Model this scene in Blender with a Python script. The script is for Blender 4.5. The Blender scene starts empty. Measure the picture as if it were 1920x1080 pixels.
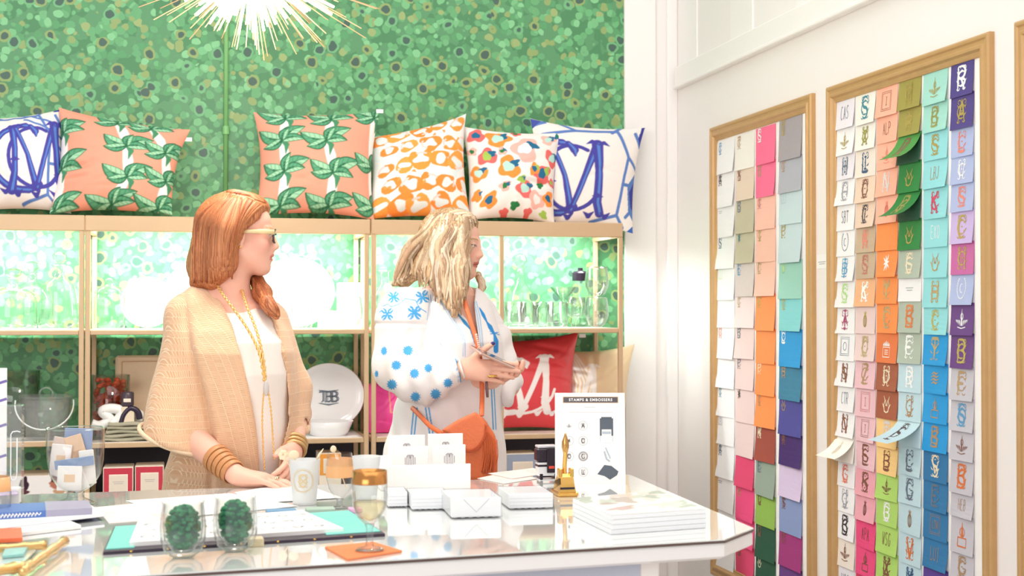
import bpy, math, random
import numpy as np
from mathutils import Matrix, Vector
random.seed(7); RNG = np.random.RandomState(11)
S = bpy.context.scene
# ------------------------------------------------------------------ camera
F = 2600.0
YAW = math.atan((960-358)/F); PITCH = math.atan((579-540)/F)
EYE = np.array([0.0, 0.0, 1.38])
cam = bpy.data.cameras.new('camera'); camo = bpy.data.objects.new('camera', cam); S.collection.objects.link(camo)
cam.sensor_width = 36.0; cam.lens = F*36.0/1920.0
camo.location = EYE; camo.rotation_euler = (math.pi/2+PITCH, 0, -YAW)
cam.dof.use_dof = True; cam.dof.focus_distance = 3.9; cam.dof.aperture_fstop = 5.2
cam.clip_start = 0.05
S.camera = camo
# ------------------------------------------------------------------ world and light
S.view_settings.view_transform = 'Standard'; S.view_settings.look = 'None'
S.view_settings.gamma = 1.0; S.view_settings.use_curve_mapping = False
S.view_settings.exposure = 0.24
w = bpy.data.worlds.new('world'); S.world = w; w.use_nodes = True
bg = w.node_tree.nodes['Background']; bg.inputs[0].default_value = (1.0, 0.975, 0.96, 1); bg.inputs[1].default_value = 0.60
def area(name, loc, target, sx, sy, power, col=(1, 1, 1)):
    l = bpy.data.lights.new(name, 'AREA'); l.shape = 'RECTANGLE'; l.size = sx; l.size_y = sy; l.energy = power; l.color = col
    o = bpy.data.objects.new(name, l); S.collection.objects.link(o); o.location = loc
    o.rotation_euler = (Vector(target)-Vector(loc)).to_track_quat('-Z', 'Y').to_euler()
    return o
area('shop_window_light', (-2.6, -1.2, 2.6), (0.6, 4.2, 1.1), 3.2, 2.4, 80, (1, 0.98, 0.96))
area('ceiling_light', (0.5, 2.6, 3.9), (0.5, 3.2, 0), 3.0, 2.6, 40, (1, 0.97, 0.93))
# ------------------------------------------------------------------ view geometry used to place real things
FWD = np.array([math.sin(YAW)*math.cos(PITCH), math.cos(YAW)*math.cos(PITCH), math.sin(PITCH)])
RT = np.array([math.cos(YAW), -math.sin(YAW), 0.0]); UP = np.cross(RT, FWD)
def ray(px, py): return FWD+RT*((px-960)/F)+UP*((540-py)/F)
def on(px, py, ax, v):
    r = ray(px, py); return EYE+r*((v-EYE[ax])/r[ax])
def P(px, py, d): return EYE+ray(px, py)*d
def proj(V):
    q = V-EYE; z = q@FWD
    return 960+F*(q@RT)/z, 540-F*(q@UP)/z, z
XW = 1.873; YB = 5.2; YS = 4.85; ZT = 0.93
# ------------------------------------------------------------------ mesh helpers
def lin(c):
    if isinstance(c, str):
        c = [int(c[i:i+2], 16)/255 for i in (0, 2, 4)]
    return tuple(((x/12.92) if x <= 0.04045 else ((x+0.055)/1.055)**2.4) for x in c[:3])
class MB:
    def __init__(s): s.v = []; s.f = []; s.m = []; s.M = None; s.mi = 0; s.n = 0
    def add(s, v, f):
        v = np.asarray(v, float).reshape(-1, 3)
        if s.M is not None:
            A = np.array(s.M); v = v@A[:3, :3].T+A[:3, 3]
        o = s.n; s.v.append(v); s.n += len(v)
        s.f += [tuple(i+o for i in q) for q in f]; s.m += [s.mi]*len(f)
        return s
    def box(s, x0, x1, y0, y1, z0, z1, b=0.0):
        if b <= 0:
            v = [(x0, y0, z0), (x1, y0, z0), (x1, y1, z0), (x0, y1, z0), (x0, y0, z1), (x1, y0, z1), (x1, y1, z1), (x0, y1, z1)]
            return s.add(v, [(0, 3, 2, 1), (4, 5, 6, 7), (0, 1, 5, 4), (1, 2, 6, 5), (2, 3, 7, 6), (3, 0, 4, 7)])
        def rr(e, z): return [(x0+e, y0+b, z), (x0+b, y0+e, z), (x1-b, y0+e, z), (x1-e, y0+b, z), (x1-e, y1-b, z), (x1-b, y1-e, z), (x0+b, y1-e, z), (x0+e, y1-b, z)]
        R = [rr(b, z0), rr(0, z0+b), rr(0, z1-b), rr(b, z1)]
        R[0] = [(min(max(x, x0+b), x1-b), min(max(y, y0+b), y1-b), z) for x, y, z in R[0]]
        R[3] = [(min(max(x, x0+b), x1-b), min(max(y, y0+b), y1-b), z) for x, y, z in R[3]]
        return s.loft(R, True, True)
    def loft(s, rings, cap0=False, cap1=False, closed=True):
        n = len(rings[0]); v = [p for r in rings for p in r]; f = []
        for i in range(len(rings)-1):
            for j in range(n if closed else n-1):
                k = (j+1) % n
                f.append((i*n+j, i*n+k, (i+1)*n+k, (i+1)*n+j))
        if cap0: f.append(tuple(range(n-1, -1, -1)))
        if cap1: f.append(tuple((len(rings)-1)*n+j for j in range(n)))
        return s.add(v, f)
    def prism(s, poly, z0, z1):
        return s.loft([[(x, y, z0) for x, y in poly], [(x, y, z1) for x, y in poly]], True, True)
    def lathe(s, prof, c=(0, 0, 0), n=32, sx=1, sy=1):
        a = np.linspace(0, 2*math.pi, n, endpoint=False)
        R = [[(c[0]+r*sx*math.cos(t), c[1]+r*sy*math.sin(t), c[2]+z) for t in a] for r, z in prof]
        return s.loft(R, prof[0][0] > 1e-6 and False, False)
    def tube(s, pts, r, n=8, cap=True, flat=1.0, up=None):
        pts = np.asarray(pts, float); m = len(pts)
        rr = np.broadcast_to(np.asarray(r, float), (m,)) if np.ndim(r) else np.full(m, float(r))
        T = np.gradient(pts, axis=0); T /= np.linalg.norm(T, axis=1)[:, None]+1e-12
        u = np.array(up if up is not None else (0.0, 0.0, 1.0), float)
        if up is None and abs(T[0]@u) > .9: u = np.array([1.0, 0, 0])
        R = []
        for i in range(m):
            u = u-T[i]*(u@T[i]); u /= np.linalg.norm(u)+1e-12; w_ = np.cross(T[i], u)
            R.append([pts[i]+rr[i]*(math.cos(a)*w_+flat*math.sin(a)*u) for a in np.arange(n)*2*math.pi/n])
        return s.loft(R, cap, cap)
    def ball(s, c, r, n=12, k=8):
        r = (r, r, r) if np.isscalar(r) else r
        R = []
        for i in range(k+1):
            t = math.pi*i/k; q = max(math.sin(t), 1e-3)
            R.append([(c[0]+r[0]*q*math.cos(a), c[1]+r[1]*q*math.sin(a), c[2]-r[2]*math.cos(t)) for a in np.arange(n)*2*math.pi/n])
        return s.loft(R, True, True)
def build(name, mb, mats, parent=None, smooth=False, col=None, world=True, angle=None):
    V = np.concatenate(mb.v) if mb.v else np.zeros((0, 3))
    q = parent
    while q is not None and world: V = V-np.array(q.location); q = q.parent
    me = bpy.data.meshes.new(name); me.from_pydata(V.tolist(), [], mb.f)
    mats = mats if isinstance(mats, (list, tuple)) else [mats]
    for m in mats: me.materials.append(m)
    if len(mats) > 1: me.polygons.foreach_set('material_index', mb.m)
    if smooth: me.polygons.foreach_set('use_smooth', [True]*len(me.polygons))
    if col is not None:
        a = me.color_attributes.new('Col', 'FLOAT_COLOR', 'POINT')
        c = np.ones((len(V), 4), np.float32); c[:, :3] = col; a.data.foreach_set('color', c.ravel())
    me.update()
    o = bpy.data.objects.new(name, me); S.collection.objects.link(o)
    if parent is not None: o.parent = parent
    if smooth and angle:
        md = o.modifiers.new('ws', 'EDGE_SPLIT'); md.split_angle = math.radians(angle)
    return o
def thing(name, label, cat, loc=(0, 0, 0), group=None, rotz=0):
    o = bpy.data.objects.new(name, None); S.collection.objects.link(o); o.location = tuple(float(x) for x in loc); o.rotation_euler = (0, 0, rotz)
    o.empty_display_size = 0.05
    return tag(o, label, cat, group)
def tag(o, label, cat, group=None, kind=None):
    if label: o['label'] = label
    if cat: o['category'] = cat
    if group: o['group'] = group
    if kind: o['kind'] = kind
    return o
def struct(o): o['kind'] = 'structure'; return o
# ------------------------------------------------------------------ materials
def newmat(name):
    m = bpy.data.materials.new(name); m.use_nodes = True; nt = m.node_tree
    return m, nt, nt.nodes['Principled BSDF']
def N(nt, t, **k):
    n = nt.nodes.new(t)
    for a, b in k.items():
        if a.startswith('i_'):
            n.inputs[int(a[2:]) if a[2:].isdigit() else a[2:].replace('_', ' ')].default_value = b
        else: setattr(n, a, b)
    return n
_mc = {}
def mat(name, col, rough=0.5, metal=0.0, var=0.04, scale=30.0, bump=0.0, emit=0.0, coat=0.0, sheen=0.0, sss=0.0, spec=0.5, bscale=None):
    if name in _mc: return _mc[name]
    m, nt, b = newmat(name); c = lin(col)
    tc = N(nt, 'ShaderNodeTexCoord'); no = N(nt, 'ShaderNodeTexNoise'); no.inputs['Scale'].default_value = scale
    no.inputs['Detail'].default_value = 3
    nt.links.new(tc.outputs['Object'], no.inputs['Vector'])
    mx = N(nt, 'ShaderNodeMix', data_type='RGBA')
    mx.inputs[6].default_value = (*[x*(1-var) for x in c], 1); mx.inputs[7].default_value = (*[min(1, x*(1+var)) for x in c], 1)
    nt.links.new(no.outputs['Fac'], mx.inputs[0]); nt.links.new(mx.outputs[2], b.inputs['Base Color'])
    b.inputs['Roughness'].default_value = rough; b.inputs['Metallic'].default_value = metal
    b.inputs['Specular IOR Level'].default_value = spec
    if coat: b.inputs['Coat Weight'].default_value = coat; b.inputs['Coat Roughness'].default_value = 0.03
    if sheen: b.inputs['Sheen Weight'].default_value = sheen
    if sss:
        b.inputs['Subsurface Weight'].default_value = sss; b.inputs['Subsurface Radius'].default_value = (0.02, 0.008, 0.004); b.inputs['Subsurface Scale'].default_value = 0.5
    if emit: b.inputs['Emission Color'].default_value = (*c, 1); b.inputs['Emission Strength'].default_value = emit
    if bump:
        bn = N(nt, 'ShaderNodeTexNoise'); bn.inputs['Scale'].default_value = bscale or scale*6
        bp = N(nt, 'ShaderNodeBump'); bp.inputs['Strength'].default_value = bump; bp.inputs['Distance'].default_value = 0.003
        nt.links.new(tc.outputs['Object'], bn.inputs['Vector']); nt.links.new(bn.outputs['Fac'], bp.inputs['Height']); nt.links.new(bp.outputs[0], b.inputs['Normal'])
    _mc[name] = m
    return m
def glassmat(name, tint=(0.985, 1.0, 0.99), refl=1.0, rough=0.0, frost=0.0, edge=0.62):
    if name in _mc: return _mc[name]
    m, nt, b = newmat(name); nt.nodes.remove(b); out = nt.nodes['Material Output']
    tr = N(nt, 'ShaderNodeBsdfTransparent'); tr.inputs[0].default_value = (*tint, 1)
    e2 = N(nt, 'ShaderNodeLayerWeight'); e2.inputs[0].default_value = 0.5; p2 = N(nt, 'ShaderNodeMath', operation='POWER'); p2.inputs[1].default_value = 2.2; nt.links.new(e2.outputs['Facing'], p2.inputs[0])
    em = N(nt, 'ShaderNodeMix', data_type='RGBA'); em.inputs[6].default_value = (*tint, 1); em.inputs[7].default_value = (tint[0]*edge, tint[1]*edge, tint[2]*edge*1.01, 1); nt.links.new(p2.outputs[0], em.inputs[0]); nt.links.new(em.outputs[2], tr.inputs[0])
    gl = N(nt, 'ShaderNodeBsdfGlossy'); gl.inputs['Roughness'].default_value = rough
    lw = N(nt, 'ShaderNodeLayerWeight'); lw.inputs[0].default_value = 0.5
    pw = N(nt, 'ShaderNodeMath', operation='POWER'); pw.inputs[1].default_value = 3.5; nt.links.new(lw.outputs['Facing'], pw.inputs[0])
    mu = N(nt, 'ShaderNodeMath', operation='MULTIPLY_ADD'); mu.inputs[1].default_value = 0.75*refl; mu.inputs[2].default_value = 0.045*refl; mu.use_clamp = True
    mx = N(nt, 'ShaderNodeMixShader'); nt.links.new(pw.outputs[0], mu.inputs[0]); nt.links.new(mu.outputs[0], mx.inputs[0])
    nt.links.new(tr.outputs[0], mx.inputs[1]); nt.links.new(gl.outputs[0], mx.inputs[2]); last = mx
    if frost:
        df = N(nt, 'ShaderNodeBsdfPrincipled'); df.inputs['Base Color'].default_value = (0.93, 0.95, 0.95, 1); df.inputs['Roughness'].default_value = 0.5
        m2 = N(nt, 'ShaderNodeMixShader'); m2.inputs[0].default_value = frost
        nt.links.new(mx.outputs[0], m2.inputs[1]); nt.links.new(df.outputs[0], m2.inputs[2]); last = m2
    nt.links.new(last.outputs[0], out.inputs[0]); _mc[name] = m
    return m
def colmat(name, rough=0.85, sheen=0.0, bump=0.25, bscale=900.0, sss=0.0, stripe=None, spec=0.3):
    """base colour from the mesh's colour attribute (printed or dyed pattern), fine weave bump"""
    if name in _mc: return _mc[name]
    m, nt, b = newmat(name)
    at = N(nt, 'ShaderNodeVertexColor', layer_name='Col'); tc = N(nt, 'ShaderNodeTexCoord')
    nt.links.new(at.outputs[0], b.inputs['Base Color'])
    b.inputs['Roughness'].default_value = rough; b.inputs['Specular IOR Level'].default_value = spec
    if sheen: b.inputs['Sheen Weight'].default_value = sheen
    if sss:
        b.inputs['Subsurface Weight'].default_value = sss; b.inputs['Subsurface Radius'].default_value = (0.02, 0.009, 0.005); b.inputs['Subsurface Scale'].default_value = 0.4
    bn = N(nt, 'ShaderNodeTexNoise'); bn.inputs['Scale'].default_value = bscale
    bp = N(nt, 'ShaderNodeBump'); bp.inputs['Strength'].default_value = bump; bp.inputs['Distance'].default_value = 0.001
    nt.links.new(tc.outputs['Object'], bn.inputs['Vector']); nt.links.new(bn.outputs['Fac'], bp.inputs['Height']); nt.links.new(bp.outputs[0], b.inputs['Normal'])
    _mc[name] = m
    return m
M_white = mat('white_paint', 'F7F3F0', 0.45, var=0.01, scale=3)
M_wallw = mat('wall_white', 'F4EEEB', 0.55, var=0.012, scale=2)
M_gold = mat('brass_powder', 'D1B28E', 0.42, 0.2, var=0.05, scale=12)
M_frame = mat('gilt_wood', 'C59C68', 0.42, 0.15, var=0.10, scale=25)
M_gold2 = mat('polished_gold', 'F0BE6A', 0.12, 1.0, var=0.05)
M_board = mat('shelf_board', 'EEE6DA', 0.3, var=0.02)
M_paper = mat('paper_white', 'FAF8F6', 0.6, var=0.01)
M_cream = mat('paper_cream', 'F3E7D6', 0.6, var=0.02)
M_china = mat('white_china', 'F6F6F8', 0.18, var=0.01, coat=0.5)
M_black = mat('black_plastic', '241628', 0.3, var=0.05)
M_dark = mat('dark_ink', '2A2A30', 0.6)
M_glass = glassmat('clear_glass', refl=1.5)
M_acryl = glassmat('acrylic', (0.985, 0.99, 0.99), refl=.8, frost=.10, edge=.8)
M_clear = glassmat('clear_box_plastic', (0.99, 0.99, 0.995), refl=.45, edge=.85)
M_frost = glassmat('frosted_plastic', (0.97, 0.97, 0.97), frost=0.55, rough=0.25)
# ------------------------------------------------------------------ canvas for printed patterns (u right, v up, both 0..1)
class Canvas:
    def __init__(s, n, base, asp=1.0):
        s.n = n; g = np.linspace(0, 1, n); s.U, s.V = np.meshgrid(g, g); s.c = np.zeros((n, n, 3)); s.c[:] = lin(base); s.aa = 1.2/n
    def mix(s, a, col):
        a = np.clip(a, 0, 1)[..., None]; s.c = s.c*(1-a)+np.array(lin(col))*a
    def stroke(s, pts, wd, col):
        pts = np.asarray(pts, float); k = len(pts); wd = np.broadcast_to(np.asarray(wd, float), (k,)) if np.ndim(wd) else np.full(k, wd)
        best = np.full(s.U.shape, 9.0)
        for i in range(k-1):
            a, b = pts[i], pts[i+1]; d = b-a; L = d@d+1e-12
            t = np.clip(((s.U-a[0])*d[0]+(s.V-a[1])*d[1])/L, 0, 1)
            best = np.minimum(best, np.hypot(s.U-a[0]-t*d[0], s.V-a[1]-t*d[1])-(wd[i]*(1-t)+wd[i+1]*t))
        s.mix(0.5-best/s.aa/1.0, col)
    def ell(s, cx, cy, rx, ry, col, rot=0.0, wob=0.0, ph=0.0):
        X = s.U-cx; Y = s.V-cy; c, q = math.cos(rot), math.sin(rot); x = (X*c+Y*q)/rx; y = (-X*q+Y*c)/ry
        r = np.hypot(x, y); th = np.arctan2(y, x); lim = 1+wob*np.sin(3*th+ph)+0.6*wob*np.sin(5*th+2*ph)
        s.mix(0.5-(r-lim)*min(rx, ry)/s.aa, col)
    def poly(s, pts, col):
        pts = np.asarray(pts, float); ins = np.zeros(s.U.shape, bool)
        for i in range(len(pts)):
            (x0, y0), (x1, y1) = pts[i-1], pts[i]
            c = ((y0 > s.V) != (y1 > s.V)); ins ^= c & (s.U < (x1-x0)*(s.V-y0)/(y1-y0+1e-12)+x0)
        s.mix(ins.astype(float), col)
def arc(cx, cy, rx, ry, a0, a1, n=14):
    t = np.radians(np.linspace(a0, a1, n)); return [(cx+rx*math.cos(x), cy+ry*math.sin(x)) for x in t]
# stroke letters in a 0..1 box (used for card emblems, cushions and china)
GL = {
 'A': [[(0, 0), (.5, 1), (1, 0)], [(.2, .38), (.8, .38)]], 'B': [[(0, 0), (0, 1)], [(0, 1)]+arc(.45, .76, .45, .24, 90, -90, 8)+[(0, .52)], [(0, .52)]+arc(.5, .26, .5, .26, 90, -90, 8)+[(0, 0)]],
 'C': [arc(.55, .5, .55, .5, 50, 310, 16)], 'D': [[(0, 0), (0, 1)], [(0, 1)]+arc(.3, .5, .7, .5, 90, -90, 12)+[(0, 0)]],
 'E': [[(1, 1), (0, 1), (0, 0), (1, 0)], [(0, .5), (.75, .5)]], 'F': [[(1, 1), (0, 1), (0, 0)], [(0, .5), (.75, .5)]],
 'G': [arc(.55, .5, .55, .5, 50, 330, 16)+[(1, .45), (.6, .45)]], 'H': [[(0, 0), (0, 1)], [(1, 0), (1, 1)], [(0, .5), (1, .5)]],
 'I': [[(.5, 0), (.5, 1)], [(.3, 0), (.7, 0)], [(.3, 1), (.7, 1)]], 'J': [[(.8, 1), (.8, .25)]+arc(.45, .25, .35, .25, 0, -170, 8)],
 'K': [[(0, 0), (0, 1)], [(1, 1), (.05, .45)], [(.3, .6), (1, 0)]], 'L': [[(0, 1), (0, 0), (.9, 0), (.9, .15)]],
 'M': [[(0, 0), (.08, 1), (.5, .15), (.92, 1), (1, 0)]], 'N': [[(0, 0), (0, 1), (1, 0), (1, 1)]], 'O': [arc(.5, .5, .5, .5, 0, 360, 20)],
 'P': [[(0, 0), (0, 1)], [(0, 1)]+arc(.5, .75, .5, .25, 90, -90, 8)+[(0, .5)]], 'Q': [arc(.5, .5, .5, .5, 0, 360, 20), [(.6, .3), (1, -.05)]],
 'R': [[(0, 0), (0, 1)], [(0, 1)]+arc(.5, .75, .5, .25, 90, -90, 8)+[(0, .5)], [(.4, .5), (1, 0)]],
 'S': [arc(.5, .75, .45, .25, 30, 270, 10)+arc(.5, .25, .45, .25, 90, -150, 10)], 'T': [[(.5, 0), (.5, 1)], [(0, .88), (0, 1), (1, 1), (1, .88)]],
 'U': [[(0, 1), (0, .35)]+arc(.5, .35, .5, .35, 180, 360, 10)+[(1, 1)]], 'V': [[(0, 1), (.5, 0), (1, 1)]], 'W': [[(0, 1), (.25, 0), (.5, .8), (.75, 0), (1, 1)]],
 'X': [[(0, 0), (1, 1)], [(0, 1), (1, 0)]], 'Y': [[(0, 1), (.5, .5), (1, 1)], [(.5, .5), (.5, 0)]], 'Z': [[(0, 1), (1, 1), (0, 0), (1, 0)]], '&': [arc(.45, .78, .25, .22, -60, 220, 9)+[(1, 0)], [(.25, .62)]+arc(.4, .25, .4, .25, 120, 330, 9)+[(1, .5)]],
}
def ribbon(mb, pts, wd, org, ex, ey, nrm=None, off=0.0):
    """flat inked stroke on a surface: pts in surface units, org/ex/ey the surface frame"""
    pts = np.asarray(pts, float); k = len(pts)
    wd = np.asarray(wd, float) if np.ndim(wd) else np.full(k, wd)
    T = np.gradient(pts, axis=0); L = np.hypot(T[:, 0], T[:, 1])+1e-9; nx = -T[:, 1]/L; ny = T[:, 0]/L
    A = np.stack([pts[:, 0]+nx*wd, pts[:, 1]+ny*wd], 1); B = np.stack([pts[:, 0]-nx*wd, pts[:, 1]-ny*wd], 1)
    org = np.array(org, float); ex = np.array(ex, float); ey = np.array(ey, float)
    nn = np.cross(ex, ey); nn /= np.linalg.norm(nn)+1e-12
    v = [org+ex*a[0]+ey*a[1]+nn*off for a in A]+[org+ex*b[0]+ey*b[1]+nn*off for b in B]
    mb.add(v, [(i, k+i, k+i+1, i+1) for i in range(k-1)])
# ================================================================== the room
def wallpaper():
    m, nt, b = newmat('green_dotted_wallpaper'); L = nt.links.new
    tc = N(nt, 'ShaderNodeTexCoord')
    dn = N(nt, 'ShaderNodeTexNoise'); dn.inputs['Scale'].default_value = 22; L(tc.outputs['Object'], dn.inputs['Vector'])
    ad = N(nt, 'ShaderNodeMix', data_type='RGBA', blend_type='LINEAR_LIGHT'); ad.inputs[0].default_value = 0.012
    L(tc.outputs['Object'], ad.inputs[6]); L(dn.outputs['Color'], ad.inputs[7])
    fl = N(nt, 'ShaderNodeVectorMath', operation='MULTIPLY'); fl.inputs[1].default_value = (1, 0, 1); L(ad.outputs[2], fl.inputs[0])
    def ramp(src, stops, interp='CONSTANT'):
        r = N(nt, 'ShaderNodeValToRGB'); r.color_ramp.interpolation = interp
        e = r.color_ramp.elements
        while len(e) < len(stops): e.new(0.5)
        for q, (p, c) in zip(e, stops): q.position = p; q.color = (*lin(c), 1)
        L(src, r.inputs[0]); return r.outputs[0]
    def cells(sc, off):
        mp = N(nt, 'ShaderNodeVectorMath', operation='ADD'); mp.inputs[1].default_value = (off, 0, off*1.7); L(fl.outputs[0], mp.inputs[0])
        v = N(nt, 'ShaderNodeTexVoronoi', voronoi_dimensions='3D', feature='F1'); v.inputs['Scale'].default_value = sc; v.inputs['Randomness'].default_value = 0.9
        L(mp.outputs[0], v.inputs['Vector']); sp = N(nt, 'ShaderNodeSeparateColor'); L(v.outputs['Color'], sp.inputs[0])
        return v.outputs['Distance'], sp.outputs[0], sp.outputs[1]
    def step(src, a, bb):
        r = N(nt, 'ShaderNodeMapRange', interpolation_type='SMOOTHSTEP'); r.inputs[1].default_value = a; r.inputs[2].default_value = bb; r.inputs[3].default_value = 1; r.inputs[4].default_value = 0
        L(src, r.inputs[0]); return r.outputs[0]
    def mul(a, c):
        q = N(nt, 'ShaderNodeMath', operation='MULTIPLY'); L(a, q.inputs[0]); L(c, q.inputs[1]); return q.outputs[0]
    def over(base, col, fac):
        q = N(nt, 'ShaderNodeMix', data_type='RGBA'); L(fac, q.inputs[0]); L(base, q.inputs[6])
        if isinstance(col, str): q.inputs[7].default_value = (*lin(col), 1)
        else: L(col, q.inputs[7])
        return q.outputs[2]
    d0, c0, _ = cells(24, 3.3)
    base = ramp(c0, [(0, '4C8A5C'), (.5, '5A9668')])
    d1, c1, _ = cells(31, 0.0)
    base = over(base, ramp(c1, [(0, '66AC74'), (.3, '589E68'), (.5, '76BC82'), (.74, '90A86A'), (.86, '64AA74')]), step(d1, .46, .54))
    d2, c2, e2 = cells(27, 7.1)
    base = over(base, ramp(c2, [(0, '84C890'), (.35, '6AB47A'), (.66, '9AB072'), (.82, '76BE86')]), mul(step(d2, .38, .45), step(e2, .52, .53)))
    d3, c3, e3 = cells(18.5, 1.9)
    base = over(base, ramp(c3, [(0, '8FA868'), (.5, '70B47E')]), mul(step(d3, .40, .45), step(e3, .70, .71)))
    base = over(base, '456458', mul(step(d3, .26, .31), step(e3, .44, .45)))
    L(base, b.inputs['Base Color']); b.inputs['Roughness'].default_value = 0.42
    b.inputs['Specular IOR Level'].default_value = 0.5
    return m
WX = 1.6556
o = build('wall_back', MB().box(-2.6, WX, YB, YB+.12, 0, 3.6), wallpaper()); struct(o)
mb = MB().box(WX, XW+.12, YB, YB+.12, 0, 3.6)
o = build('wall_corner', mb, M_wallw); struct(o)
o = build('trim_1', MB().box(WX, 1.785, YB-.012, YB, 0, 3.6, .003), M_white); struct(o)
o = build('trim_2', MB().box(1.83, XW, YB-.02, YB, 0, 3.6, .004), M_white); struct(o)
o = build('wall_right', MB().box(XW, XW+.12, -.5, YB, 0, 3.6), M_wallw); struct(o)
mb = MB().box(XW-.022, XW, -.5, 5.16, 2.249, 2.33, .004); mb.box(XW-.03, XW, -.5, 5.16, 2.243, 2.256, .003)
o = build('trim_3', mb, M_white); struct(o)
for i, (a, c) in enumerate([(4.955, 5.16), (4.42, 4.62), (3.88, 4.07), (3.3, 3.5), (2.7, 2.9)]):
    o = build('trim_%d' % (i+4), MB().box(XW-.006, XW, a, c, 2.33, 3.6, .002), M_white); struct(o)
def floor_mat():
    m, nt, b = newmat('pale_floor'); tc = N(nt, 'ShaderNodeTexCoord'); br = N(nt, 'ShaderNodeTexBrick')
    br.inputs['Scale'].default_value = 1.2; br.inputs['Color1'].default_value = (*lin('DCD4CC'), 1); br.inputs['Color2'].default_value = (*lin('D2C9C0'), 1); br.inputs['Mortar'].default_value = (*lin('B8AEA6'), 1); br.inputs['Mortar Size'].default_value = .008
    nt.links.new(tc.outputs['Object'], br.inputs['Vector']); nt.links.new(br.outputs[0], b.inputs['Base Color']); b.inputs['Roughness'].default_value = .35
    return m
o = build('floor', MB().box(-3.2, XW+.12, -1.5, YB+.12, -.05, 0), floor_mat()); struct(o)
o = build('baseboard_right', MB().box(XW-.018, XW, -.5, YB-.02, 0, .14, .004), M_white); struct(o)
# green painted conduit on the wallpaper
t = thing('wall_conduit', 'thin green painted conduit running down the dotted wallpaper', 'pipe', (.123, YB-.012, 1.70))
build('pipe', MB().tube([(.123, YB-.012, 1.705), (.123, YB-.012, 3.55)], .0085, 12), mat('green_conduit', '86C47E', .4, var=.03), t, True)
build('coupling', MB().lathe([(0, 0), (.013, 0), (.013, .03), (0, .03)], (.123, YB-.013, 2.02), 14), mat('green_conduit', '5FA45C'), t, True, angle=40)
# ================================================================== brass shelving units
def unit(x0, x1, label, mid=None, hi=.912, back=True):
    t = thing('shelving_unit', label, 'shelves', ((x0+x1)/2, YS+.16, 0), 'brass shelving units along the wallpaper')
    build('top_rail', MB().box(x0-(0 if x0 < -1 else .0017), x1+(.0047 if x1 < 1 else 0)-(.0030 if x1 < 0 else 0), YS, YS+.024, 1.641, 1.694, .003), M_gold, t)
    build('top_panel', MB().box(x0+.001, x1-.001, YS+.024, YS+.34, 1.683, 1.694, .001), M_gold, t)
    for x in (x0+.001, x1-.0175): build('side_rail', MB().box(x, x+.0165, YS+.024, YS+.34, 1.641, 1.683), M_gold, t)
    pw = .0165
    xs = [x0, x1-pw]
    for x in xs:
        for y in (YS, YS+.32): build('post', MB().box(x, x+pw, y, y+.017, 0, 1.641, .002), M_gold, t)
        for z in (1.292, hi, .60): build('side_rail', MB().box(x, x+pw, YS+.017, YS+.32, z, z+.016), M_gold, t)
    if mid: build('post', MB().box(mid, mid+.0155, YS, YS+.017, 0, 1.641, .002), M_gold, t)
    for z in (1.292, hi, .60):
        s = build('shelf', MB().box(x0+pw, x1-pw, YS+.002, YS+.336, z, z+.0165, .002), M_gold, t)
        build('shelf_top', MB().box(x0+pw+.004, x1-pw-.004, YS+.006, YS+.33, z+.0165, z+.0185), M_board, s)
    if back: build('back_or_shade_panel', MB().box(x0+pw, x1-pw, YS+.33, YS+.338, 0, hi-.004), mat('shade_panel', '1E1426', .5, scale=9, var=.2), t)  # added near-black panel, stands in for the shade below the lower shelf
    s = build('light_strip', MB().box(x0+.03, x1-.03, YS+.15, YS+.175, 1.677, 1.683), mat('led_strip', 'FFFFFF', emit=3), t); s['label'] = 'glowing strip light'
    area('shelf_light', ((x0+x1)/2, YS+.163, 1.674), ((x0+x1)/2, YS+.26, 1.0), x1-x0-.08, .03, 10*(x1-x0), (.88, 1, 1))
    return t
unit(-1.30, -.349, 'brass shelving unit holding decanters and ice bucket at far left', hi=.921, back=False)
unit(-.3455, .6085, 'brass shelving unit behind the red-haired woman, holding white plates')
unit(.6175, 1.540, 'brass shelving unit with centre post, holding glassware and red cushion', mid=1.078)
# ================================================================== gilt frames with hanging cards
def picframe(y0, y1, z0, z1, label):
    """y0 > y1: far and near edge on the right wall"""
    t = thing('picture_frame', label, 'frame', (XW, (y0+y1)/2, z0), 'tall gilt frames of swatch cards')
    prof = [(0, 0), (0, .014), (.005, .018), (.011, .018), (.015, .014), (.023, .015), (.028, .019), (.034, .019), (.039, .012), (.046, .009), (.049, .010), (.052, .008), (.052, 0)]
    cs = [(y0, z0, -1, 1), (y1, z0, 1, 1), (y1, z1, 1, -1), (y0, z1, -1, -1)]
    nm = ['bottom_rail', 'near_stile', 'top_rail', 'far_stile']
    for i in range(4):
        a, c = cs[i], cs[(i+1) % 4]
        mb = MB().loft([[(XW-h, q[0]+q[2]*d, q[1]+q[3]*d) for d, h in prof] for q in (a, c)], True, True)
        build(nm[i], mb, M_frame, t)
    build('backing', MB().box(XW-.0035, XW-.0005, y1+.01, y0-.01, z0+.01, z1-.01), mat('backing_board', 'FBF7F4', .6), t)
    return t
Z1 = 2.044; Z0 = .409
picframe(4.80, 3.942, Z0, Z1, 'tall gilt frame nearer the corner, holding four columns of swatch cards')
picframe(3.84, 2.966, Z0, Z1, 'tall gilt frame with six columns of monogrammed cards')
picframe(2.862, 1.99, Z0, Z1, 'gilt frame cut off by the right edge of the photo')
t = thing('wall_notice', 'small white notice with faint print between the two gilt frames', 'sign', (XW, 3.905, 1.50))
p0 = on(1532, 478, 0, XW); p1 = on(1553, 503, 0, XW)
build('notice_sheet', MB().box(XW-.0015, XW, p1[1], p0[1], p1[2], p0[2]), M_paper, t)
mb = MB()
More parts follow.
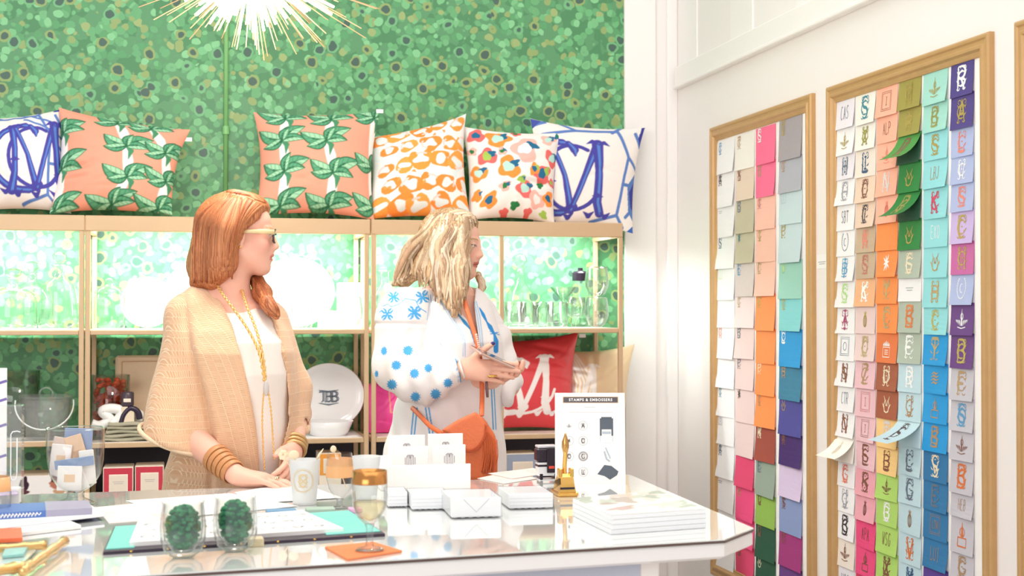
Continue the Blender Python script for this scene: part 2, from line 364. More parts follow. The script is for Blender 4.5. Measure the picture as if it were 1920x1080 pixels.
for k in range(2):
    z = p0[2]*.45+p1[2]*.55-.006*k; mb.box(XW-.0019, XW-.0015, p1[1]+.014+.006*k, p0[1]-.012-.006*k, z, z+.0022)
build('print', mb, mat('grey_print', 'B0A8AC'), t)

CN = {'white': 'F8F6F7', 'pale lilac': 'EFE9F0', 'ivory': 'F6F1E8', 'cream': 'F3E6DA', 'peach beige': 'F0D3BC', 'tan': 'CBB095', 'peach': 'FFB89E', 'light orange': 'F4B88A', 'blush': 'EFD3D0', 'pale pink': 'F1C3CA', 'pink': 'F2AAB6', 'hot pink': 'F04C82', 'crimson': 'E04068',
      'orange': 'FF9450', 'burnt orange': 'E97A42', 'rust brown': 'A95A3C', 'butter yellow': 'FFD48C', 'lime green': 'B4DC70', 'olive green': 'A3984C', 'leaf green': '4F9A48', 'green': '2B8740', 'sage grey': 'B4BFB0', 'pale blue': 'C4DFE8', 'mint': 'A5DDD0', 'aqua': '97DDE2',
      'bright blue': '1B9BDE', 'steel blue': '2E78AC', 'deep purple': '52428A', 'violet': '5C3F96', 'periwinkle': 'B2BDE4', 'lavender': 'CEB6E6', 'orchid': 'CC6AA8', 'plum': '6C4186', 'silver grey': 'C9C5CE', 'warm grey': 'A9A1A6', 'cool grey': 'B4B5BF', 'khaki': 'C8BEA4', 'sand': 'EAD3C0', 'salmon': 'FCC3B1', 'rose pink': 'FB7098',
      'brick red': 'A24B3C', 'moss green': '94BC54', 'forest green': '27553F', 'ice blue': 'CBDEE4', 'sea green': 'A0D4C6', 'turquoise': '86D4D8', 'teal blue': '3580A2', 'indigo': '4B4A9A', 'dark purple': '43246C', 'lilac': 'DCC8E6', 'dusty blue': '8D9DCA', 'magenta': 'A4387C', 'grey green': '98A898', 'cerise': 'E34872', 'mauve': 'DCCBC9', 'rose white': 'F4DDDD'}
INK = {'gold': 'C9AE62', 'tan': 'C6A27C', 'brown': '8A5A48', 'dark': '4A4048', 'navy': '3A5A80', 'blue': '5A9CC8', 'white': 'FDFCFA', 'grey': 'A8A6B0', 'green': 'B8DC90', 'red': 'C86A66', 'magenta': 'B03070', 'cream': 'F2E2C4', 'olive': 'A09A50', 'coral': 'EE8A78', 'orange': 'E07840', 'teal': '4A90A0', 'pale': 'E4DCDA', 'slate': '6A7888', 'crimson': 'D04468'}
def emblem_strokes(kind, rs):
    """list of (points, widths) in a unit box centred on 0, y from -.5 to .5"""
    out = []
    def put(ch, x, y, sx, sy, w, taper=True):
        for st in GL[ch]:
            p = np.array(st, float); p = np.column_stack([(p[:, 0]-.5)*sx+x, (p[:, 1]-.5)*sy+y])
            if len(p) < 5: # resample
                q = []
                for a, c in zip(p[:-1], p[1:]): q += [a*(1-k/4)+c*k/4 for k in range(4)]
                p = np.array(q+[p[-1]])
            t = np.linspace(0, 1, len(p)); out.append((p, w*(.55+.75*np.sin(np.pi*t)) if taper else np.full(len(p), w*.8)))
    if kind.startswith('t:'):
        s = kind[2:]; n = len(s); wd = .86/n
        for i, ch in enumerate(s): put(ch, -.43+wd*(i+.5), 0, wd*.62, .62, .022, False)
    elif kind.startswith('f:'):
        s = kind[2:]; wd = .5/len(s)
        for i, ch in enumerate(s): put(ch, -.25+wd*(i+.5), 0, wd*.7, .4, .018, False)
        for k in (.38, .46): out.append((np.array([(-k, -k), (k, -k), (k, k), (-k, k), (-k, -k)]), np.full(5, .012)))
    elif kind.startswith('m:'):
        s = kind[2:]
        put(s[0], 0, 0, .56, .96, .055)
        if len(s) > 1: put(s[1], .02, -.03, .62, .60, .045)
        else: out.append((np.array(arc(0, -.02, .36, .30, 20, 340, 16)), .008+.03*np.sin(np.linspace(0, 3.14, 16))))
        for q in (-1, 1):
            for y_, l_ in ((.16, .10), (-.20, .12)): out.append((np.array([(q*.16, y_), (q*(.26+l_*.5), y_+.05), (q*(.34+l_*.6), y_+.14)]), np.array([.012, .038, .006])))
        for y_ in (.0, .30, -.30): out.append((np.array([(-.09, y_), (0, y_+.01), (.09, y_)]), np.array([.006, .035, .006])))
        for q in (-1, 1):
            out.append((np.array(arc(q*.22, .40, .12, .09, 90+q*90, 90-q*170, 7)), np.full(7, .022)))
            out.append((np.array(arc(q*.24, -.40, .12, .09, 90+q*90, 90+q*260, 7)), np.full(7, .022)))
    elif kind == 'crest':
        for q in (-1, 1):
            for k in range(4):
                x = q*(.12+.11*k); out.append((np.array([(x, -.3+.05*k), (x+q*.03, -.12+.02*k), (x+q*.08, -.02)]), np.array([.01, .035, .005])))
        out.append((np.array([(0, -.3), (0, 0), (-.02, .2), (0, .46)]), np.array([.07, .05, .03, .01]))); out.append((np.array([(-.36, -.36), (0, -.42), (.36, -.36)]), np.full(3, .02)))
        out.append((np.array(arc(0, .12, .12, .14, 0, 360, 14)), np.full(14, .018)))
    elif kind == 'wreath':
        for q in (-1, 1):
            a = np.array(arc(0, .05, .38, .5, 90-q*28, -90, 12) if q > 0 else arc(0, .05, .38, .5, 118, 270, 12)); out.append((a, np.full(12, .016)))
            for k in range(1, 11): out.append((np.array([a[k], a[k]+np.array([q*.06, .07])]), np.array([.028, .004])))
        put('C', 0, .02, .26, .4, .02)
    elif kind == 'pine':
        for k in range(5):
            a = -.16+.08*k; out.append((np.array(arc(0, -.1, abs(a)+.03, .3, 90, 90+(360 if a > 0 else -360), 16)), np.full(16, .016)))
        for k in range(5): out.append((np.array([(0, .18), ((k-2)*.08, .42-.03*abs(k-2))]), np.array([.03, .006])))
    elif kind == 'box':
        out.append((np.array([(-.35, -.46), (.35, -.46), (.35, 0), (-.35, 0), (-.35, -.46)]), np.full(5, .02)))
        for k in range(5): out.append((np.array([(-.3+.14*k, .06), (-.24+.12*k, .3-.05*abs(k-2))]), np.array([.07, .015])))
        for k in range(3): out.append((np.array([(-.18, -.14-.09*k), (.18, -.14-.09*k)]), np.full(2, .016)))
    elif kind == 'tower':
        out.append((np.array([(0, .48), (0, .1), (0, -.08)]), np.array([.01, .06, .09]))); out.append((np.array([(-.3, -.46), (.3, -.46), (.3, -.12), (-.3, -.12), (-.3, -.46)]), np.full(5, .028)))
        out.append((np.array(arc(0, .1, .17, .17, 0, 360, 14)), np.full(14, .018)))
    elif kind == 'globe':
        for k in range(4):
            y = .24-.15*k; xx = .42*math.sqrt(max(0.05, 1-(y/.4)**2)); out.append((np.array([(-xx, y-.04), (-xx*.3, y+.05), (xx*.3, y-.02), (xx, y+.06)]), np.array([.015, .05, .045, .01])))
    elif kind == 'vine':
        for q in (-1, 1):
            out.append((np.array([(0, -.42), (q*.2, -.36), (q*.3, -.05), (q*.16, .15), (q*.3, .38)]), np.array([.03, .05, .03, .045, .015])))
            out.append((np.array([(q*.24, -.2), (q*.45, .02)]), np.array([.06, .01]))); out.append((np.array([(q*.05, -.1), (q*.1, .2)]), np.array([.05, .01])))
    elif kind == 'flower':
        for k in range(8):
            a = k*math.pi/4+.2; r = .46 if k % 2 else .36; out.append((np.array([(0, 0), (.5*r*math.cos(a), .6*r*math.sin(a)), (r*.8*math.cos(a), 1.1*r*math.sin(a))]), np.array([.03, .055, .012])))
    elif kind == 'tiny':
        for k in range(2): out.append((np.array([(-.42+.1*k, .06-.14*k), (.42-.1*k, .06-.14*k)]), np.full(2, .022)))
    return out
ORD = ['top', 'second', 'third', 'fourth', 'fifth', 'sixth', 'seventh', 'eighth', 'ninth', 'tenth', 'eleventh', 'twelfth', 'thirteenth', 'fourteenth', 'fifteenth', 'sixteenth', 'seventeenth', 'eighteenth', 'nineteenth']
EW = {'t': 'lettering', 'f': 'framed letters', 'm': 'monogram', 'crest': 'crest', 'wreath': 'wreath', 'pine': 'pineapple', 'box': 'planter motif', 'tower': 'tower motif', 'globe': 'ribbon motif', 'vine': 'vine motif', 'flower': 'blossom motif', 'tiny': 'fine print'}
def card(px0, px1, ytop, hpx, colname, emb, ink, where, grp, frame_word, small=False, rs=None, flip=None):
    xc = (px0+px1)/2
    top = on(xc, ytop, 0, XW); a = on(px0, ytop, 0, XW); c = on(px1, ytop, 0, XW); bot = on(xc, ytop+hpx, 0, XW)
    y0, y1, z1 = a[1], c[1], top[2]; h = (top[2]-bot[2])*1.04; wdt = y0-y1
    skew = rs.uniform(-.02, .02); lift = rs.uniform(.001, .006) if flip is None else flip
    yaw_ = rs.uniform(-.5, 1)*.06
    def mp(u, v, off):   # u 0..1 across (far to near), v 0..1 down
        k = v*v
        x = XW-.005-.002*v-lift*k-off-yaw_*k*(u-.5)*wdt
        zz = z1-h*v
        if flip is not None: zz = z1-h*math.sin(min(v*1.1, 1.5))/math.sin(1.1)*.82; x -= .012*v
        return (x, y0-wdt*u+skew*v*h+(.35*lift*v if flip is not None else 0), zz)
    nv = 6; v = []; f = []
    for off in (0, -.0006):
        for j in range(nv+1):
            for i in range(3): v.append(mp(i/2, j/nv, off))
    n3 = 3*(nv+1)
    for j in range(nv):
        for i in range(2):
            q = j*3+i; f.append((q, q+3, q+4, q+1)); f.append((n3+q, n3+q+1, n3+q+4, n3+q+3))
    for j in range(nv):
        for i in (0, 2):
            q = j*3+i; f.append((q, n3+q, n3+q+3, q+3) if i else (q, q+3, n3+q+3, n3+q))
    for i in range(2):
        f.append((i, i+1, n3+i+1, n3+i)); q = nv*3+i; f.append((q, n3+q, n3+q+1, q+1))
    org = np.array([XW, (y0+y1)/2, z1])
    mb = MB().add(np.array(v)-org, f)
    o = build('swatch_card', mb, mat('card_'+colname.replace(' ', '_'), CN[colname], .6, var=.012), None, False)
    o.location = org
    ew = EW.get(emb.split(':')[0], '')
    wd = f"{colname} card" + (f" with {ink} {ew}" if ew else ' left plain') + f", {where} of {frame_word}"
    if flip: wd = 'lifted '+wd
    if where[0] == '!': wd = f"{colname} card beneath the lifted card, {where[1:]} of {frame_word}"
    tag(o, wd, 'card', grp)
    if emb:
        mb = MB(); sc = min(wdt, h)*(.68 if not small else .36)
        cu, cv = (.5, .5) if not small else (.20, .20)
        nw = 1.0 if emb[0] in 'tf' else .92
        for pts, w_ in emblem_strokes(emb, rs):
            pts = np.asarray(pts); T = np.gradient(pts, axis=0); Lg = np.hypot(T[:, 0], T[:, 1])+1e-9; nx = -T[:, 1]/Lg; ny = T[:, 0]/Lg
            k = len(pts); vv = []
            for sg in (1, -1):
                for i in range(k):
                    X = (pts[i, 0]+sg*nx[i]*w_[i])*sc*nw; Y = (pts[i, 1]+sg*ny[i]*w_[i])*sc
                    vv.append(mp(cu+X/wdt, cv-Y/h, .0007))
            mb.add(np.array(vv)-org, [(i, k+i, k+i+1, i+1) for i in range(k-1)])
        e = build('emblem', mb, mat('ink_'+ink, INK[ink], .35, metal=.35 if ink in ('gold', 'tan') else 0), o, world=False)
        e['label'] = f'{ink} printed {ew}'
    return o
COLS2 = [
 (1571, 1606, [182, 237, 287, 333, 381, 429, 477, 524, 573, 622, 673, 721, 768, 816, 863, 909, 957, 1008, 1060],
  [('pale lilac', 't:CAS', 'slate'), ('white', 'crest', 'gold'), ('pale lilac', 'm:HI', 'slate'), ('white', 'm:CH', 'grey'), ('white', 't:SBT', 'dark'), ('white', 'wreath', 'slate'), ('white', 'm:IB', 'blue'), ('white', 'm:S', 'green'), ('white', 'm:IA', 'magenta'),
   ('white', 'f:O', 'navy'), ('white', 'm:NS', 'brown'), ('white', 't:CTR', 'slate'), ('white', 'm:N', 'brown'), ('ivory', 'pine', 'cream', .045), ('white', 'm:GC', 'coral'), ('white', 'm:J', 'grey'), ('white', 'm:BC', 'dark'), ('cream', 'crest', 'brown'), ('pale lilac', 't:HSS', 'slate')]),
 (1608, 1645, [170, 229, 277, 328, 376, 423, 470, 519, 571, 622, 673, 725, 778, 825, 877, 927, 974, 1025, 1077],
  [('ivory', 'm:S', 'teal'), ('ivory', 'm:XO', 'olive'), ('cream', 'm:LI', 'navy'), ('peach beige', 'm:O', 'brown'), ('peach beige', 'm:CI', 'dark'), ('tan', 'm:A', 'coral'), ('tan', 'm:S', 'red'), ('light orange', 'm:KC', 'white'), ('blush', 'pine', 'gold'), ('blush', 'm:OC', 'tan'),
   ('pale pink', 'm:Z', 'tan'), ('pale pink', 'f:I', 'red'), ('pale pink', 'f:I', 'brown'), ('pale pink', 'm:ES', 'brown'), ('pink', 'm:SK', 'brown'), ('pink', 'pine', 'brown'), ('hot pink', 't:APA', 'brown'), ('hot pink', 'tower', 'brown'), ('crimson', '', 'brown')]),
 (1647, 1687, [161, 214, 264, 314, 364, 415, 466, 516, 566, 621, 677, 729, 782, 836, 887, 934, 982, 1035],
  [('peach', 'f:I', 'brown'), ('peach', 't:ALP', 'brown'), ('peach', 'crest', 'coral'), ('peach', 'm:NW', 'pale'), ('peach', 'pine', 'coral'), ('orange', '', 'tan'), ('orange', 'flower', 'white'), ('orange', 'm:Y', 'tan'), ('orange', 'm:C', 'tan'), ('burnt orange', 'box', 'white'),
   ('rust brown', 'm:WD', 'cream'), ('rust brown', 'vine', 'cream'), ('butter yellow', 'm:T', 'pale'), ('butter yellow', 'm:LB', 'brown'), ('lime green', 'crest', 'brown'), ('lime green', 'm:GB', 'white'), ('lime green', 't:WSG', 'brown'), ('lime green', 'm:XL', 'brown')]),
 (1689, 1731, [147, 200, 250, 303, 357, 411, 465, 518, 562, 620, 678, 732, 786, 834, 888, 942, 998, 1055],
  [('olive green', 'm:M', 'gold'), ('olive green', 'm:AP', 'gold'), ('leaf green', 'm:RI', 'brown', .04), ('green', 'vine', 'gold'), ('green', 'm:RG', 'olive', .045), ('green', 'vine', 'gold'), ('sage grey', 'm:GS', 'cream'), ('white', 'tiny', 'grey'), ('sage grey', 'm:BC', 'orange'), ('sage grey', 'm:F', 'white'),
   ('pale blue', 'm:RD', 'white'), ('pale blue', 'm:J', 'tan'), ('pale blue', 'm:CS', 'dark', .07), ('pale blue', 'm:L', 'slate'), ('pale blue', 'm:G', 'slate'), ('pale blue', 'pine', 'tan'), ('pale blue', 'm:VM', 'orange'), ('pale blue', 'm:XK', 'navy')]),
 (1735, 1781, [134, 191, 243, 296, 349, 406, 460, 517, 573, 624, 681, 735, 790, 844, 900, 955, 1009, 1064],
  [('mint', 'crest', 'gold'), ('mint', 'm:B', 'olive'), ('aqua', 'm:S', 'gold'), ('aqua', 't:LBJ', 'tan'), ('aqua', 'm:KC', 'crimson'), ('aqua', 't:EXO', 'white'), ('aqua', 'vine', 'tan'), ('aqua', 'm:HB', 'tan'), ('aqua', 'm:C', 'gold'), ('bright blue', 'm:TY', 'tan'),
   ('bright blue', 'globe', 'tan'), ('bright blue', 'tower', 'tan'), ('bright blue', 'm:BS', 'tan'), ('steel blue', 'm:SV', 'cream'), ('steel blue', 'm:E', 'slate'), ('steel blue', 'f:LTN', 'tan'), ('steel blue', 't:LUI', 'tan'), ('violet', '', 'tan')]),
 (1787, 1830, [112, 176, 237, 290, 341, 393, 453, 511, 568, 625, 687, 747, 805, 860, 922, 967, 1034],
  [('deep purple', 'm:RS', 'white'), ('deep purple', 'm:A', 'gold'), ('periwinkle', 'm:L', 'coral'), ('periwinkle', 'm:W', 'white'), ('periwinkle', 'm:S', 'coral'), ('lavender', 'm:C', 'gold'), ('orchid', 'm:M', 'gold'), ('periwinkle', 'wreath', 'white'), ('plum', 'crest', 'white'), ('plum', 'm:B', 'gold'),
   ('silver grey', 'm:F', 'tan'), ('silver grey', 'm:SO', 'blue'), ('silver grey', 'crest', 'brown'), ('silver grey', 'm:BC', 'orange'), ('silver grey', 't:HEB', 'tan'), ('silver grey', 'tower', 'orange'), ('silver grey', 'm:CG', 'tan')])]
COLS1 = [
 (1347, 1380, [264, 321, 384, 441, 500, 559, 611, 669, 724, 778, 831, 893, 955, 1010],
  [('white', 'm:I', 'blue'), ('white', 'm:A', 'dark'), ('white', 'tiny', 'grey'), ('white', 'm:S', 'slate'), ('white', 'f:I', 'green'), ('white', '', 'grey'), ('white', 'm:M', 'coral'), ('white', '', 'grey'), ('white', 'm:T', 'teal'), ('white', 'f:O', 'dark'), ('white', 'm:A', 'slate'), ('white', 'tiny', 'slate'), ('white', '', 'grey'), ('white', 'm:B', 'slate')]),
 (1382, 1417, [252, 313, 371, 433, 490, 552, 611, 669, 727, 789, 853, 911, 972, 1022],
  [('ivory', 'm:T', 'tan'), ('sand', 'm:SA', 'brown'), ('khaki', 'm:B', 'slate'), ('khaki', 'flower', 'teal'), ('mauve', 'm:E', 'blue'), ('rose white', 'm:I', 'tan'), ('blush', 'm:B', 'slate'), ('blush', 'm:P', 'slate'), ('blush', 'flower', 'dark'), ('blush', '', 'tan'), ('cerise', '', 'tan'), ('hot pink', 'vine', 'gold'), ('hot pink', '', 'tan'), ('cerise', 'm:S', 'brown')]),
 (1420, 1457, [237, 303, 365, 426, 487, 551, 616, 678, 738, 798, 862, 927, 984, 1046],
  [('rose pink', 'm:S', 'white'), ('rose pink', 'm:B', 'tan'), ('salmon', 'm:T', 'red'), ('salmon', 'm:I', 'gold'), ('salmon', 'm:C', 'tan'), ('orange', 'm:F', 'gold'), ('orange', '', 'tan'), ('orange', 'm:P', 'cream'), ('orange', 'm:I', 'tan'), ('brick red', 'm:RA', 'cream'), ('grey green', 'm:E', 'slate'), ('moss green', 'm:Q', 'brown'), ('forest green', 'm:Q', 'brown'), ('forest green', 'vine', 'cream')]),
 (1464, 1507, [220, 294, 356, 416, 488, 556, 617, 684, 747, 813, 871, 931, 998, 1062],
  [('warm grey', 'm:I', 'gold'), ('cool grey', 'm:I', 'tan'), ('ice blue', 'f:I', 'grey'), ('ice blue', 'm:P', 'gold'), ('sea green', 'flower', 'green'), ('turquoise', 'm:I', 'gold'), ('bright blue', 'm:LO', 'white'), ('teal blue', 'm:HB', 'tan'), ('indigo', 'vine', 'gold'), ('dark purple', 'm:A', 'brown'), ('lilac', '', 'tan'), ('dusty blue', 'm:TS', 'brown'), ('magenta', 'm:P', 'brown'), ('plum', '', 'tan')])]
def hang(cols, grp, fw, small):
    rs = random.Random(5)
    for ci, (a, c, tops, data) in enumerate(cols):
        for ri, (yt, d) in enumerate(zip(tops, data)):
            hp = (tops[ri+1]-yt if ri+1 < len(tops) else 54 if not small else 60)+1.5
            flip = d[3] if len(d) > 3 else None
            # card under a flipped one; if green, shade is put into its colour
            where = f"{ORD[ri]} in the {['first', 'second', 'third', 'fourth', 'fifth', 'sixth'][ci]} column"
            if ri == 0: where = f"topmost in the {['first', 'second', 'third', 'fourth', 'fifth', 'sixth'][ci]} column"
            if flip: card(a, c, yt, hp, 'forest green' if 'green' in d[0] else d[0], '', 'tan', '!'+where, grp, fw, small, rs)  # forest green here is the card's green darkened for shade
            card(a, c, yt, hp, d[0], d[1], d[2], where, grp, fw, small, rs, flip)
hang(COLS2, 'monogrammed cards in the six-column frame', 'the six-column frame', False)
hang(COLS1, 'swatch cards in the four-column frame', 'the four-column frame', True)
# ================================================================== the counter
TOP = [(-1.30, 2.30), (1.018, 2.552), (1.127, 2.669), (1.162, 3.60), (-1.30, 3.515)]
def inset(poly, d):
    c = np.mean(poly, 0); out = []
    P_ = np.array(poly); n = len(P_)
    for i in range(n):
        a, b, c2 = P_[i-1], P_[i], P_[(i+1) % n]
        e1 = (b-a)/np.linalg.norm(b-a); e2 = (c2-b)/np.linalg.norm(c2-b); n1 = np.array([-e1[1], e1[0]]); n2 = np.array([-e2[1], e2[0]])
        m = n1+n2; m /= (m@n1); out.append(tuple(b+m*d))
    return out
t = thing('display_counter', 'long white counter with clipped corner and a glass top', 'counter', (-.1, 3.0, 0))
rings = [[(x, y, z) for x, y in inset(TOP, d)] for d, z in ((.012, ZT-.040), (.002, ZT-.034), (.002, ZT-.012), (.006, ZT-.008))]
build('countertop', MB().loft(rings, True, True), mat('counter_white', 'F3F1F2', .3, var=.01, coat=.3), t)
ct = build('glass_top', MB().prism(inset(TOP, 0.0), ZT-.008, ZT), mat('counter_glass', 'EEF2EF', .04, var=.01, coat=1.0), t); ct['label'] = 'polished glass sheet'
build('glass_edge', MB().loft([[(x, y, z) for x, y in inset(TOP, -.0006)] for z in (ZT-.0075, ZT-.0025)]), mat('glass_edge', '5E4A46', .3), t)
build('cabinet_body', MB().box(-1.25, .86, 2.60, 3.40, 0, ZT-.04), mat('cabinet_side', 'C2C8DA', .5, var=.01), t)
build('cabinet_leg', MB().box(.86, .90, 2.60, 2.64, 0, ZT-.04, .003), M_white, t)
# ================================================================== starburst lamp over the counter
CH = P(472, -64, 3.7)
t = thing('starburst_lamp', 'gold starburst hanging lamp of thin rods around glowing bulbs', 'lamp', CH)
rs = np.random.RandomState(4)
mg = mat('pale_gold_rod', 'E8BE90', .35, .5, var=.05)
build('core', MB().ball(CH, .05, 16, 10), M_gold2, t, True)
ms = MB(); mt_ = MB(); n = 0
for i in range(100):
    while True:
        v = rs.normal(size=3); v /= np.linalg.norm(v)
        if v[2] < .15 or rs.rand() < .45: break
    L = rs.uniform(.36, .49) if i % 3 else rs.uniform(.25, .34)
    L *= 1-.52*abs(v[2])
    if i % 3: build('rod', MB().tube([CH+v*.045, CH+v*L], .0016, 5), mg, t)
    else: build('rod', MB().tube([CH+v*.045, CH+v*L], .0042, 6), mat('glow_white_rod', 'FFF8EE', .3, emit=1.2), t)['label'] = 'thick white rod'  # thick rods emit by themselves, imitating the bulbs' overexposed light on them
for i in range(420):
    v = rs.normal(size=3); v /= np.linalg.norm(v); L = rs.uniform(.26, .44)
    if v[2] > .5: continue
    L *= 1-.52*abs(v[2])
    if i % 2: ms.tube([CH+v*.045, CH+v*L], .0014, 5)
    else: mt_.tube([CH+v*.045, CH+v*L*.72], .0036, 5)
o = build('thin_rods', ms, mg, t); o['kind'] = 'stuff'; o = build('thick_rods', mt_, mat('glow_white_rod', 'FFF8EE'), t); o['kind'] = 'stuff'
for i in range(6):
    a = i*math.pi/3; c = CH+np.array([.085*math.cos(a), .085*math.sin(a), -.02*(i % 2)])
    build('bulb', MB().ball(c, .024, 14, 10), mat('glowing_bulb', 'FFF4E0', emit=22), t, True)
build('ceiling_stem', MB().tube([CH, (CH[0], CH[1], 3.6)], .006, 10), M_gold2, t, True)
l = bpy.data.lights.new('starburst_light', 'POINT'); l.energy = 26; l.color = (1, .95, .86); l.shadow_soft_size = .12
lo = bpy.data.objects.new('starburst_light', l); S.collection.objects.link(lo); lo.location = CH-np.array([0, 0, .11])
# ================================================================== cushions
M_print = colmat('printed_cotton', .8, bump=.15, bscale=1200)
M_red = colmat('printed_satin', .42, bump=.12, bscale=700, spec=.5)
def cushion(corners, yb, yt, cv, label, thick=.085, zmin=None, m=None, seed=0, folds=(), grp=None, tagc=None, e=.10, shift=0.0, cat='cushion'):
    n = cv.n; rs = np.random.RandomState(seed)
    C4 = [on(*corners[0], 1, yt), on(*corners[1], 1, yt+shift), on(*corners[2], 1, yb+shift), on(*corners[3], 1, yb)]
    U = cv.U*2-1; V = cv.V*2-1
    su = np.sign(U)*np.abs(U); q = U*(1-e*(1-V**2)*np.abs(U)**1.5); r = V*(1-e*(1-U**2)*np.abs(V)**1.5)
    a = (q+1)/2; b = (r+1)/2
    Pm = (C4[3][None, None]*((1-a)*(1-b))[..., None]+C4[2]*(a*(1-b))[..., None]+C4[1]*(a*b)[..., None]+C4[0]*((1-a)*b)[..., None])
    nrm = np.cross(C4[2]-C4[3], C4[0]-C4[3]); nrm /= np.linalg.norm(nrm)   # towards the viewer (-Y)
    if nrm[1] > 0: nrm = -nrm
    B = ((1-U**2).clip(0)**.62*(1-V**2).clip(0)**.55)
    bul = thick*B*(1-.10*V)
    th = np.arctan2(V, U); rad = np.maximum(abs(U), abs(V))
    wr = np.zeros_like(U)
    for k in range(4):
        f = rs.randint(7, 19); wr += np.sin(f*th+rs.uniform(0, 6)+2.5*rad)*rs.uniform(.4, 1)
    wr *= .0016*np.clip(rad*1.5-.35, 0, 1)*np.clip((1-rad)*6, 0, 1)
    for k in range(5):
        px, py, ang = rs.uniform(-.6, .6), rs.uniform(-.8, .6), rs.uniform(-.9, .9)
        d = (U-px)*math.sin(ang)-(V-py)*math.cos(ang); l = (U-px)*math.cos(ang)+(V-py)*math.sin(ang); wr -= .003*np.exp(-(d/.05)**2-(l/.35)**2)
    for (x0, y0, x1, y1, dep, wd) in folds:
        x0, y0, x1, y1 = x0*2-1, y0*2-1, x1*2-1, y1*2-1; dx, dy = x1-x0, y1-y0; L = dx*dx+dy*dy
        t = np.clip(((U-x0)*dx+(V-y0)*dy)/L, 0, 1); d = np.hypot(U-x0-t*dx, V-y0-t*dy); wr -= dep*np.exp(-(d/wd)**2)*(np.sin(np.pi*np.clip(t, .03, .97)))
    Fv = Pm+nrm*(bul+wr)[..., None]; Bv = Pm-nrm*(bul*.8)[..., None]
    if zmin is not None:
        Fv[..., 2] = np.maximum(Fv[..., 2], zmin+.002); Bv[..., 2] = np.maximum(Bv[..., 2], zmin+.002)
    idx = np.arange(n*n).reshape(n, n); q0, q1, q2, q3 = idx[:-1, :-1].ravel(), idx[:-1, 1:].ravel(), idx[1:, 1:].ravel(), idx[1:, :-1].ravel()
    st = 4; ii = np.array(sorted(set(list(range(0, n, st))+[n-1]))); sub = Bv[np.ix_(ii, ii)].reshape(-1, 3); m2 = len(ii)
    ctr = (C4[2]+C4[3])/2; base = ctr+np.array([0, 0, 0])
    mb = MB(); mb.add(Fv.reshape(-1, 3)-base, np.stack([q0, q1, q2, q3], 1).tolist())
    jd = np.arange(m2*m2).reshape(m2, m2); mb.add(sub-base, np.stack([jd[:-1, :-1].ravel(), jd[1:, :-1].ravel(), jd[1:, 1:].ravel(), jd[:-1, 1:].ravel()], 1).tolist())
    cc = np.concatenate([cv.c.reshape(-1, 3), cv.c[np.ix_(ii, ii)].reshape(-1, 3)])
    o = build('cushion', mb, m or M_print, None, True, col=cc); o.location = base
    tag(o, label, cat, grp)
    if tagc:
        p = on(*tagc, 1, yt-.01)-base; s = build('care_tag', MB().box(p[0]-.013, p[0]+.013, p[1]-.001, p[1], p[2]-.006, p[2]+.008), M_paper, o, world=False); s['label'] = 'white fabric tag'
    return o
def art_mono(cv, cx, cy, s, main, hi, ring=True):
    def T(p): return [(cx+x*s, cy+y*s*1.0) for x, y in p]
    def st(p, w_, hl=True):
        w_ = np.asarray(w_)*s*1.2 if np.ndim(w_) else w_*s*1.2
        cv.stroke(T(p), w_, main)
        if hl and hi: cv.stroke([(a+.010*s/.4*.4, b) for a, b in T(p)], np.asarray(w_)*.28, hi)
    if ring:
        st(arc(0, 0, .36, .42, 60, 330, 26), .022, False)
    # C
    st(arc(-.16, 0, .44, .46, 75, 285, 22), [.015]+[.04]*20+[.015]); st([(-.05, .45), (.02, .36), (.03, .28)], [.03, .045, .012]); st([(-.05, -.45), (.03, -.38)], [.02, .05])
    # M
    st([(-.30, .42), (-.27, .1), (-.28, -.2), (-.34, -.46)], [.045, .035, .035, .055]); st([(-.26, .42), (-.1, .02), (0, -.42)], [.03, .028, .045])
    st([(.30, .46), (.16, .05), (.0, -.42)], [.045, .032, .03]); st([(.30, .46), (.33, .1), (.33, -.3), (.38, -.44)], [.06, .042, .05, .05])
    for x, y in ((-.34, .44), (-.22, .46), (.24, .48), (.38, .47)): cv.stroke(T([(x-.07, y-.02), (x, y+.02), (x+.07, y-.02)]), [s*.006, s*.03, s*.006], main)
    for x, y in ((-.42, -.46), (-.26, -.50), (-.02, -.50), (.24, -.47), (.46, -.46)): cv.stroke(T([(x-.07, y+.03), (x, y-.02), (x+.06, y+.04)]), [s*.008, s*.035, s*.008], main)
    for x, y in ((-.28, -.05), (.33, -.22), (0.0, -.38)): cv.stroke(T([(x-.07, y), (x, y+.01), (x+.07, y)]), [s*.005, s*.03, s*.005], main)
def trellis(cv, col, w_=.016):
    for p in ([(0, .93), (.12, .99)], [(.25, 1), (.38, .93), (.75, .95), (.88, .68), (.84, .42), (.80, .12), (.88, .02)], [(.88, .68), (1, .58)], [(.84, .42), (.98, .42)], [(.80, .12), (.55, .02)], [(.92, .93), (1.0, .80)],
              [(.78, 1.0), (.70, .93)], [(0, .2), (.08, .06), (.2, .02)], [(0, .75), (.08, .85), (.38, .93)], [(.90, .12), (.97, .2), (1, .2)]): cv.stroke(p, w_, col)
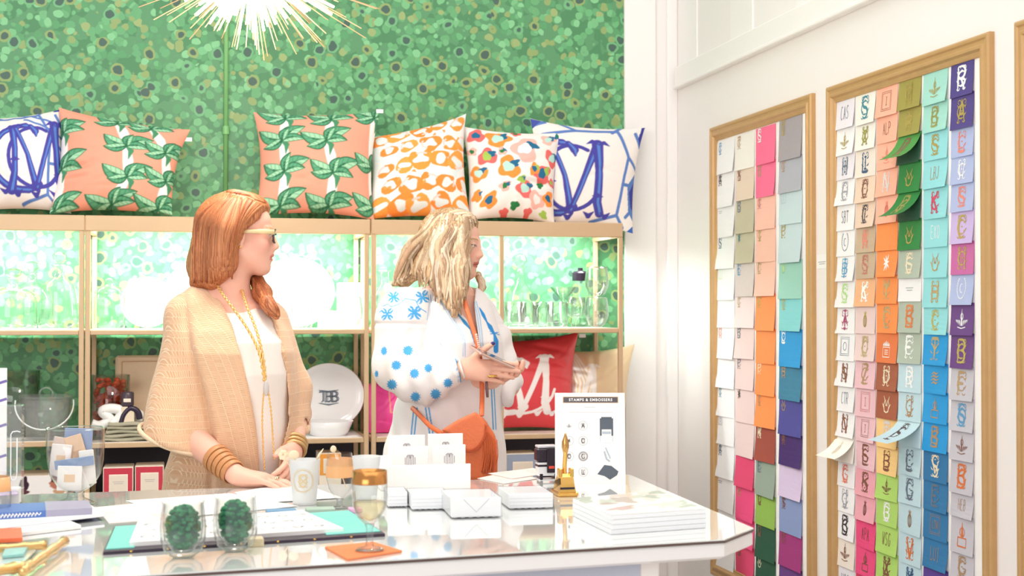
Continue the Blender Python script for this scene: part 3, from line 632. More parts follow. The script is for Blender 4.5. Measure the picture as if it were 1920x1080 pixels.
def leaf(cv, x, y, ang, L, W, asp=1.0):
    ca, sa = math.cos(ang), math.sin(ang); t = np.linspace(0, 1, 12); pr = W*np.sin(np.pi*t**.8)**.8; bend = .12*L*np.sin(np.pi*t)
    up_ = [(x+L*a*ca-(b+c)*sa, y+(L*a*sa+(b+c)*ca)) for a, b, c in zip(t, pr, bend)]; dn = [(x+L*a*ca-(c-b)*sa, y+(L*a*sa+(c-b)*ca)) for a, b, c in zip(t, pr, bend)]
    mid = [(x+L*a*ca-c*sa, y+L*a*sa+c*ca) for a, c in zip(t, bend)]
    cv.poly(up_+dn[::-1], '5FA57C'); cv.poly(mid+dn[::-1], 'A8D9B2'); cv.stroke(up_, .006, '2F6E4C'); cv.stroke(dn, .004, '4A8A62'); cv.stroke(mid, [.009]*6+[.003]*6, '2B6A48')
    for k in range(2, 10, 2): cv.stroke([mid[k], tuple(np.array(dn[min(k+2, 11)])*.85+np.array(mid[k])*.15)], .0022, '5FA57C'); cv.stroke([mid[k], tuple(np.array(up_[min(k+2, 11)])*.8+np.array(mid[k])*.2)], .0025, '3F8560')
def art_leaves(seed, stems):
    cv = Canvas(170, 'F6A48A'); rs = random.Random(seed)
    for st in stems:
        for k in range(len(st)-1):
            (x0, y0), (x1, y1) = st[k], st[k+1]
            cv.stroke([(x0, y0), ((x0+x1)/2+.01, (y0+y1)/2), (x1, y1)], [.028, .042, .030], 'FBF4F0')
        for k, (x, y) in enumerate(st):
            cv.stroke([(x+.03, y-.14), (x+.04, y-.05), (x, y)], [.004, .024, .012], '4B9068')
            for ang, L, W in ((rs.uniform(.45, .75), .20, .050), (math.pi-rs.uniform(.35, .7), .18, .048), (rs.uniform(-.15, .2), .15, .036), (math.pi+rs.uniform(.0, .4), .14, .036), (rs.uniform(1.1, 1.35), .13, .03)):
                leaf(cv, x, y, ang, L*rs.uniform(1.1, 1.35), W*1.2)
    return cv
def art_orange():
    cv = Canvas(170, 'F7F4F1'); rs = random.Random(3)
    for k in range(9): cv.ell(rs.random(), rs.random(), .12, .07, 'E6EEEC', rs.uniform(0, 3), .15)
    for j in range(5):
        for i in range(5):
            x = .10+.2*i+rs.uniform(-.03, .03)+(.08 if j % 2 else 0); y = .08+.21*j+rs.uniform(-.03, .03); r = rs.uniform(.062, .092); a0 = rs.uniform(0, 360); sp = rs.uniform(230, 320)
            cv.ell(x, y, r, r*.8, 'E9EFED'); col = rs.choice(['FF9440', 'FFA64C', 'FF9E44'])
            p = arc(x, y, r*1.1, r*.85, a0, a0+sp, 14); cv.stroke(p, [r*(.30+.18*math.sin(q*.9+i)) for q in range(14)], col)
            cv.stroke(arc(x, y, r*1.05, r*.8, a0+sp+8, a0+335, 4), .010, 'F8D4CC')
    for k in range(10): x, y = rs.random(), rs.random(); cv.ell(x, y, .022, .014, 'FFA050', rs.random()*3, .2)
    return cv
def art_multi():
    cv = Canvas(170, 'FAF3EE'); rs = random.Random(8)
    O, K, T_, G, Lm, Mi, Pk = 'FF9A44', 'F0706C', '256F96', '2C8048', 'A8CC5C', 'BFE8DC', 'F8BEB2'
    data = [(.12, .88, .09, K, T_, None), (.33, .84, .12, O, Mi, T_), (.60, .72, .15, Pk, 'F4FAF8', T_), (.86, .88, .08, Pk, Mi, T_), (.93, .66, .10, K, Mi, T_), (.20, .62, .10, K, Lm, T_), (.42, .50, .12, O, Mi, T_), (.80, .46, .11, K, T_, Lm), (.10, .45, .09, O, Mi, T_),
            (.70, .50, .065, O, T_, Lm), (.60, .28, .10, K, Mi, T_), (.38, .30, .06, Pk, G, T_), (.75, .18, .10, Pk, 'FAF3EE', None), (.22, .16, .09, O, T_, None), (.90, .22, .08, O, T_, None), (.50, .10, .05, G, G, None), (.05, .70, .05, Pk, G, None), (.56, .38, .045, Lm, Lm, T_), (.78, .34, .04, G, G, None), (.36, .68, .05, Pk, G, T_),
            (.08, .22, .06, O, O, T_), (.94, .40, .05, K, Lm, None), (.66, .04, .05, K, K, None), (.85, .05, .045, Lm, Lm, None), (.4, .03, .05, K, K, None), (.52, .95, .05, K, G, None), (.97, .95, .05, T_, G, None)]
    for k, (x, y, r, a, b, c) in enumerate(data):
        cv.ell(x, y, r*1.05, r*.85, a, rs.uniform(0, 3), .16, rs.uniform(0, 6))
        if c: cv.ell(x+r*.45, y+r*.35, r*.5, r*.33, c, rs.uniform(-1, 1), .2, k)
        cv.ell(x-r*.05, y+r*.05, r*.52, r*.42, b, rs.uniform(0, 3), .10, rs.uniform(0, 6))
    return cv
TOPZ = 1.694
cv = Canvas(170, 'F6EEE9'); trellis(cv, '5F82C4', .014); cv.stroke([(.55, .99), (1, .80)], .012, '5F82C4'); cv.stroke([(.6, .90), (1, .70)], .012, '5F82C4'); cv.stroke([(.92, 1), (1, 1)], .03, '3B3F98'); art_mono(cv, .70, .48, .72, '4C48A4', '5A86D0')
cushion([(-62, 222), (119, 203), (134, 401), (-64, 400)], 4.99, 5.09, cv, 'white cushion with blue monogram, cut off by left edge of photo', zmin=TOPZ, seed=2, grp='patterned cushions on top of the shelves')
cv = art_leaves(4, [[(.04, .02), (.03, .4), (.02, .75)], [(.50, .03), (.60, .30), (.56, .62), (.46, .92)], [(.88, .03), (.93, .33), (.88, .63), (.72, .90)]])
cushion([(110, 201), (357, 243), (323, 404), (92, 402)], 4.95, 5.07, cv, 'coral banana-leaf cushion beside the cushion at far left', .09, TOPZ, seed=3, folds=[(.0, .35, .35, .42, .014, .06), (.02, .28, .3, .30, .008, .05)], grp='patterned cushions on top of the shelves', tagc=(353, 262))
cv = art_leaves(9, [[(.20, .05), (.22, .36), (.20, .66), (.24, .92)], [(.60, .04), (.62, .34), (.56, .64), (.60, .90)], [(1.0, .1), (.99, .45), (.96, .92)]])
cushion([(475, 210), (714, 207), (702, 413), (478, 406)], 4.93, 5.05, cv, 'coral banana-leaf cushion right of the red-haired woman', .09, TOPZ, seed=5, grp='patterned cushions on top of the shelves', tagc=(712, 209))
cushion([(690, 258), (874, 213), (884, 414), (688, 412)], 4.96, 5.08, art_orange(), 'white cushion with orange leopard spots between coral and multicoloured cushions', .09, TOPZ, seed=6, grp='patterned cushions on top of the shelves', folds=[(.7, .55, 1, .5, .010, .06)])
cushion([(864, 236), (1054, 248), (1040, 420), (876, 414)], 5.0, 5.10, art_multi(), 'white cushion with spots in orange, green, teal and pink', .085, TOPZ, seed=7, grp='patterned cushions on top of the shelves', folds=[(.5, .38, .95, .35, .014, .06)])
cv = Canvas(170, 'F6EEE9'); trellis(cv, '5F82C4'); cv.poly([(.90, .42), (1, .55), (1, .1), (.93, .18)], '5F82C4'); cv.poly([(.93, .36), (1, .48), (1, .2), (.96, .22)], '3E3E98'); cv.poly([(.0, .9), (.10, 1), (0, 1)], '4A56A8'); cv.poly([(.96, .88), (1, .80), (1, 1), (.97, 1)], '3B3F98'); cv.poly([(.93, 0), (1, 0), (1, .07)], '3E6CC0')
art_mono(cv, .34, .44, .74, '4C48A4', '5A86D0')
cushion([(994, 222), (1210, 239), (1187, 438), (998, 424)], 5.06, 5.13, cv, 'white cushion with blue monogram at right end of the shelf top', .062, None, seed=8, grp='patterned cushions on top of the shelves')
# cushions on the lower shelf
LZ = .9305
cv = Canvas(170, 'E2434B'); art_mono(cv, .47, .42, .62, 'FBF6F4', None, False); cv.stroke(arc(.47, .42, .3, .3, 190, 350, 14), .014, 'FBF6F4')
cushion([(880, 640), (1085, 622), (1078, 808), (872, 812)], 4.96, 5.08, cv, 'red satin cushion with white monogram on lower shelf', .09, LZ, M_red, seed=9, tagc=(1092, 630), folds=[(.5, .9, .95, .75, .012, .08), (.55, .7, .95, .6, .01, .06), (.6, .5, 1, .45, .008, .05)])
cv = Canvas(120, 'E3C9A4')
for k in range(7): cv.stroke([(.06+.03*k, .95), (.12+.05*k, .6), (.1+.04*k, .25)], .012, 'F4EDE4')
art_mono(cv, .25, .5, .6, 'F6F0EA', None, False)
M_met = colmat('metallic_linen', .35, bump=.2, bscale=500); M_met.node_tree.nodes['Principled BSDF'].inputs['Metallic'].default_value = .45
cushion([(1040, 655), (1190, 645), (1172, 824), (1042, 822)], 5.05, 5.10, cv, 'metallic gold cushion with pale monogram behind the red cushion', .07, LZ, M_met, seed=11)
cv = Canvas(110, 'EE4598'); cv.stroke([(.35, .65), (.75, .65), (.75, .3), (.35, .3), (.35, .65)], .008, 'E8A880')
cushion([(672, 722), (812, 690), (800, 826), (690, 822)], 5.0, 5.10, cv, 'hot pink cushion on lower shelf behind the brass posts', .08, LZ, M_red, seed=12)
# ================================================================== things on the shelves
def gl(name, label, cat, px, pyb, y, prof, m=None, grp=None, sx=1, z=None, n=28, pname='bowl'):
    """lathed glassware standing at a shelf point; prof in metres"""
    b = on(px, pyb, 1, y)
    if z is not None: b[2] = z
    t = thing(name, label, cat, b, grp)
    build(pname, MB().lathe(prof, b, n, sx=sx), m or M_glass, t, True)
    return t, b
S1 = 1.3105; S2 = .9305; S3 = .6185
def pxr(d, y=4.95): return d*y*1.03/F    # pixels to metres at a shelf depth
# --- upper shelf, left unit: decanters
def decanter(px, y, w_, h, label, tall=False):
    r = w_/2
    if tall: body = [(0, .004), (r*1.0, .004), (r*1.0, .03), (r*.93, h*.22), (r*.80, h*.48), (r*.72, h*.58), (r*.35, h*.66), (r*.24, h*.72), (r*.26, h*.80), (r*.42, h*.84)]
    else: body = [(0, .004), (r*.98, .004), (r, .02), (r, h*.45), (r*.9, h*.58), (r*.6, h*.66), (r*.22, h*.70), (r*.22, h*.82), (r*.36, h*.85)]
    t, b = gl('decanter', label, 'decanter', px, 615, y, body, z=S1, grp='glass decanters on the upper shelf', n=32 if tall else 24, sx=1)
    st = [(0, h*.72), (r*.17, h*.74), (r*.18, h*.86), (r*.34, h*.90), (r*.36, h*.97), (r*.15, h), (0, h)]
    build('stopper', MB().lathe(st, b, 12), glassmat('cut_glass', (.97, 1, .99), 2.2), t, False)
    return t
decanter(24, 4.93, .155, .205, 'squat glass decanter with stopper near left edge of photo')
decanter(60, 5.09, .15, .235, 'squat glass decanter standing behind another near left edge')
decanter(111, 4.96, .135, .262, 'tall bell-shaped glass decanter left of the brass posts', True)
t, b = gl('candy_jar', 'cylindrical lidded glass jar left of the white plate', 'jar', 205, 615, 4.96, [(0, .003), (.050, .003), (.052, .012), (.052, .105), (.047, .118)], z=S1, pname='jar_body')
build('lid', MB().lathe([(.049, .119), (.050, .128), (.040, .142), (.014, .150), (.012, .158), (.018, .168), (0, .176)], b, 24), glassmat('cut_glass'), t, True)
mb = MB()
for k in range(2): ribbon(mb, [(-.012, -.02+.04*k), (.012, -.02+.04*k)], .004, (b[0]-.02, b[1]-.0525, b[2]+.055), (1, 0, 0), (0, 0, 1))
def plate(cx, cy, rx, ry, y, label, rim=.82, z=None, tilt=.16, mono=None, grp='white serving plates on the shelves', zfloor=None):
    c = on(cx, cy, 1, y); a = pxr(rx, y); bz = pxr(ry, y)
    if zfloor is not None: c[2] = zfloor+bz*math.cos(tilt)+.002
    t = thing('serving_plate', label, 'plate', (c[0], c[1], c[2]), grp)
    M_ = Matrix.Translation(c)@Matrix.Rotation(math.pi/2-tilt, 4, 'X')
    mb = MB(); mb.M = M_
    prof = [(0, .004), (a*rim*.92, .004), (a*rim, .007), (a*.97, .018), (a, .0175), (a*.97, .011), (a*rim, 0), (0, 0)]
    mb.lathe(prof, (0, 0, 0), 56, sy=bz/a); build('plate_body', mb, M_china, t, True)
    if mono:
        mb = MB(); mb.M = M_
        for ch, x, sx_, sy_, wd in mono:
            for st in GL[ch]:
                p = np.array(st, float); p = np.column_stack([(p[:, 0]-.5)*sx_+x, (p[:, 1]-.5)*sy_-bz*.02])
                for q in (0, .0055): ribbon(mb, p+np.array([q, 0]), wd*(1 if q == 0 else .5), (0, 0, .0062), (1, 0, 0), (0, 1, 0))
        for yy in (-bz*.22, bz*.18): ribbon(mb, [(-a*.28, yy), (0, yy-.006), (a*.28, yy)], [.001, .003, .001], (0, 0, .0062), (1, 0, 0), (0, 1, 0))
        for kx in range(5): ribbon(mb, [(-a*.2+a*.1*kx, -bz*.2), (-a*.17+a*.1*kx, -bz*.14)], .0016, (0, 0, .0062), (1, 0, 0), (0, 1, 0))
        s = build('monogram', mb, mat('slate_print', '7A8594', .4), t, world=True); s['label'] = 'grey printed monogram'
    return t
plate(277, 572, 46, 45, 4.99, 'small round white plate right of the lidded glass jar', zfloor=S1)
plate(368, 562, 56, 58, 5.08, 'white plate half hidden behind the red-haired woman, beside the small plate', zfloor=S1, tilt=.1)
plate(554, 550, 70, 63, 5.08, 'large oval white platter behind the red-haired woman\'s shoulder', zfloor=S1, tilt=.1)
tb = [(0, .004), (.034, .004), (.038, .02), (.041, .082), (.0385, .082), (.0355, .022), (0, .018)]
gl('rocks_glass', 'short clear tumbler in front of the oval platter', 'glass', 566, 612, 4.90, [(r, z*.98) for r, z in tb], z=S1, grp='tumblers on the upper shelf')
def carton(name, px0, px1, pyt, pyb, y, dep, label, m=None, z=None, cat='box', lean=0.0):
    a = on(px0, pyt, 1, y); c = on(px1, pyb, 1, y); z0 = z if z is not None else c[2]
    t = thing(name, label, cat, ((a[0]+c[0])/2, y+dep/2, z0))
    build('box_body', MB().box(a[0], c[0], y, y+dep, z0, a[2], min(.003, dep*.3)), m or M_paper, t)
    return t, a, c, z0
carton('gift_carton', 598, 632, 583, 612, 4.92, .05, 'small white carton between tumbler and stemless glass', z=S1)
carton('gift_carton', 636, 690, 530, 612, 5.02, .10, 'tall white carton behind the stemless wine glass', z=S1)
stem = [(0, .003), (.018, .003), (.030, .012), (.043, .04), (.045, .065), (.038, .108), (.036, .112), (.0355, .108), (.0425, .065), (.040, .04), (.025, .012), (0, .008)]
gl('wine_glass', 'stemless wine glass in front of the white carton', 'glass', 657, 612, 4.91, stem, z=S1, grp='stemless wine glasses')
# right unit upper shelf
tumbler = [(0, .004), (.038, .004), (.040, .02), (.041, .095), (.039, .095), (.037, .02), (0, .016)]
gl('highball_glass', 'straight glass tumbler just right of the thin centre post', 'glass', 966, 612, 4.92, tumbler, z=S1, grp='straight tumblers')
gl('highball_glass', 'straight glass tumbler second from the centre post', 'glass', 990, 612, 5.02, tumbler, z=S1, grp='straight tumblers')
gl('highball_glass', 'straight glass tumbler below the martini glass', 'glass', 1044, 612, 4.92, tumbler, z=S1, grp='straight tumblers')
gl('highball_glass', 'straight glass tumbler behind the one below the martini glass', 'glass', 1018, 612, 5.05, tumbler, z=S1, grp='straight tumblers')
gl('highball_glass', 'straight glass tumbler left of the thin centre post', 'glass', 925, 612, 4.96, tumbler, z=S1, grp='straight tumblers')
t, b = gl('decanter', 'glass decanter standing behind the tumblers by the centre post', 'decanter', 975, 612, 5.12, [(0, .004), (.06, .004), (.062, .02), (.05, .13), (.02, .17), (.017, .22), (.03, .232)], z=S1, grp='glass decanters on the upper shelf')
build('stopper', MB().lathe([(0, .2), (.014, .21), (.014, .235), (.03, .25), (.022, .272), (0, .28)], b, 12), glassmat('cut_glass'), t)
mart = [(0, .002), (.032, .002), (.006, .008), (.004, .02), (.004, .085), (.052, .145), (.0505, .145), (.003, .088), (0, .088)]
gl('martini_glass', 'martini glass behind the tumblers', 'glass', 1056, 612, 5.08, [(r, z*1.05) for r, z in mart], z=S1)
brandy = [(0, .002), (.028, .002), (.006, .008), (.005, .03), (.030, .045), (.038, .07), (.034, .112), (.0325, .112), (.036, .07), (.028, .048), (0, .04)]
gl('goblet', 'short stemmed goblet left of the stacked stemless glasses', 'glass', 1080, 612, 4.93, brandy, z=S1)
t, b = gl('wine_glass', 'lower stemless wine glass of the stacked pair', 'glass', 1119, 612, 4.93, stem, z=S1, grp='stemless wine glasses')
t, b2 = gl('wine_glass', 'upper stemless wine glass of the stacked pair', 'glass', 1119, 500, 4.93, stem, z=S1+.1125, grp='stemless wine glasses')
t, b = gl('cocktail_shaker', 'clear shaker with black cap behind stacked stemless glasses', 'shaker', 1088, 612, 5.08, [(0, .004), (.034, .004), (.036, .02), (.032, .16), (.03, .175)], z=S1)
build('cap', MB().lathe([(.031, .176), (.032, .205), (.026, .212), (.010, .214), (.010, .225), (0, .226)], b, 20), M_black, t, True, angle=40)
gl('decanter', 'round glass decanter beside the blonde woman\'s hair', 'decanter', 722, 612, 5.0, [(0, .004), (.05, .004), (.05, .12), (.02, .16), (.018, .2), (.028, .21)], z=S1, grp='glass decanters on the upper shelf')
# --- lower shelf, left unit
gl('glass_cylinder', 'tall clear cylinder vase behind the acrylic stand', 'vase', 28, 818, 5.09, [(0, .004), (.082, .004), (.083, .225), (.080, .225), (.079, .012), (0, .012)], z=.9405)
t, b = gl('ice_bucket', 'clear acrylic ice bucket with lid and curved handle', 'ice bucket', 86, 815, 4.945, [(0, .004), (.066, .004), (.085, .135), (.082, .135), (.063, .01), (0, .01)], m=M_acryl, z=.9405, pname='bucket_body')
build('lid', MB().lathe([(.088, .137), (.088, .146), (.03, .150), (0, .150)], b, 32), M_acryl, t, True, angle=35)
a = np.linspace(0, math.pi, 12); build('lid_knob', MB().tube([b+np.array([.022*math.cos(x), 0, .150+.022*math.sin(x)]) for x in a], .003, 8), M_acryl, t, True)
a = np.linspace(-.15, math.pi+.15, 20); build('handle', MB().tube([b+np.array([.094*math.cos(x), -.05-.02*math.sin(x), .120-.085*math.sin(x)]) for x in a], .0055, 8, flat=.5), mat('white_acrylic', 'F4F8F8', .2), t, True)
t = thing('acrylic_tray', 'shallow acrylic tray on lower shelf behind the clear stand', 'tray', on(60, 820, 1, 4.88)); p = np.array(t.location)
build('tray_body', MB().box(p[0]-.09, p[0]+.10, 4.865, 4.90, .9405, .952, .002), M_acryl, t)
# --- lower shelf, middle unit
t = thing('cutting_board', 'pale wooden cutting board with groove leaning behind the knot', 'cutting board', (on(262, 815, 1, 5.08)[0], 5.10, S2))
mb = MB(); c = on(278, 740, 1, 5.1); mb.M = Matrix.Translation((c[0], 5.11, S2))@Matrix.Rotation(-.13, 4, 'X'); mb.box(-.115, .115, -.010, .010, .0, .285, .008)
build('board', mb, mat('pale_maple', 'EBCFAE', .5, var=.08, scale=14), t)
mb = MB(); mb.M = Matrix.Translation((c[0], 5.11, S2))@Matrix.Rotation(-.13, 4, 'X')
for q in ([(-.092, -.0106, .262), (.092, -.0106, .262)], [(-.092, -.0106, .262), (-.092, -.0106, .02)], [(.092, -.0106, .262), (.092, -.0106, .02)]): mb.tube(q, .0022, 6)
build('groove', mb, mat('groove_brown', 'D6AE8A', .6), t)
t, b = gl('glass_jar', 'clear jar packed with orange-red shell beads', 'jar', 206, 790, 5.02, [(0, .004), (.066, .004), (.068, .22), (.066, .22), (.064, .01), (0, .01)], z=S2)
rs = np.random.RandomState(3); mb = MB()
for k in range(190):
    a, r, z = rs.uniform(0, 6.28), .054*math.sqrt(rs.rand()), rs.uniform(.012, .205); q = rs.uniform(.007, .014)
    mb.ball(b+np.array([r*math.cos(a), r*math.sin(a), z]), (q, q, q*.8), 8, 5)
o = build('shell_filling', mb, mat('coral_shell', 'E0532C', .35, var=.25, scale=60), t, True); o['kind'] = 'stuff'
t, b = gl('scented_candle', 'dark jar with pale round label in front of the board', 'candle', 239, 740, 4.935, [(0, 0), (.020, 0), (.022, .006), (.022, .046), (.018, .050), (0, .050)], m=mat('dark_jar', '4A3C46', .3), z=S2+.115, pname='jar_body')
build('label_sticker', MB().box(b[0]-.012, b[0]+.012, b[1]-.0238, b[1]-.0218, b[2]+.016, b[2]+.028), M_cream, t)
t2 = thing('small_box_stack', 'small ivory box under the dark candle jar', 'box', (b[0], b[1], S2)); build('box_body', MB().box(b[0]-.020, b[0]+.024, b[1]-.022, b[1]+.022, S2, S2+.115, .002), mat('ivory_box', 'E8D8C0', .6), t2)
# linen stack: separate folded cloths
for k in range(5):
    z = S2+.002+.0125*k; c = on(252, 830, 1, 4.94); xw = .100-.004*k
    mb = MB(); n = 20; R = []
    for i in range(n+1):
        u = -1+2*i/n; wv = .002*math.sin(5*u+k*2); R.append([(c[0]+u*xw, 4.88+.004*math.sin(3*u+k), z+wv), (c[0]+u*xw, 4.874, z+.006+wv), (c[0]+u*xw, 4.885, z+.0115+wv*.8), (c[0]+u*xw, 5.04, z+.0105+wv*.5), (c[0]+u*xw, 5.04, z)])
    mb.loft(R, True, True); o = build('folded_napkin', mb, mat('sage_linen', 'B3AE98', .9, var=.08, scale=40, bump=.4), None, True)
    tag(o, ['olive-grey folded linen napkin, %s of the stack' % w for w in ('bottom', 'second from bottom', 'middle', 'second from top', 'topmost')][k], 'napkin', 'folded linen napkins on the lower shelf')
# white knot with dark ring
kb = on(215, 797, 1, 4.93); kz = S2+.066
t = thing('decorative_knot', 'white knotted ornament with one dark link on napkin stack', 'ornament', (kb[0], 4.94, kz))
def px(pts, y): return [on(a, b_, 1, y) for a, b_ in pts]
def smooth(pts, n=24):
    pts = np.asarray(pts, float); m = len(pts); out = []
    for i in range(m-1):
        p0, p1, p2, p3 = pts[max(i-1, 0)], pts[i], pts[i+1], pts[min(i+2, m-1)]
        for k in range(n//(m-1)+1):
            u = k/(n//(m-1)+1); out.append(.5*((2*p1)+(-p0+p2)*u+(2*p0-5*p1+4*p2-p3)*u*u+(-p0+3*p1-3*p2+p3)*u**3))
    return np.array(out+[pts[-1]])
build('white_link', MB().tube(smooth(px([(172, 795), (188, 798), (206, 786), (192, 772), (206, 766), (226, 770), (222, 786), (205, 796)], 4.93), 40), .017, 12), mat('white_ceramic', 'F8F7F5', .3), t, True)
build('white_link', MB().tube(smooth(px([(236, 795), (246, 782), (262, 776), (256, 796)], 4.95), 24), .014, 12), mat('white_ceramic', 'F8F7F5', .3), t, True)
build('dark_link', MB().tube(smooth(px([(227, 796), (232, 778), (244, 766), (258, 772), (262, 786)], 4.92), 24), .0105, 12), mat('navy_ceramic', '2E2038', .3), t, True)['label'] = 'dark navy link'
# charger with TB monogram and bowl
gb = on(616, 822, 1, 4.95)
t = thing('serving_bowl', 'white bowl on lower shelf in front of the monogrammed plate', 'bowl', (gb[0], 4.95, S2))
build('bowl_body', MB().lathe([(0, .0), (.062, .0), (.070, .012), (.088, .052), (.086, .052), (.066, .014), (0, .008)], (gb[0], 4.95, S2), 40), M_china, t, True)
plate(616, 745, 64, 59, 5.08, 'round white platter with grey TB monogram on lower shelf', zfloor=S2+.012, mono=[('T', -.020, .026, .036, .0026), ('B', .000, .018, .036, .0022), ('B', .020, .022, .036, .0030)], tilt=.12)
t = thing('paper_sheet', 'white paper under the bowl on the lower shelf', 'paper', (gb[0]-.03, 4.93, S2)); build('sheet', MB().box(gb[0]-.09, gb[0]+.10, 4.87, 5.04, S2-.001, S2+.0004), M_paper, t)
# --- bottom shelf
def framedbox(x0, x1, yt, label, cm, y=4.87, h=.20):
    a = on(x0, yt, 1, y); c = on(x1, yt, 1, y); t = thing('gift_box', label, 'box', ((a[0]+c[0])/2, y+.06, S3), 'framed gift boxes on the bottom shelf')
    z1 = a[2]; z0 = S3; wd = c[0]-a[0]
    build('box_body', MB().box(a[0], c[0], y, y+.12, z0, z1, .002), M_cream, t)
    zz = max(z0, z1-wd*1.02)
    build('front_panel', MB().box(a[0]+.003, c[0]-.003, y-.001, y, zz+.003, z1-.003), cm, t)
    build('inner_border', MB().box(a[0]+wd*.20, c[0]-wd*.18, y-.002, y-.001, zz+wd*.12, z1-wd*.24), M_cream, t)
    s = build('window_label', MB().box(a[0]+wd*.23, c[0]-wd*.21, y-.003, y-.002, zz+wd*.15, z1-wd*.28), mat('label_ivory', 'E9DCCB', .6), t)
    mb = MB()
    for k in range(2): mb.box(a[0]+wd*(.33+.03*k), c[0]-wd*(.31+.03*k), y-.0035, y-.003, z1-wd*(.50+.06*k), z1-wd*(.485+.06*k))
    build('print', mb, mat('grey_print', 'B0A8AC'), s)
framedbox(193, 250, 877, 'red gift box with ivory label, left of the matching pair', mat('carmine_card', 'C8364A', .5))
framedbox(253, 307, 874, 'red gift box with ivory label, right of the matching pair', mat('carmine_card', 'C8364A', .5))
framedbox(949, 1010, 851, 'grey-blue gift box with pale label behind the black stamp', mat('greyblue_card', '9AA6BC', .5))
framedbox(598, 640, 850, 'amber framed gift box behind the stir-stick glass', mat('amber_card', 'F0A040', .5))
a = on(20, 893, 1, 4.87); c = on(142, 893, 1, 4.87); t = thing('spotted_box', 'box covered in brown and black animal spots, bottom shelf', 'box', ((a[0]+c[0])/2, 4.95, S3))
cv = Canvas(90, 'EFE9E6'); rs = random.Random(2)
for k in range(26): cv.ell(rs.random(), rs.random(), .05+.05*rs.random(), .06+.05*rs.random(), rs.choice(['3A2030', 'B5705A', '5A3038', 'C49A78', '8A7A72']), rs.random()*3, .2, k)
n = cv.n; g = np.linspace(0, 1, n); V = np.array([(a[0]+(c[0]-a[0])*u, 4.868, S3+(a[2]-S3)*v) for v in g for u in g]); I = np.arange(n*n).reshape(n, n)
mb = MB().add(V, np.stack([I[:-1, :-1].ravel(), I[:-1, 1:].ravel(), I[1:, 1:].ravel(), I[1:, :-1].ravel()], 1).tolist())
build('spotted_front', mb, M_print, t, col=cv.c.reshape(-1, 3)); build('box_body', MB().box(a[0], c[0], 4.869, 5.04, S3, a[2], .001), mat('ivory_box', 'E8D8C0'), t)
# ================================================================== things on the counter
def T_(px_, py_, z=0.0): return on(px_, py_, 2, ZT+z)
def quad(name, pts, z0, z1, m, parent=None, b=0.0):
    q = [T_(x, y) for x, y in pts]; a = sum((q[i-1][0]*q[i][1]-q[i][0]*q[i-1][1]) for i in range(4))
    if a < 0: q = q[::-1]
    mb = MB().prism([(p[0], p[1]) for p in q], ZT+z0, ZT+z1)
    return build(name, mb, m, parent)
def ctr(pts): return np.mean([T_(x, y) for x, y in pts], 0)
def glass_at(name, label, cat, px_, py_, prof, m=None, grp=None, pname='bowl', n=40, z=0.0):
    b = T_(px_, py_); b[2] += z; t = thing(name, label, cat, b, grp); build(pname, MB().lathe(prof, b, n), m or M_glass, t, True); return t, b
# papers
def sheet(name, pts, label, m=M_paper, z=0.0005, cat='paper', grp=None, th=.0006, ink=None, arcs=None):
    c = ctr(pts); t = thing(name, label, cat, (c[0], c[1], ZT), grp); quad('sheet', pts, z, z+th, m, t)
    if ink:
        q = [T_(x, y) for x, y in pts]; mb = MB(); rs = random.Random(int(pts[0][0])+7)
        for k in range(ink):
            u, v = rs.uniform(.12, .85), rs.uniform(.15, .85)
            o_ = (q[0]*(1-u)+q[1]*u)*(1-v)+(q[3]*(1-u)+q[2]*u)*v; o_[2] = ZT+z+th
            r = .008; ribbon(mb, [(r*math.cos(a)*(1+.4*math.sin(3*a)), r*math.sin(a)*(1+.3*math.cos(2*a))) for a in np.linspace(0, rs.uniform(3, 6), 9)], .0006, o_, (1, 0, 0), (0, 1, 0), off=.0003)
        build('print', mb, mat('grey_print', 'B0A8AC'), t)
    return t
blush_p = mat('blush_paper', 'F6E4DE', .6, var=.01)
sheet('loose_paper', [(178, 952), (205, 982), (340, 972), (300, 940)], 'blush sheet of paper left of the moss glasses', blush_p, ink=4)
sheet('loose_paper', [(236, 940), (330, 972), (560, 950), (430, 926)], 'white sheet of paper across the counter before the red-haired woman', M_paper, .0012, ink=6)
sheet('loose_paper', [(440, 925), (470, 946), (640, 935), (560, 905)], 'white paper under the woman\'s hand', M_paper, .002)
# swatch book
BK = [(193, 1041), (722, 1006), (655, 962), (214, 993)]
c = ctr(BK); t = thing('swatch_book', 'open turquoise swatch book with printed pages', 'book', (c[0], c[1], ZT))
def bil(u, v): 
    a = np.array(BK, float); return tuple((a[0]*(1-u)+a[1]*u)*(1-v)+(a[3]*(1-u)+a[2]*u)*v)
quad('cover', BK, 0, .006, mat('dark_cover', '3A2C3E', .5), t)
quad('endpaper', [bil(.006, .08), bil(.11, .08), bil(.11, .98), bil(.006, .98)], .006, .0075, mat('turquoise_paper', '7FD8CC', .6), t)
quad('endpaper', [bil(.80, .08), bil(.994, .08), bil(.994, .98), bil(.82, .98)], .006, .0075, mat('turquoise_paper', '7FD8CC', .6), t)
pg = quad('page_block', [bil(.09, .14), bil(.87, .16), bil(.80, .99), bil(.10, .99)], .006, .014, M_paper, t)
mb = MB(); rs = random.Random(12); pq = [T_(*bil(*q)) for q in ((.11, .2), (.84, .2), (.80, .94), (.12, .94))]
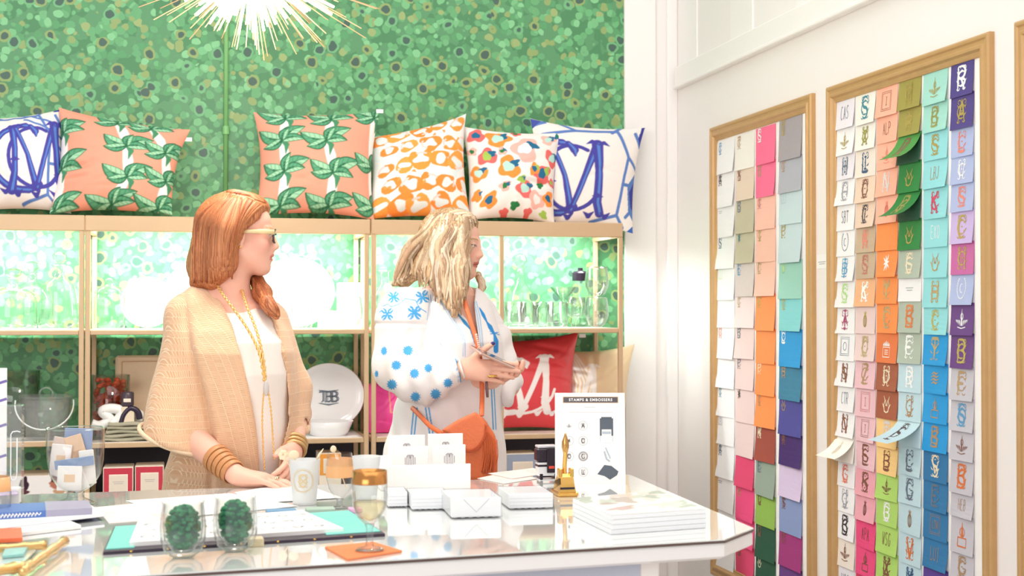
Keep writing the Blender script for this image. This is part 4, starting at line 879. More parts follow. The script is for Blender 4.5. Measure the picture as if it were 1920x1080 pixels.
for i in range(9):
    for j in range(3):
        u, v = (i+.5)/9, (j+.5)/3; o_ = (pq[0]*(1-u)+pq[1]*u)*(1-v)+(pq[3]*(1-u)+pq[2]*u)*v; o_[2] = ZT+.0142
        for k in range(3):
            a0 = rs.uniform(0, 6); r = rs.uniform(.006, .014); ribbon(mb, [(r*math.cos(a)+rs.uniform(-.001, .001), r*math.sin(a)) for a in np.linspace(a0, a0+rs.uniform(2, 5), 9)], .0007, o_, (1, 0, 0), (0, 1, 0), off=.0002)
build('drawings', mb, mat('slate_print', '7A8594'), pg)
mb = MB()
for k in range(7): mb.ball(T_(*bil(.1+.13*k, .0))+np.array([0, -.0005, .004]), (.003, .0012, .0015), 8, 5)
build('rivet', mb, M_gold2, t)
# moss filled double-wall glasses
def mossglass(px_, py_, label):
    t, b = glass_at('double_wall_glass', label, 'glass', px_, py_, [(0, .001), (.018, .001), (.033, .012), (.0405, .036), (.0415, .058), (.037, .098), (.0385, .102)], grp='double-wall glasses filled with moss')
    build('inner_wall', MB().lathe([(0, .010), (.018, .012), (.0335, .034), (.0362, .057), (.034, .098)], b, 32), M_glass, t, True)
    rs = np.random.RandomState(int(px_)); mb = MB(); cc = []
    for k in range(230):
        v = rs.normal(size=3); v /= np.linalg.norm(v); c_ = b+np.array([v[0]*.0275, v[1]*.0275, .056+v[2]*.038]); q = rs.uniform(.0035, .0065)
        mb.ball(c_, (q, q*rs.uniform(.6, 1), q*.7), 7, 5); g = rs.uniform(.5, 1.15); cc += [[g*x for x in lin('3C8C64')]]*(7*6)
    mb.ball(b+np.array([0, 0, .056]), (.027, .027, .038), 14, 10); cc += [lin('2A5A4C')]*(14*11)
    o = build('moss', mb, colmat('moss_green', .8), t, True, col=np.array(cc)); o['kind'] = 'stuff'
mossglass(343, 1046, 'double-wall glass of green moss, left of the pair')
mossglass(441, 1034, 'double-wall glass of green moss, right of the pair, by gold-flecked box')
def blk(name, x0, x1, yb, h, dep, m, label, cat='box', rz=0.0, z=0.0):
    a = T_((x0+x1)/2, yb); w2 = (x1-x0)/2*((a-EYE)@FWD)/F
    t = thing(name, label, cat, (a[0], a[1]+dep/2, ZT+z)); mb = MB(); mb.M = Matrix.Translation((a[0], a[1]+dep/2, ZT+z))@Matrix.Rotation(rz, 4, 'Z'); mb.box(-w2, w2, -dep/2, dep/2, 0, h, min(.0015, h*.3)); build('block', mb, m, t); return t
blk('flecked_box', 466, 494, 1026, .016, .03, mat('gold_fleck', 'EBD9B4', .4, var=.2, scale=300), 'tiny gold-flecked box beside the right moss glass', z=.0, rz=.05)
blk('ink_pad', 500, 556, 968, .012, .04, mat('blue_ink_pad', '6C9DC0', .5), 'small dusty-blue ink pad behind the swatch book', 'ink pad')
blk('ink_pad', 575, 629, 963, .010, .04, mat('green_ink_pad', 'A9C2B2', .5), 'small grey-green ink pad behind the swatch book', 'ink pad')
blk('ink_pad', 655, 679, 962, .010, .03, mat('pink_ink_pad', 'E8B8DC', .5), 'small pink ink pad behind the wine goblet', 'ink pad')
# orange napkin and wine goblet
NP = [(609, 1029), (652, 1052), (754, 1036), (699, 1019)]
c = ctr(NP); o = quad('paper_napkin', NP, .0005, .004, mat('orange_napkin', 'FF9560', .85, bump=.5, bscale=600)); 
o.data.transform(Matrix.Translation((-c[0], -c[1], -ZT))); o.location = (c[0], c[1], ZT); tag(o, 'orange paper napkin under the gold-rimmed wine goblet', 'napkin')
gb = T_(693, 1037); gb[2] += .004
t = thing('wine_goblet', 'stemmed wine goblet with broad gold rim on orange napkin', 'glass', gb)
M_stem = glassmat('thick_glass', (.93, .95, .96), 1.6, edge=.5)
build('stem', MB().lathe([(0, .001), (.027, .002), (.024, .005), (.008, .009), (.0062, .02), (.0062, .040), (.009, .050), (0, .050)], gb, 28), M_stem, t, True)
gp = [(.009, .050), (.022, .062), (.031, .082), (.0335, .105), (.0325, .126), (.0315, .148)]
build('bowl', MB().lathe(gp, gb, 44), M_glass, t, True)
build('gold_rim', MB().lathe([(.0327, .124), (.0319, .148), (.0312, .148), (.0320, .124)], gb, 44), mat('gold_band', 'C88A4C', .2, .8), t, True)
build('wine', MB().lathe([(0, .054), (.020, .063), (.0295, .082), (.0310, .090), (0, .090)], gb, 36), glassmat('pale_wine', (.96, .90, .74), .6), t, True)
# frosted cups and stir sticks
cup = [(0, .001), (.0265, .001), (.0275, .01), (.036, .104), (.0350, .104), (.026, .008), (0, .006)]
t, b = glass_at('frosted_cup', 'frosted plastic cup with gold crest and stir sticks', 'cup', 571, 946, cup, M_frost, 'frosted party cups', 'cup_body')
def on_cup(b, H_, r0, r1, strokes, sz, zc, m, t, ang=-math.pi/2-.2):
    mb = MB()
    for pts, w_ in strokes:
        pts = np.asarray(pts); T = np.gradient(pts, axis=0); Lg = np.hypot(T[:, 0], T[:, 1])+1e-9; nx = -T[:, 1]/Lg; ny = T[:, 0]/Lg; k = len(pts); vv = []
        for sg in (1, -1):
            for i in range(k):
                X = (pts[i, 0]+sg*nx[i]*w_[i])*sz; Y = (pts[i, 1]+sg*ny[i]*w_[i])*sz; z = zc+Y; r = r0+(r1-r0)*z/H_+.0005; a = ang+X/r
                vv.append((b[0]+r*math.cos(a), b[1]+r*math.sin(a), b[2]+z))
        mb.add(vv, [(i, k+i, k+i+1, i+1) for i in range(k-1)])
    return build('crest', mb, m, t)
st = emblem_strokes('m:OX', None)+[(np.array(arc(0, 0, .78, .82, 0, 360, 40)), np.full(40, .03)), (np.array(arc(0, 0, .88, .92, 0, 360, 40)), np.full(40, .012))]
on_cup(b, .104, .0272, .036, st, .030, .058, mat('ink_crest', 'E2C89A', .4), t)
def stick(p0, p1, head, label, kind):
    t = thing('stir_stick', label, 'stir stick', p0, 'wooden stir sticks in the cups'); build('shaft', MB().tube([p0, p1], .0014, 6), mat('stick_wood', 'E8CDA8', .6), t); build('head', head, mat('stick_cream', 'F3DFBE', .5), t, True)
q = P(551, 853, ((b-EYE)@FWD)-.01)
mb = MB().ball(q, (.012, .003, .0105), 16, 8); 
stick(b+np.array([.008, 0, .006]), q, mb, 'wooden stir stick with round disc head in gold-crest cup', 0)
q = P(531, 853, ((b-EYE)@FWD)-.01); mb = MB()
for k in range(6): mb.ball(q+np.array([.006*math.cos(k), -.001*k*.2, .007*math.sin(k)]), (.0055, .003, .0055), 8, 6)
stick(b+np.array([.012, .006, .006]), q, mb, 'stir stick with flower-shaped head in gold-crest cup', 1)
q = P(599, 852, ((b-EYE)@FWD)+.0); mb = MB().tube([q+np.array([-.007, 0, -.012]), q, q+np.array([.009, 0, .013])], [.006, .007, .002], 8, flat=.4)
stick(b+np.array([-.006, .0, .006]), q, mb, 'stir stick with curved leaf-like head in gold-crest cup', 2)
t, b = glass_at('patterned_glass', 'stemmed glass with amber printed band and a stir stick', 'glass', 637, 952, [(.007, .018), (.012, .024), (.026, .044), (.0315, .070), (.0305, .095), (.0275, .124)])
build('stem', MB().lathe([(0, .001), (.024, .001), (.008, .006), (.006, .014), (.009, .020), (0, .020)], b, 28), M_stem, t, True)
build('amber_band', MB().lathe([(.0316, .070), (.0308, .092), (.0287, .112), (.0284, .112), (.0305, .092), (.0312, .070)], b, 40), mat('amber_print', 'EDB078', .4), t, True)
q = P(625, 842, ((b-EYE)@FWD)-.005); mb = MB().ball(q, (.007, .003, .008), 12, 8)
stick(b+np.array([.014, 0, .045]), q, mb, 'stir stick with knob head in the amber-banded glass', 3)
t, b = glass_at('frosted_cup', 'frosted plastic cup with small blue emblem behind the goblet', 'cup', 687, 936, [(r*.92, z*.98) for r, z in cup], M_frost, 'frosted party cups', 'cup_body')
on_cup(b, .104, .0252, .033, emblem_strokes('flower', None)+emblem_strokes('tiny', None), .014, .070, mat('ink_sky', '58B4E0', .4), t, -math.pi/2-.45)
# acrylic card holder with note cards
hb = T_(795, 918); hd = (hb-EYE)@FWD; s_ = hd/F
t = thing('card_holder', 'white tiered holder for note cards beside the orange bag', 'card holder', hb)
x0, x1 = T_(712, 918)[0], T_(880, 914)[0]; y_ = hb[1]
build('front_panel', MB().box(x0, x1, y_-.002, y_+.001, ZT, ZT+.062, .001), M_paper, t)
build('tray_base', MB().box(x0, x1, y_, y_+.12, ZT, ZT+.006, .001), M_paper, t)
build('step', MB().box(x0+.006, x1-.006, y_+.06, y_+.12, ZT+.006, ZT+.05, .001), M_paper, t)
build('back_or_shade_panel', MB().box(x0, x1, y_+.118, y_+.121, ZT, ZT+.075, .001), M_paper, t)
def notecard(px0, px1, pyt, y, z0, label):
    a = on(px0, pyt, 1, y); c_ = on(px1, pyt, 1, y); h = a[2]-z0; t = thing('note_card', label, 'card', ((a[0]+c_[0])/2, y, z0), 'white note cards in the tiered holder')
    build('card_sheet', MB().box(a[0], c_[0], y, y+.010, z0, z0+h, .001), M_paper, t)
    mb = MB(); cx = (a[0]+c_[0])/2; cz = z0+h-.036
    for k in range(7):
        x = (k-3)*.0042; hh = .016*math.sqrt(max(.1, 1-((k-3)/3.6)**2)); ribbon(mb, [(x, -hh), (x, hh)], .0009, (cx, y-.0004, cz), (1, 0, 0), (0, 0, 1))
    for k in (-1, 1): ribbon(mb, arc(k*.0042, .006, .0042, .009, 180, 0, 7), .0011, (cx, y-.0005, cz), (1, 0, 0), (0, 0, 1))
    build('monogram', mb, mat('grey_print', 'B0A8AC'), t)
notecard(728, 797, 817, y_+.095, ZT+.05, 'white note card with striped monogram, back row at left')
notecard(803, 868, 814, y_+.095, ZT+.05, 'white note card with striped monogram, back row at right')
notecard(735, 803, 838, y_+.03, ZT+.006, 'white note card with striped monogram, front row at left')
notecard(812, 873, 835, y_+.03, ZT+.006, 'white note card with striped monogram, front row at right')
# boxed stationery
def statbox(x0, x1, yb, hpx, dep, label, flap=False, rz=0.0):
    a = T_(x0, yb); c_ = T_(x1, yb); w2 = (c_[0]-a[0])/2*1.01; h = hpx*((a-EYE)@FWD)/F; cx, cy = (a[0]+c_[0])/2, (a[1]+c_[1])/2+dep/2
    t = thing('stationery_box', label, 'box', (cx, cy, ZT), 'boxed white stationery on the counter'); Mx = Matrix.Translation((cx, cy, ZT))@Matrix.Rotation(rz, 4, 'Z')
    mb = MB(); mb.M = Mx; mb.box(-w2, w2, -dep/2, dep/2, 0, h, .001); build('clear_box', mb, M_clear, t)
    n = 3
    mb = MB(); mb.M = Mx
    mb.box(-w2+.002, w2-.002, -dep/2+.002, dep/2-.002, .003, h-.0015, .0012); pc = build('paper_stack', mb, mat('stationery_white', 'F6F8FA', .6, var=.01), t)
    mb = MB(); mb.M = Mx
    if flap:
        for q in ([(-w2*.5, h-.003), (0, h*.30)], [(w2*.5, h-.003), (0, h*.30)]): ribbon(mb, q, .0004, (0, -dep/2+.0012, 0), (1, 0, 0), (0, 0, 1))
    else:
        for k in range(3): ribbon(mb, [(-w2+.003, h*(.25+.22*k)), (w2-.003, h*(.25+.22*k))], .0002, (0, -dep/2+.0012, 0), (1, 0, 0), (0, 0, 1))
    for k in range(6): ribbon(mb, [(-w2*.9+k*w2*.3, .003), (-w2*.75+k*w2*.3, .003)], .0007, (0, -dep/2-.0006, 0), (1, 0, 0), (0, 0, 1))
    build('seam', mb, mat('seam_grey', 'B9B4BC'), t)
statbox(727, 768, 952, 30, .09, 'clear box of white paper, partly behind the goblet', rz=-.05)
statbox(772, 846, 957, 31, .11, 'clear box of white note sheets left of the envelope box', rz=-.05)
statbox(846, 946, 972, 39, .15, 'clear box of white envelopes with pointed flap, nearest the front', True, rz=-.04)
statbox(954, 1043, 955, 30, .14, 'clear box of white sheets in front of the black stamp', rz=-.04)
for k, (pts, lb) in enumerate([([(895, 898), (945, 908), (1010, 898), (950, 886)], 'pale printed sheet under another, behind the stationery boxes'), ([(915, 890), (960, 900), (1028, 890), (1000, 880)], 'topmost pale printed sheet beside the black stamp')]):
    sheet('loose_paper', pts, lb, blush_p, .0006+.002*k, ink=8, th=.0012)
# self-inking stamp
b = T_(1023, 899); sc = ((b-EYE)@FWD)/F; t = thing('self_inking_stamp', 'black self-inking stamp with red tab, standing beside the sign', 'stamp', b)
def bx(x0, x1, y0, y1, z0, z1, r=.002): return MB().box(b[0]+x0*sc, b[0]+x1*sc, b[1]+y0*sc, b[1]+y1*sc, b[2]+z0*sc, b[2]+z1*sc, r)
build('grip', bx(-20, 21, -13, 13, 33, 61, .006), M_black, t); build('top_cap', bx(-18, 19, -11, 11, 60, 65, .002), mat('clear_grey', 'D8D4DC', .2), t)
build('front_spine', bx(-1, 15, -17, -13, 14, 60, .001), M_black, t); build('release_tab', bx(2, 12, -18.5, -17, 22, 27, .0005), mat('red_tab', 'E84A3A', .35), t)['label'] = 'red release tab'
build('housing', bx(-17, 19, -11, 11, 8, 33, .001), mat('stamp_white', 'ECEAEE', .3), t); build('dark_band', bx(-17.5, 19.5, -11.5, 11.5, 25, 29, .0005), M_black, t)
build('foot', bx(-14, -8, -12, 12, 0, 12, .001), M_black, t); build('foot', bx(14, 18, -12, 12, 0, 12, .001), M_black, t); build('sole', bx(-15, 19, -12, 12, 0, 2, .0005), mat('stamp_white', 'ECEAEE', .3), t)
# gold embosser
b = T_(1062, 930); sc = ((b-EYE)@FWD)/F; t = thing('seal_embosser', 'polished gold desk embosser with long upright lever', 'embosser', b)
def ln(v): return [(b[0]+x*sc, b[1]+y*sc, b[2]+z*sc) for x, y, z in v]
build('base_plate', MB().box(b[0]-20*sc, b[0]+20*sc, b[1]-14*sc, b[1]+46*sc, b[2], b[2]+9*sc, .003), M_gold2, t)
build('rubber_slot', MB().box(b[0]-16*sc, b[0]+12*sc, b[1]-14.6*sc, b[1]-13.6*sc, b[2]+14*sc, b[2]+18*sc), M_black, t)
build('press_body', MB().loft([ln([(-17, -14, 8), (15, -14, 8), (17, 34, 8), (-17, 34, 8)]), ln([(-14, -13, 24), (12, -13, 24), (15, 28, 26), (-15, 28, 26)]), ln([(-13, -6, 36), (12, -6, 36), (13, 22, 36), (-13, 22, 36)]), ln([(-11, 0, 42), (10, 0, 42), (10, 16, 42), (-11, 16, 42)])], True, True), M_gold2, t)
for sx_ in (-13, 9): build('yoke_arm', MB().box(b[0]+(sx_-3)*sc, b[0]+(sx_+4)*sc, b[1]-6*sc, b[1]+10*sc, b[2]+34*sc, b[2]+52*sc, .002), M_gold2, t)
build('lever', MB().tube(smooth(ln([(-2, 4, 36), (-3, 2, 55), (-2, 0, 78), (-2, 0, 92)]), 14), [5*sc]*2+[4.2*sc]*(len(smooth(ln([(-2, 4, 36), (-3, 2, 55), (-2, 0, 78), (-2, 0, 92)]), 14))-2), 12), M_gold2, t, True)
build('lever_knob', MB().lathe([(0, 82), (5, 84), (7, 92), (6.5, 104), (3, 114), (1.6, 120), (0, 121)] and [(r*sc, z*sc) for r, z in [(0, 80), (5, 83), (7, 92), (6.5, 102), (3, 111), (1.6, 117), (0, 118)]], (b[0]-2*sc, b[1], b[2]), 16), mat('aged_gold', 'C89A5C', .25, .9), t, True)
# sign
b0 = T_(1041, 908); b1 = T_(1173, 908); d = b1-b0; wd = np.linalg.norm(d[:2]); ex = np.array([d[0], d[1], 0])/wd; hz = 170*((b0-EYE)@FWD)/F
t = thing('counter_sign', 'white counter sign headed STAMPS & EMBOSSERS with drawings', 'sign', (b0+b1)/2)
nb = np.array([-ex[1], ex[0], 0]); lean = nb*.025
def sp(u, v, off=0): return b0+ex*(u*wd)+np.array([0, 0, hz*v])+lean*v-nb*off
mb = MB().loft([[sp(0, 0), sp(1, 0), sp(1, 1), sp(0, 1)], [sp(0, 0, -.003), sp(1, 0, -.003), sp(1, 1, -.003), sp(0, 1, -.003)]], True, True); build('board', mb, M_paper, t)
build('easel_foot', MB().loft([[sp(.3, 0, -.003), sp(.7, 0, -.003), sp(.7, .02, -.003), sp(.3, .02, -.003)], [sp(.3, 0, -.06), sp(.7, 0, -.06), sp(.7, .012, -.06), sp(.3, .012, -.06)]], True, True), M_acryl, t)
ink = mat('sign_ink', '6A6268', .6); inkd = mat('sign_dark', '3E3E46', .6); inkl = mat('sign_light', 'B8B2B6', .6)
def sq(mb, u0, u1, v0, v1, off=.0004): mb.add([sp(u0, v0, off), sp(u1, v0, off), sp(u1, v1, off), sp(u0, v1, off)], [(0, 1, 2, 3)])
mb = MB(); sq(mb, .115, .905, .890, .958, .0003); build('gold_border', mb, M_frame, t)
mb = MB(); sq(mb, .125, .895, .896, .952, .0006); bn_ = build('banner', mb, mat('banner_grey', '5A565E', .6), t)
def text_mesh(s, size, f, m, name, parent, bold=0.0):
    cu = bpy.data.curves.new('txt', 'FONT'); cu.body = s; cu.size = size; cu.align_x = 'CENTER'; cu.align_y = 'CENTER'; cu.offset = bold; cu.space_character = 1.22
    o = bpy.data.objects.new('txt', cu); S.collection.objects.link(o); bpy.context.view_layer.update(); dg = bpy.context.evaluated_depsgraph_get(); me = bpy.data.meshes.new_from_object(o.evaluated_get(dg))
    V = np.array([v.co[:] for v in me.vertices]); fc = [tuple(p.vertices) for p in me.polygons]; bpy.data.objects.remove(o); bpy.data.curves.remove(cu); bpy.data.meshes.remove(me)
    return build(name, MB().add([f(x, y) for x, y, _ in V], fc), m, parent)
eyv = (sp(0, 1)-sp(0, 0)); eyv /= np.linalg.norm(eyv)
text_mesh('STAMPS & EMBOSSERS', .0098, lambda x, y: sp(.51, .923, .001)+ex*x*.98+eyv*y, M_paper, 'lettering', bn_, .0003)
def circ(mb, u, v, r, w_=.0004, n=24): ribbon(mb, [(r*math.cos(a), r*math.sin(a)) for a in np.linspace(0, 2*math.pi, n)], w_, sp(u, v, .0006), ex, eyv)
mb = MB(); mc = MB()
for j, v in enumerate((.64, .475, .305, .135)):
    for i, u in enumerate((.20, .40)):
        if j and i == 0 and j == 3: continue
        if not (j == 0 and i == 0): circ(mb, u, v, .0115)
        if (i, j) == (1, 2): circ(mb, u, v, .0095, .0009); circ(mb, u, v, .0115, .0009)
        k_ = emblem_strokes(['crest', 'm:AA', 'flower', 'm:O', 'm:OO', 'm:G', 'm:S', 'm:LI'][(j*2+i) % 8], None)
        mc = MB()
        for p, w_ in k_: ribbon(mc, np.asarray(p)*.013, np.asarray(w_)*.012, sp(u, v, .0007), ex, eyv)
        build('crest_print', mc, ink, t)
for v, a_, c_ in ((.84, .42, .58), (.785, .2, .82)): sq(mb, a_, c_, v, v+.003, .0006)
build('outline_print', mb, inkl, t)
mb = MB(); sq(mb, .64, .83, .60, .72, .0006); sq(mb, .66, .81, .715, .735, .0006); sq(mb, .64, .665, .53, .60, .0006); sq(mb, .805, .83, .53, .60, .0006)
build('stamp_drawing', mb, mat('drawing_slate', '5C6470', .6), t); mb = MB()
mb.add([sp(u, v, .0006) for u, v in ((.62, .13), (.70, .21), (.80, .20), (.90, .14), (.88, .10), (.78, .05), (.70, .09), (.60, .11))], [tuple(range(8))])
build('embosser_drawing', mb, mat('drawing_slate', '5C6470', .6), t)
mb = MB(); sq(mb, .675, .795, .55, .575, .0009); ribbon(mb, [(0, 0), (.012, -.028)], .0016, sp(.72, .40, .0008), ex, eyv); sq(mb, .68, .80, .45, .452, .0008); sq(mb, .645, .65, .46, .53, .0008); sq(mb, .82, .825, .46, .53, .0008); ribbon(mb, [(0, 0), (.006, -.02), (.014, -.026)], .0022, sp(.70, .36, .0007), ex, eyv)
build('handle_drawing', mb, mat('drawing_pale', 'B8C2D0', .6), t)
# catalogues
MG = [(1147, 1003), (1324, 990), (1235, 952), (1074, 968)]
c = ctr(MG); cq = [T_(x, y) for x, y in MG]
for k in range(4):
    rr_ = .012*((k*37) % 5-2)/2; q = [c+(p-c) for p in cq]; R = Matrix.Rotation(rr_*.6, 3, 'Z'); q = [c+np.array(R@Vector(p-c)) for p in q]
    t = thing('catalogue', ['thick white catalogue at the bottom of the stack', 'white catalogue second from the bottom of the stack', 'white catalogue just below the one with the photo cover', 'catalogue with a garden photo cover, topmost of the stack'][k], 'catalogue', (c[0], c[1], ZT+.0098*k), 'stack of catalogues at the counter corner')
    z = ZT+.0098*k
    build('page_block', MB().prism([(p[0], p[1]) for p in q], z+.0006, z+.0092), mat('page_edges', 'F0F2F6', .6, var=.02, scale=3), t)
    cm = M_paper
    if k == 3:
        cv = Canvas(60, 'F3F1EC'); rs = random.Random(4)
        for i in range(24): cv.ell(rs.random(), .55+.45*rs.random(), .08+.1*rs.random(), .05+.07*rs.random(), rs.choice(['C9CFBE', 'E8DCD0', 'A9B5A0', 'D9C4B4', 'F4F2EE', 'B9A89A']), rs.random()*3, .2, i)
        for i in range(12): cv.ell(.55+.4*rs.random(), .1+.4*rs.random(), .14, .05, rs.choice(['B7C6B4', 'D9E2D4', 'F2F2EC']), rs.random(), .2, i)
        cv.ell(.25, .3, .16, .08, 'C9A8A0', .4, .2); g = np.linspace(0, 1, cv.n)
        V = np.array([(q[0]*(1-u)+q[1]*u)*(1-v)+(q[3]*(1-u)+q[2]*u)*v+np.array([0, 0, .0098*k+.0096]) for v in g for u in g]); I = np.arange(cv.n**2).reshape(cv.n, cv.n)
        build('front_cover', MB().add(V, np.stack([I[:-1, :-1].ravel(), I[:-1, 1:].ravel(), I[1:, 1:].ravel(), I[1:, :-1].ravel()], 1).tolist()), colmat('glossy_cover', .25, bump=0), t, col=cv.c.reshape(-1, 3))
    else: build('front_cover', MB().prism([(p[0], p[1]) for p in q], z+.0092, z+.0097), M_paper, t)
# footed bowl of matchbooks
b = T_(141, 948); sc = ((b-EYE)@FWD)/F
t = thing('footed_glass_bowl', 'footed clear glass bowl full of matchbooks', 'bowl', b)
hp = [(0, .002), (.045, .002), (.047, .005), (.020, .018), (.016, .026), (.018, .032), (.040, .046), (.056, .072), (.0625, .105), (.064, .14), (.0635, .176)]
k_ = 38*sc/.047; hp = [(r*53*sc/.064, z*145*sc/.176) for r, z in hp]
build('foot', MB().lathe(hp[:6], b, 48), M_stem, t, True); build('bowl', MB().lathe(hp[5:], b, 48), M_glass, t, True); build('rim', MB().lathe([(hp[-1][0]-.0012, hp[-1][1]), (hp[-1][0], hp[-1][1]+.0014), (hp[-1][0]+.0012, hp[-1][1]), (hp[-1][0], hp[-1][1]-.0014), (hp[-1][0]-.0012, hp[-1][1])], b, 48), glassmat('cut_glass'), t, True)
mk = [(-28, 18, 62, 30, 52, .10, 'EFE6E2', 'white matchbook with tan square leaning in the bowl, left side', 'E6C4A4'), (4, 25, 66, 26, 74, -.28, 'E2C0A2', 'tall tan matchbook with checked print in the bowl', 'CFA688'), (-8, 30, 60, 24, 72, -.16, '54304C', 'plum matchbook behind the tan one in the bowl', None), (2, 34, 80, 42, 70, .04, '8C9CC0', 'dusty blue matchbook at the back of the bowl', None),
      (-10, -6, 30, 36, 40, .04, 'F1ECEA', 'white matchbook with tan square low in the bowl', 'E6C4A4'), (21, 14, 48, 22, 56, -.10, 'F0EAE6', 'white matchbook standing at right side of the bowl', None), (-26, 28, 84, 30, 34, .2, 'D8C2B8', 'small beige matchbook peeking over the bowl rim', None), (6, 8, 24, 22, 34, -.4, 'F4F0EC', 'cream matchbook tilted at the bottom of the bowl', None), (-2, 2, 58, 58, 15, -.12, '8396B8', 'blue-grey matchbook lying across the middle of the bowl', None)]
for dx, dy, dz, w_, h_, rot, col, lb, sqc in mk:
    c_ = b+np.array([dx*sc, dy*sc*.9, (dz+22)*sc]); tt = thing('matchbook', lb, 'matchbook', c_, 'matchbooks in the footed bowl'); Mx = Matrix.Translation(c_)@Matrix.Rotation(rot, 4, 'Y')@Matrix.Rotation(-.06, 4, 'X')
    w_, h_ = w_*1.22, h_*1.15
    mb = MB(); mb.M = Mx; mb.box(-w_/2*sc, w_/2*sc, -.003, .003, -h_/2*sc, h_/2*sc, .001); build('cover', mb, mat('match_'+col, col, .6), tt)
    if sqc:
        mb = MB(); mb.M = Mx; q = .22 if w_ > 27 else .4; mb.box(-w_*q*sc, w_*q*sc, -.0036, -.003, -h_*q*sc*.7, h_*q*sc*.7); build('printed_square', mb, mat('match_'+sqc, sqc, .6), tt)
# acrylic stand at left edge
b = T_(0, 947); sc = ((b-EYE)@FWD)/F
t = thing('acrylic_stand', 'clear acrylic display stand cut off by the left edge', 'stand', b)
build('clear_block', MB().box(b[0]-.09, b[0]+38*sc, b[1], b[1]+.05, ZT, ZT+186*sc, .002), M_acryl, t)
build('white_insert', MB().box(b[0]-.085, b[0]+34*sc, b[1]+.004, b[1]+.04, ZT+.001, ZT+30*sc, .001), M_paper, t)
t = thing('striped_card', 'white card with purple stripes standing in the acrylic stand', 'card', b+np.array([-.03, .03, .04]))
build('card_sheet', MB().box(b[0]-.085, b[0]+9*sc, b[1]+.02, b[1]+.024, ZT+31*sc, ZT+256*sc), M_paper, t)
mb = MB()
for z0_ in (198, 150, 92, 232): ribbon(mb, [(-.06, (z0_-14)*sc), (-.02, z0_*sc-.01), (9*sc, z0_*sc)], .003, (b[0], b[1]+.0196, ZT), (1, 0, 0), (0, 0, 1))
build('stripes', mb, mat('purple_stripe', '7A6AB0'), t)
t = thing('paper_clip', 'long pale paper clip hanging on the acrylic stand', 'clip', b+np.array([25*sc, -.003, .05]))
pc = np.array([b+np.array([x*sc, -.003, z*sc]) for x, z in ((30, 125), (30, 55), (28, 48), (24, 46), (20, 48), (19, 55), (19, 132), (22, 137), (30, 138), (36, 136))])
build('wire', MB().tube(pc, .0014, 6), mat('white_acrylic', 'F4F8F8'), t, True)
b2 = T_(-12, 975); t = thing('drink_glass', 'stemless glass of amber drink cut off by left edge', 'glass', b2)
build('bowl', MB().lathe([(0, .002), (.018, .002), (.034, .02), (.036, .05), (.030, .10)], b2, 32), M_glass, t, True); build('amber_band', MB().lathe([(.0352, .062), (.0318, .092), (.0312, .092), (.0346, .062)], b2, 32), mat('amber_print', 'EDB078'), t, True)
# books and magazines at left
def slab(name, pts, z0, z1, m, label, cat, mc_=None, grp=None):
    c_ = ctr(pts); t = thing(name, label, cat, (c_[0], c_[1], ZT+z0), grp)
    if mc_: quad('page_block', pts, z0+.0008, z1-.0008, M_paper, t); quad('cover', pts, z1-.0008, z1, mc_, t); quad('back_cover', pts, z0, z0+.0008, m, t)
    else: quad('body', pts, z0, z1, m, t)
    return t
slab('magazine', [(-90, 1022), (152, 992), (100, 970), (-90, 985)], 0, .008, mat('dark_cover', '3A2C3E'), 'white magazine with dark back cover lying by the orange card', 'magazine', M_paper, 'printed matter piled at left')
slab('magazine', [(-90, 1010), (196, 976), (168, 957), (-90, 975)], .008, .014, mat('navy_cover', '5A6090', .5), 'white magazine with navy back cover under the books', 'magazine', M_paper, 'printed matter piled at left')
slab('book', [(86, 982), (173, 977), (165, 962), (84, 964)], .014, .028, mat('grey_book', 'A9A6BC', .5), 'grey book under the footed bowl\'s edge', 'book', None, 'printed matter piled at left')
t = slab('book', [(-90, 992), (86, 982), (84, 966), (-90, 974)], .014, .028, mat('blue_book', '5578BC', .5), 'blue book with white pattern at left edge', 'book', None, 'printed matter piled at left')
a = T_(-90, 992); c_ = T_(86, 982); e_ = (c_-a); L_ = np.linalg.norm(e_); e_ /= L_; mb = MB(); rs = random.Random(1)
for k in range(14):
    x = L_*(.42+.52*k/14); ribbon(mb, [(x-.004, -.004), (x, .004), (x+.004, -.002), (x+.008, .003)], .0013, a+np.array([0, 0, .021])+np.array([e_[1], -e_[0], 0])*.0006, e_, (0, 0, 1))
build('pattern', mb, M_paper, t)
slab('orange_card', [(-60, 1030), (42, 1024), (40, 1004), (-60, 1008)], .0085, .016, mat('orange_card', 'F4764C', .5), 'small bright orange box on the magazine at left edge', 'box')
slab('sticky_card', [(-40, 958), (34, 952), (30, 944), (-40, 948)], .029, .031, mat('mauve_card', 'B8A4C4', .5), 'mauve card lying on the blue book', 'card')
# bamboo-look gold tray
t = thing('bamboo_tray', 'gold bamboo-shaped tray at bottom left corner of the counter', 'tray', T_(20, 1055))
def rod(name, p, q, r):
    p, q = T_(*p, .014), T_(*q, .014); n = 15; u = np.linspace(0, 1, n); rr_ = [r*(1.22 if i % 4 == 2 else 1.0) for i in range(n)]; build(name, MB().tube([p*(1-x)+q*x for x in u], rr_, 12), mat('bamboo_gold', 'E9C283', .22, .75), t, True)
rod('rail', (-60, 1078), (58, 1060), .0092); rod('rail', (-60, 1034), (86, 1022), .008); rod('side_rail', (42, 1072), (120, 1015), .0086); rod('side_rail', (-44, 1085), (-20, 1018), .007)
quad('tray_floor', [(-50, 1076), (46, 1062), (80, 1024), (-50, 1032)], .006, .009, mat('mirror_tray', 'DCE8E6', .1, .3), t)
slab('tile_coaster', [(4, 1058), (44, 1054), (52, 1040), (10, 1042)], .010, .015, mat('turquoise_tile', '98CFCB', .4, var=.2, scale=120), 'speckled turquoise tile lying in the bamboo tray', 'coaster')
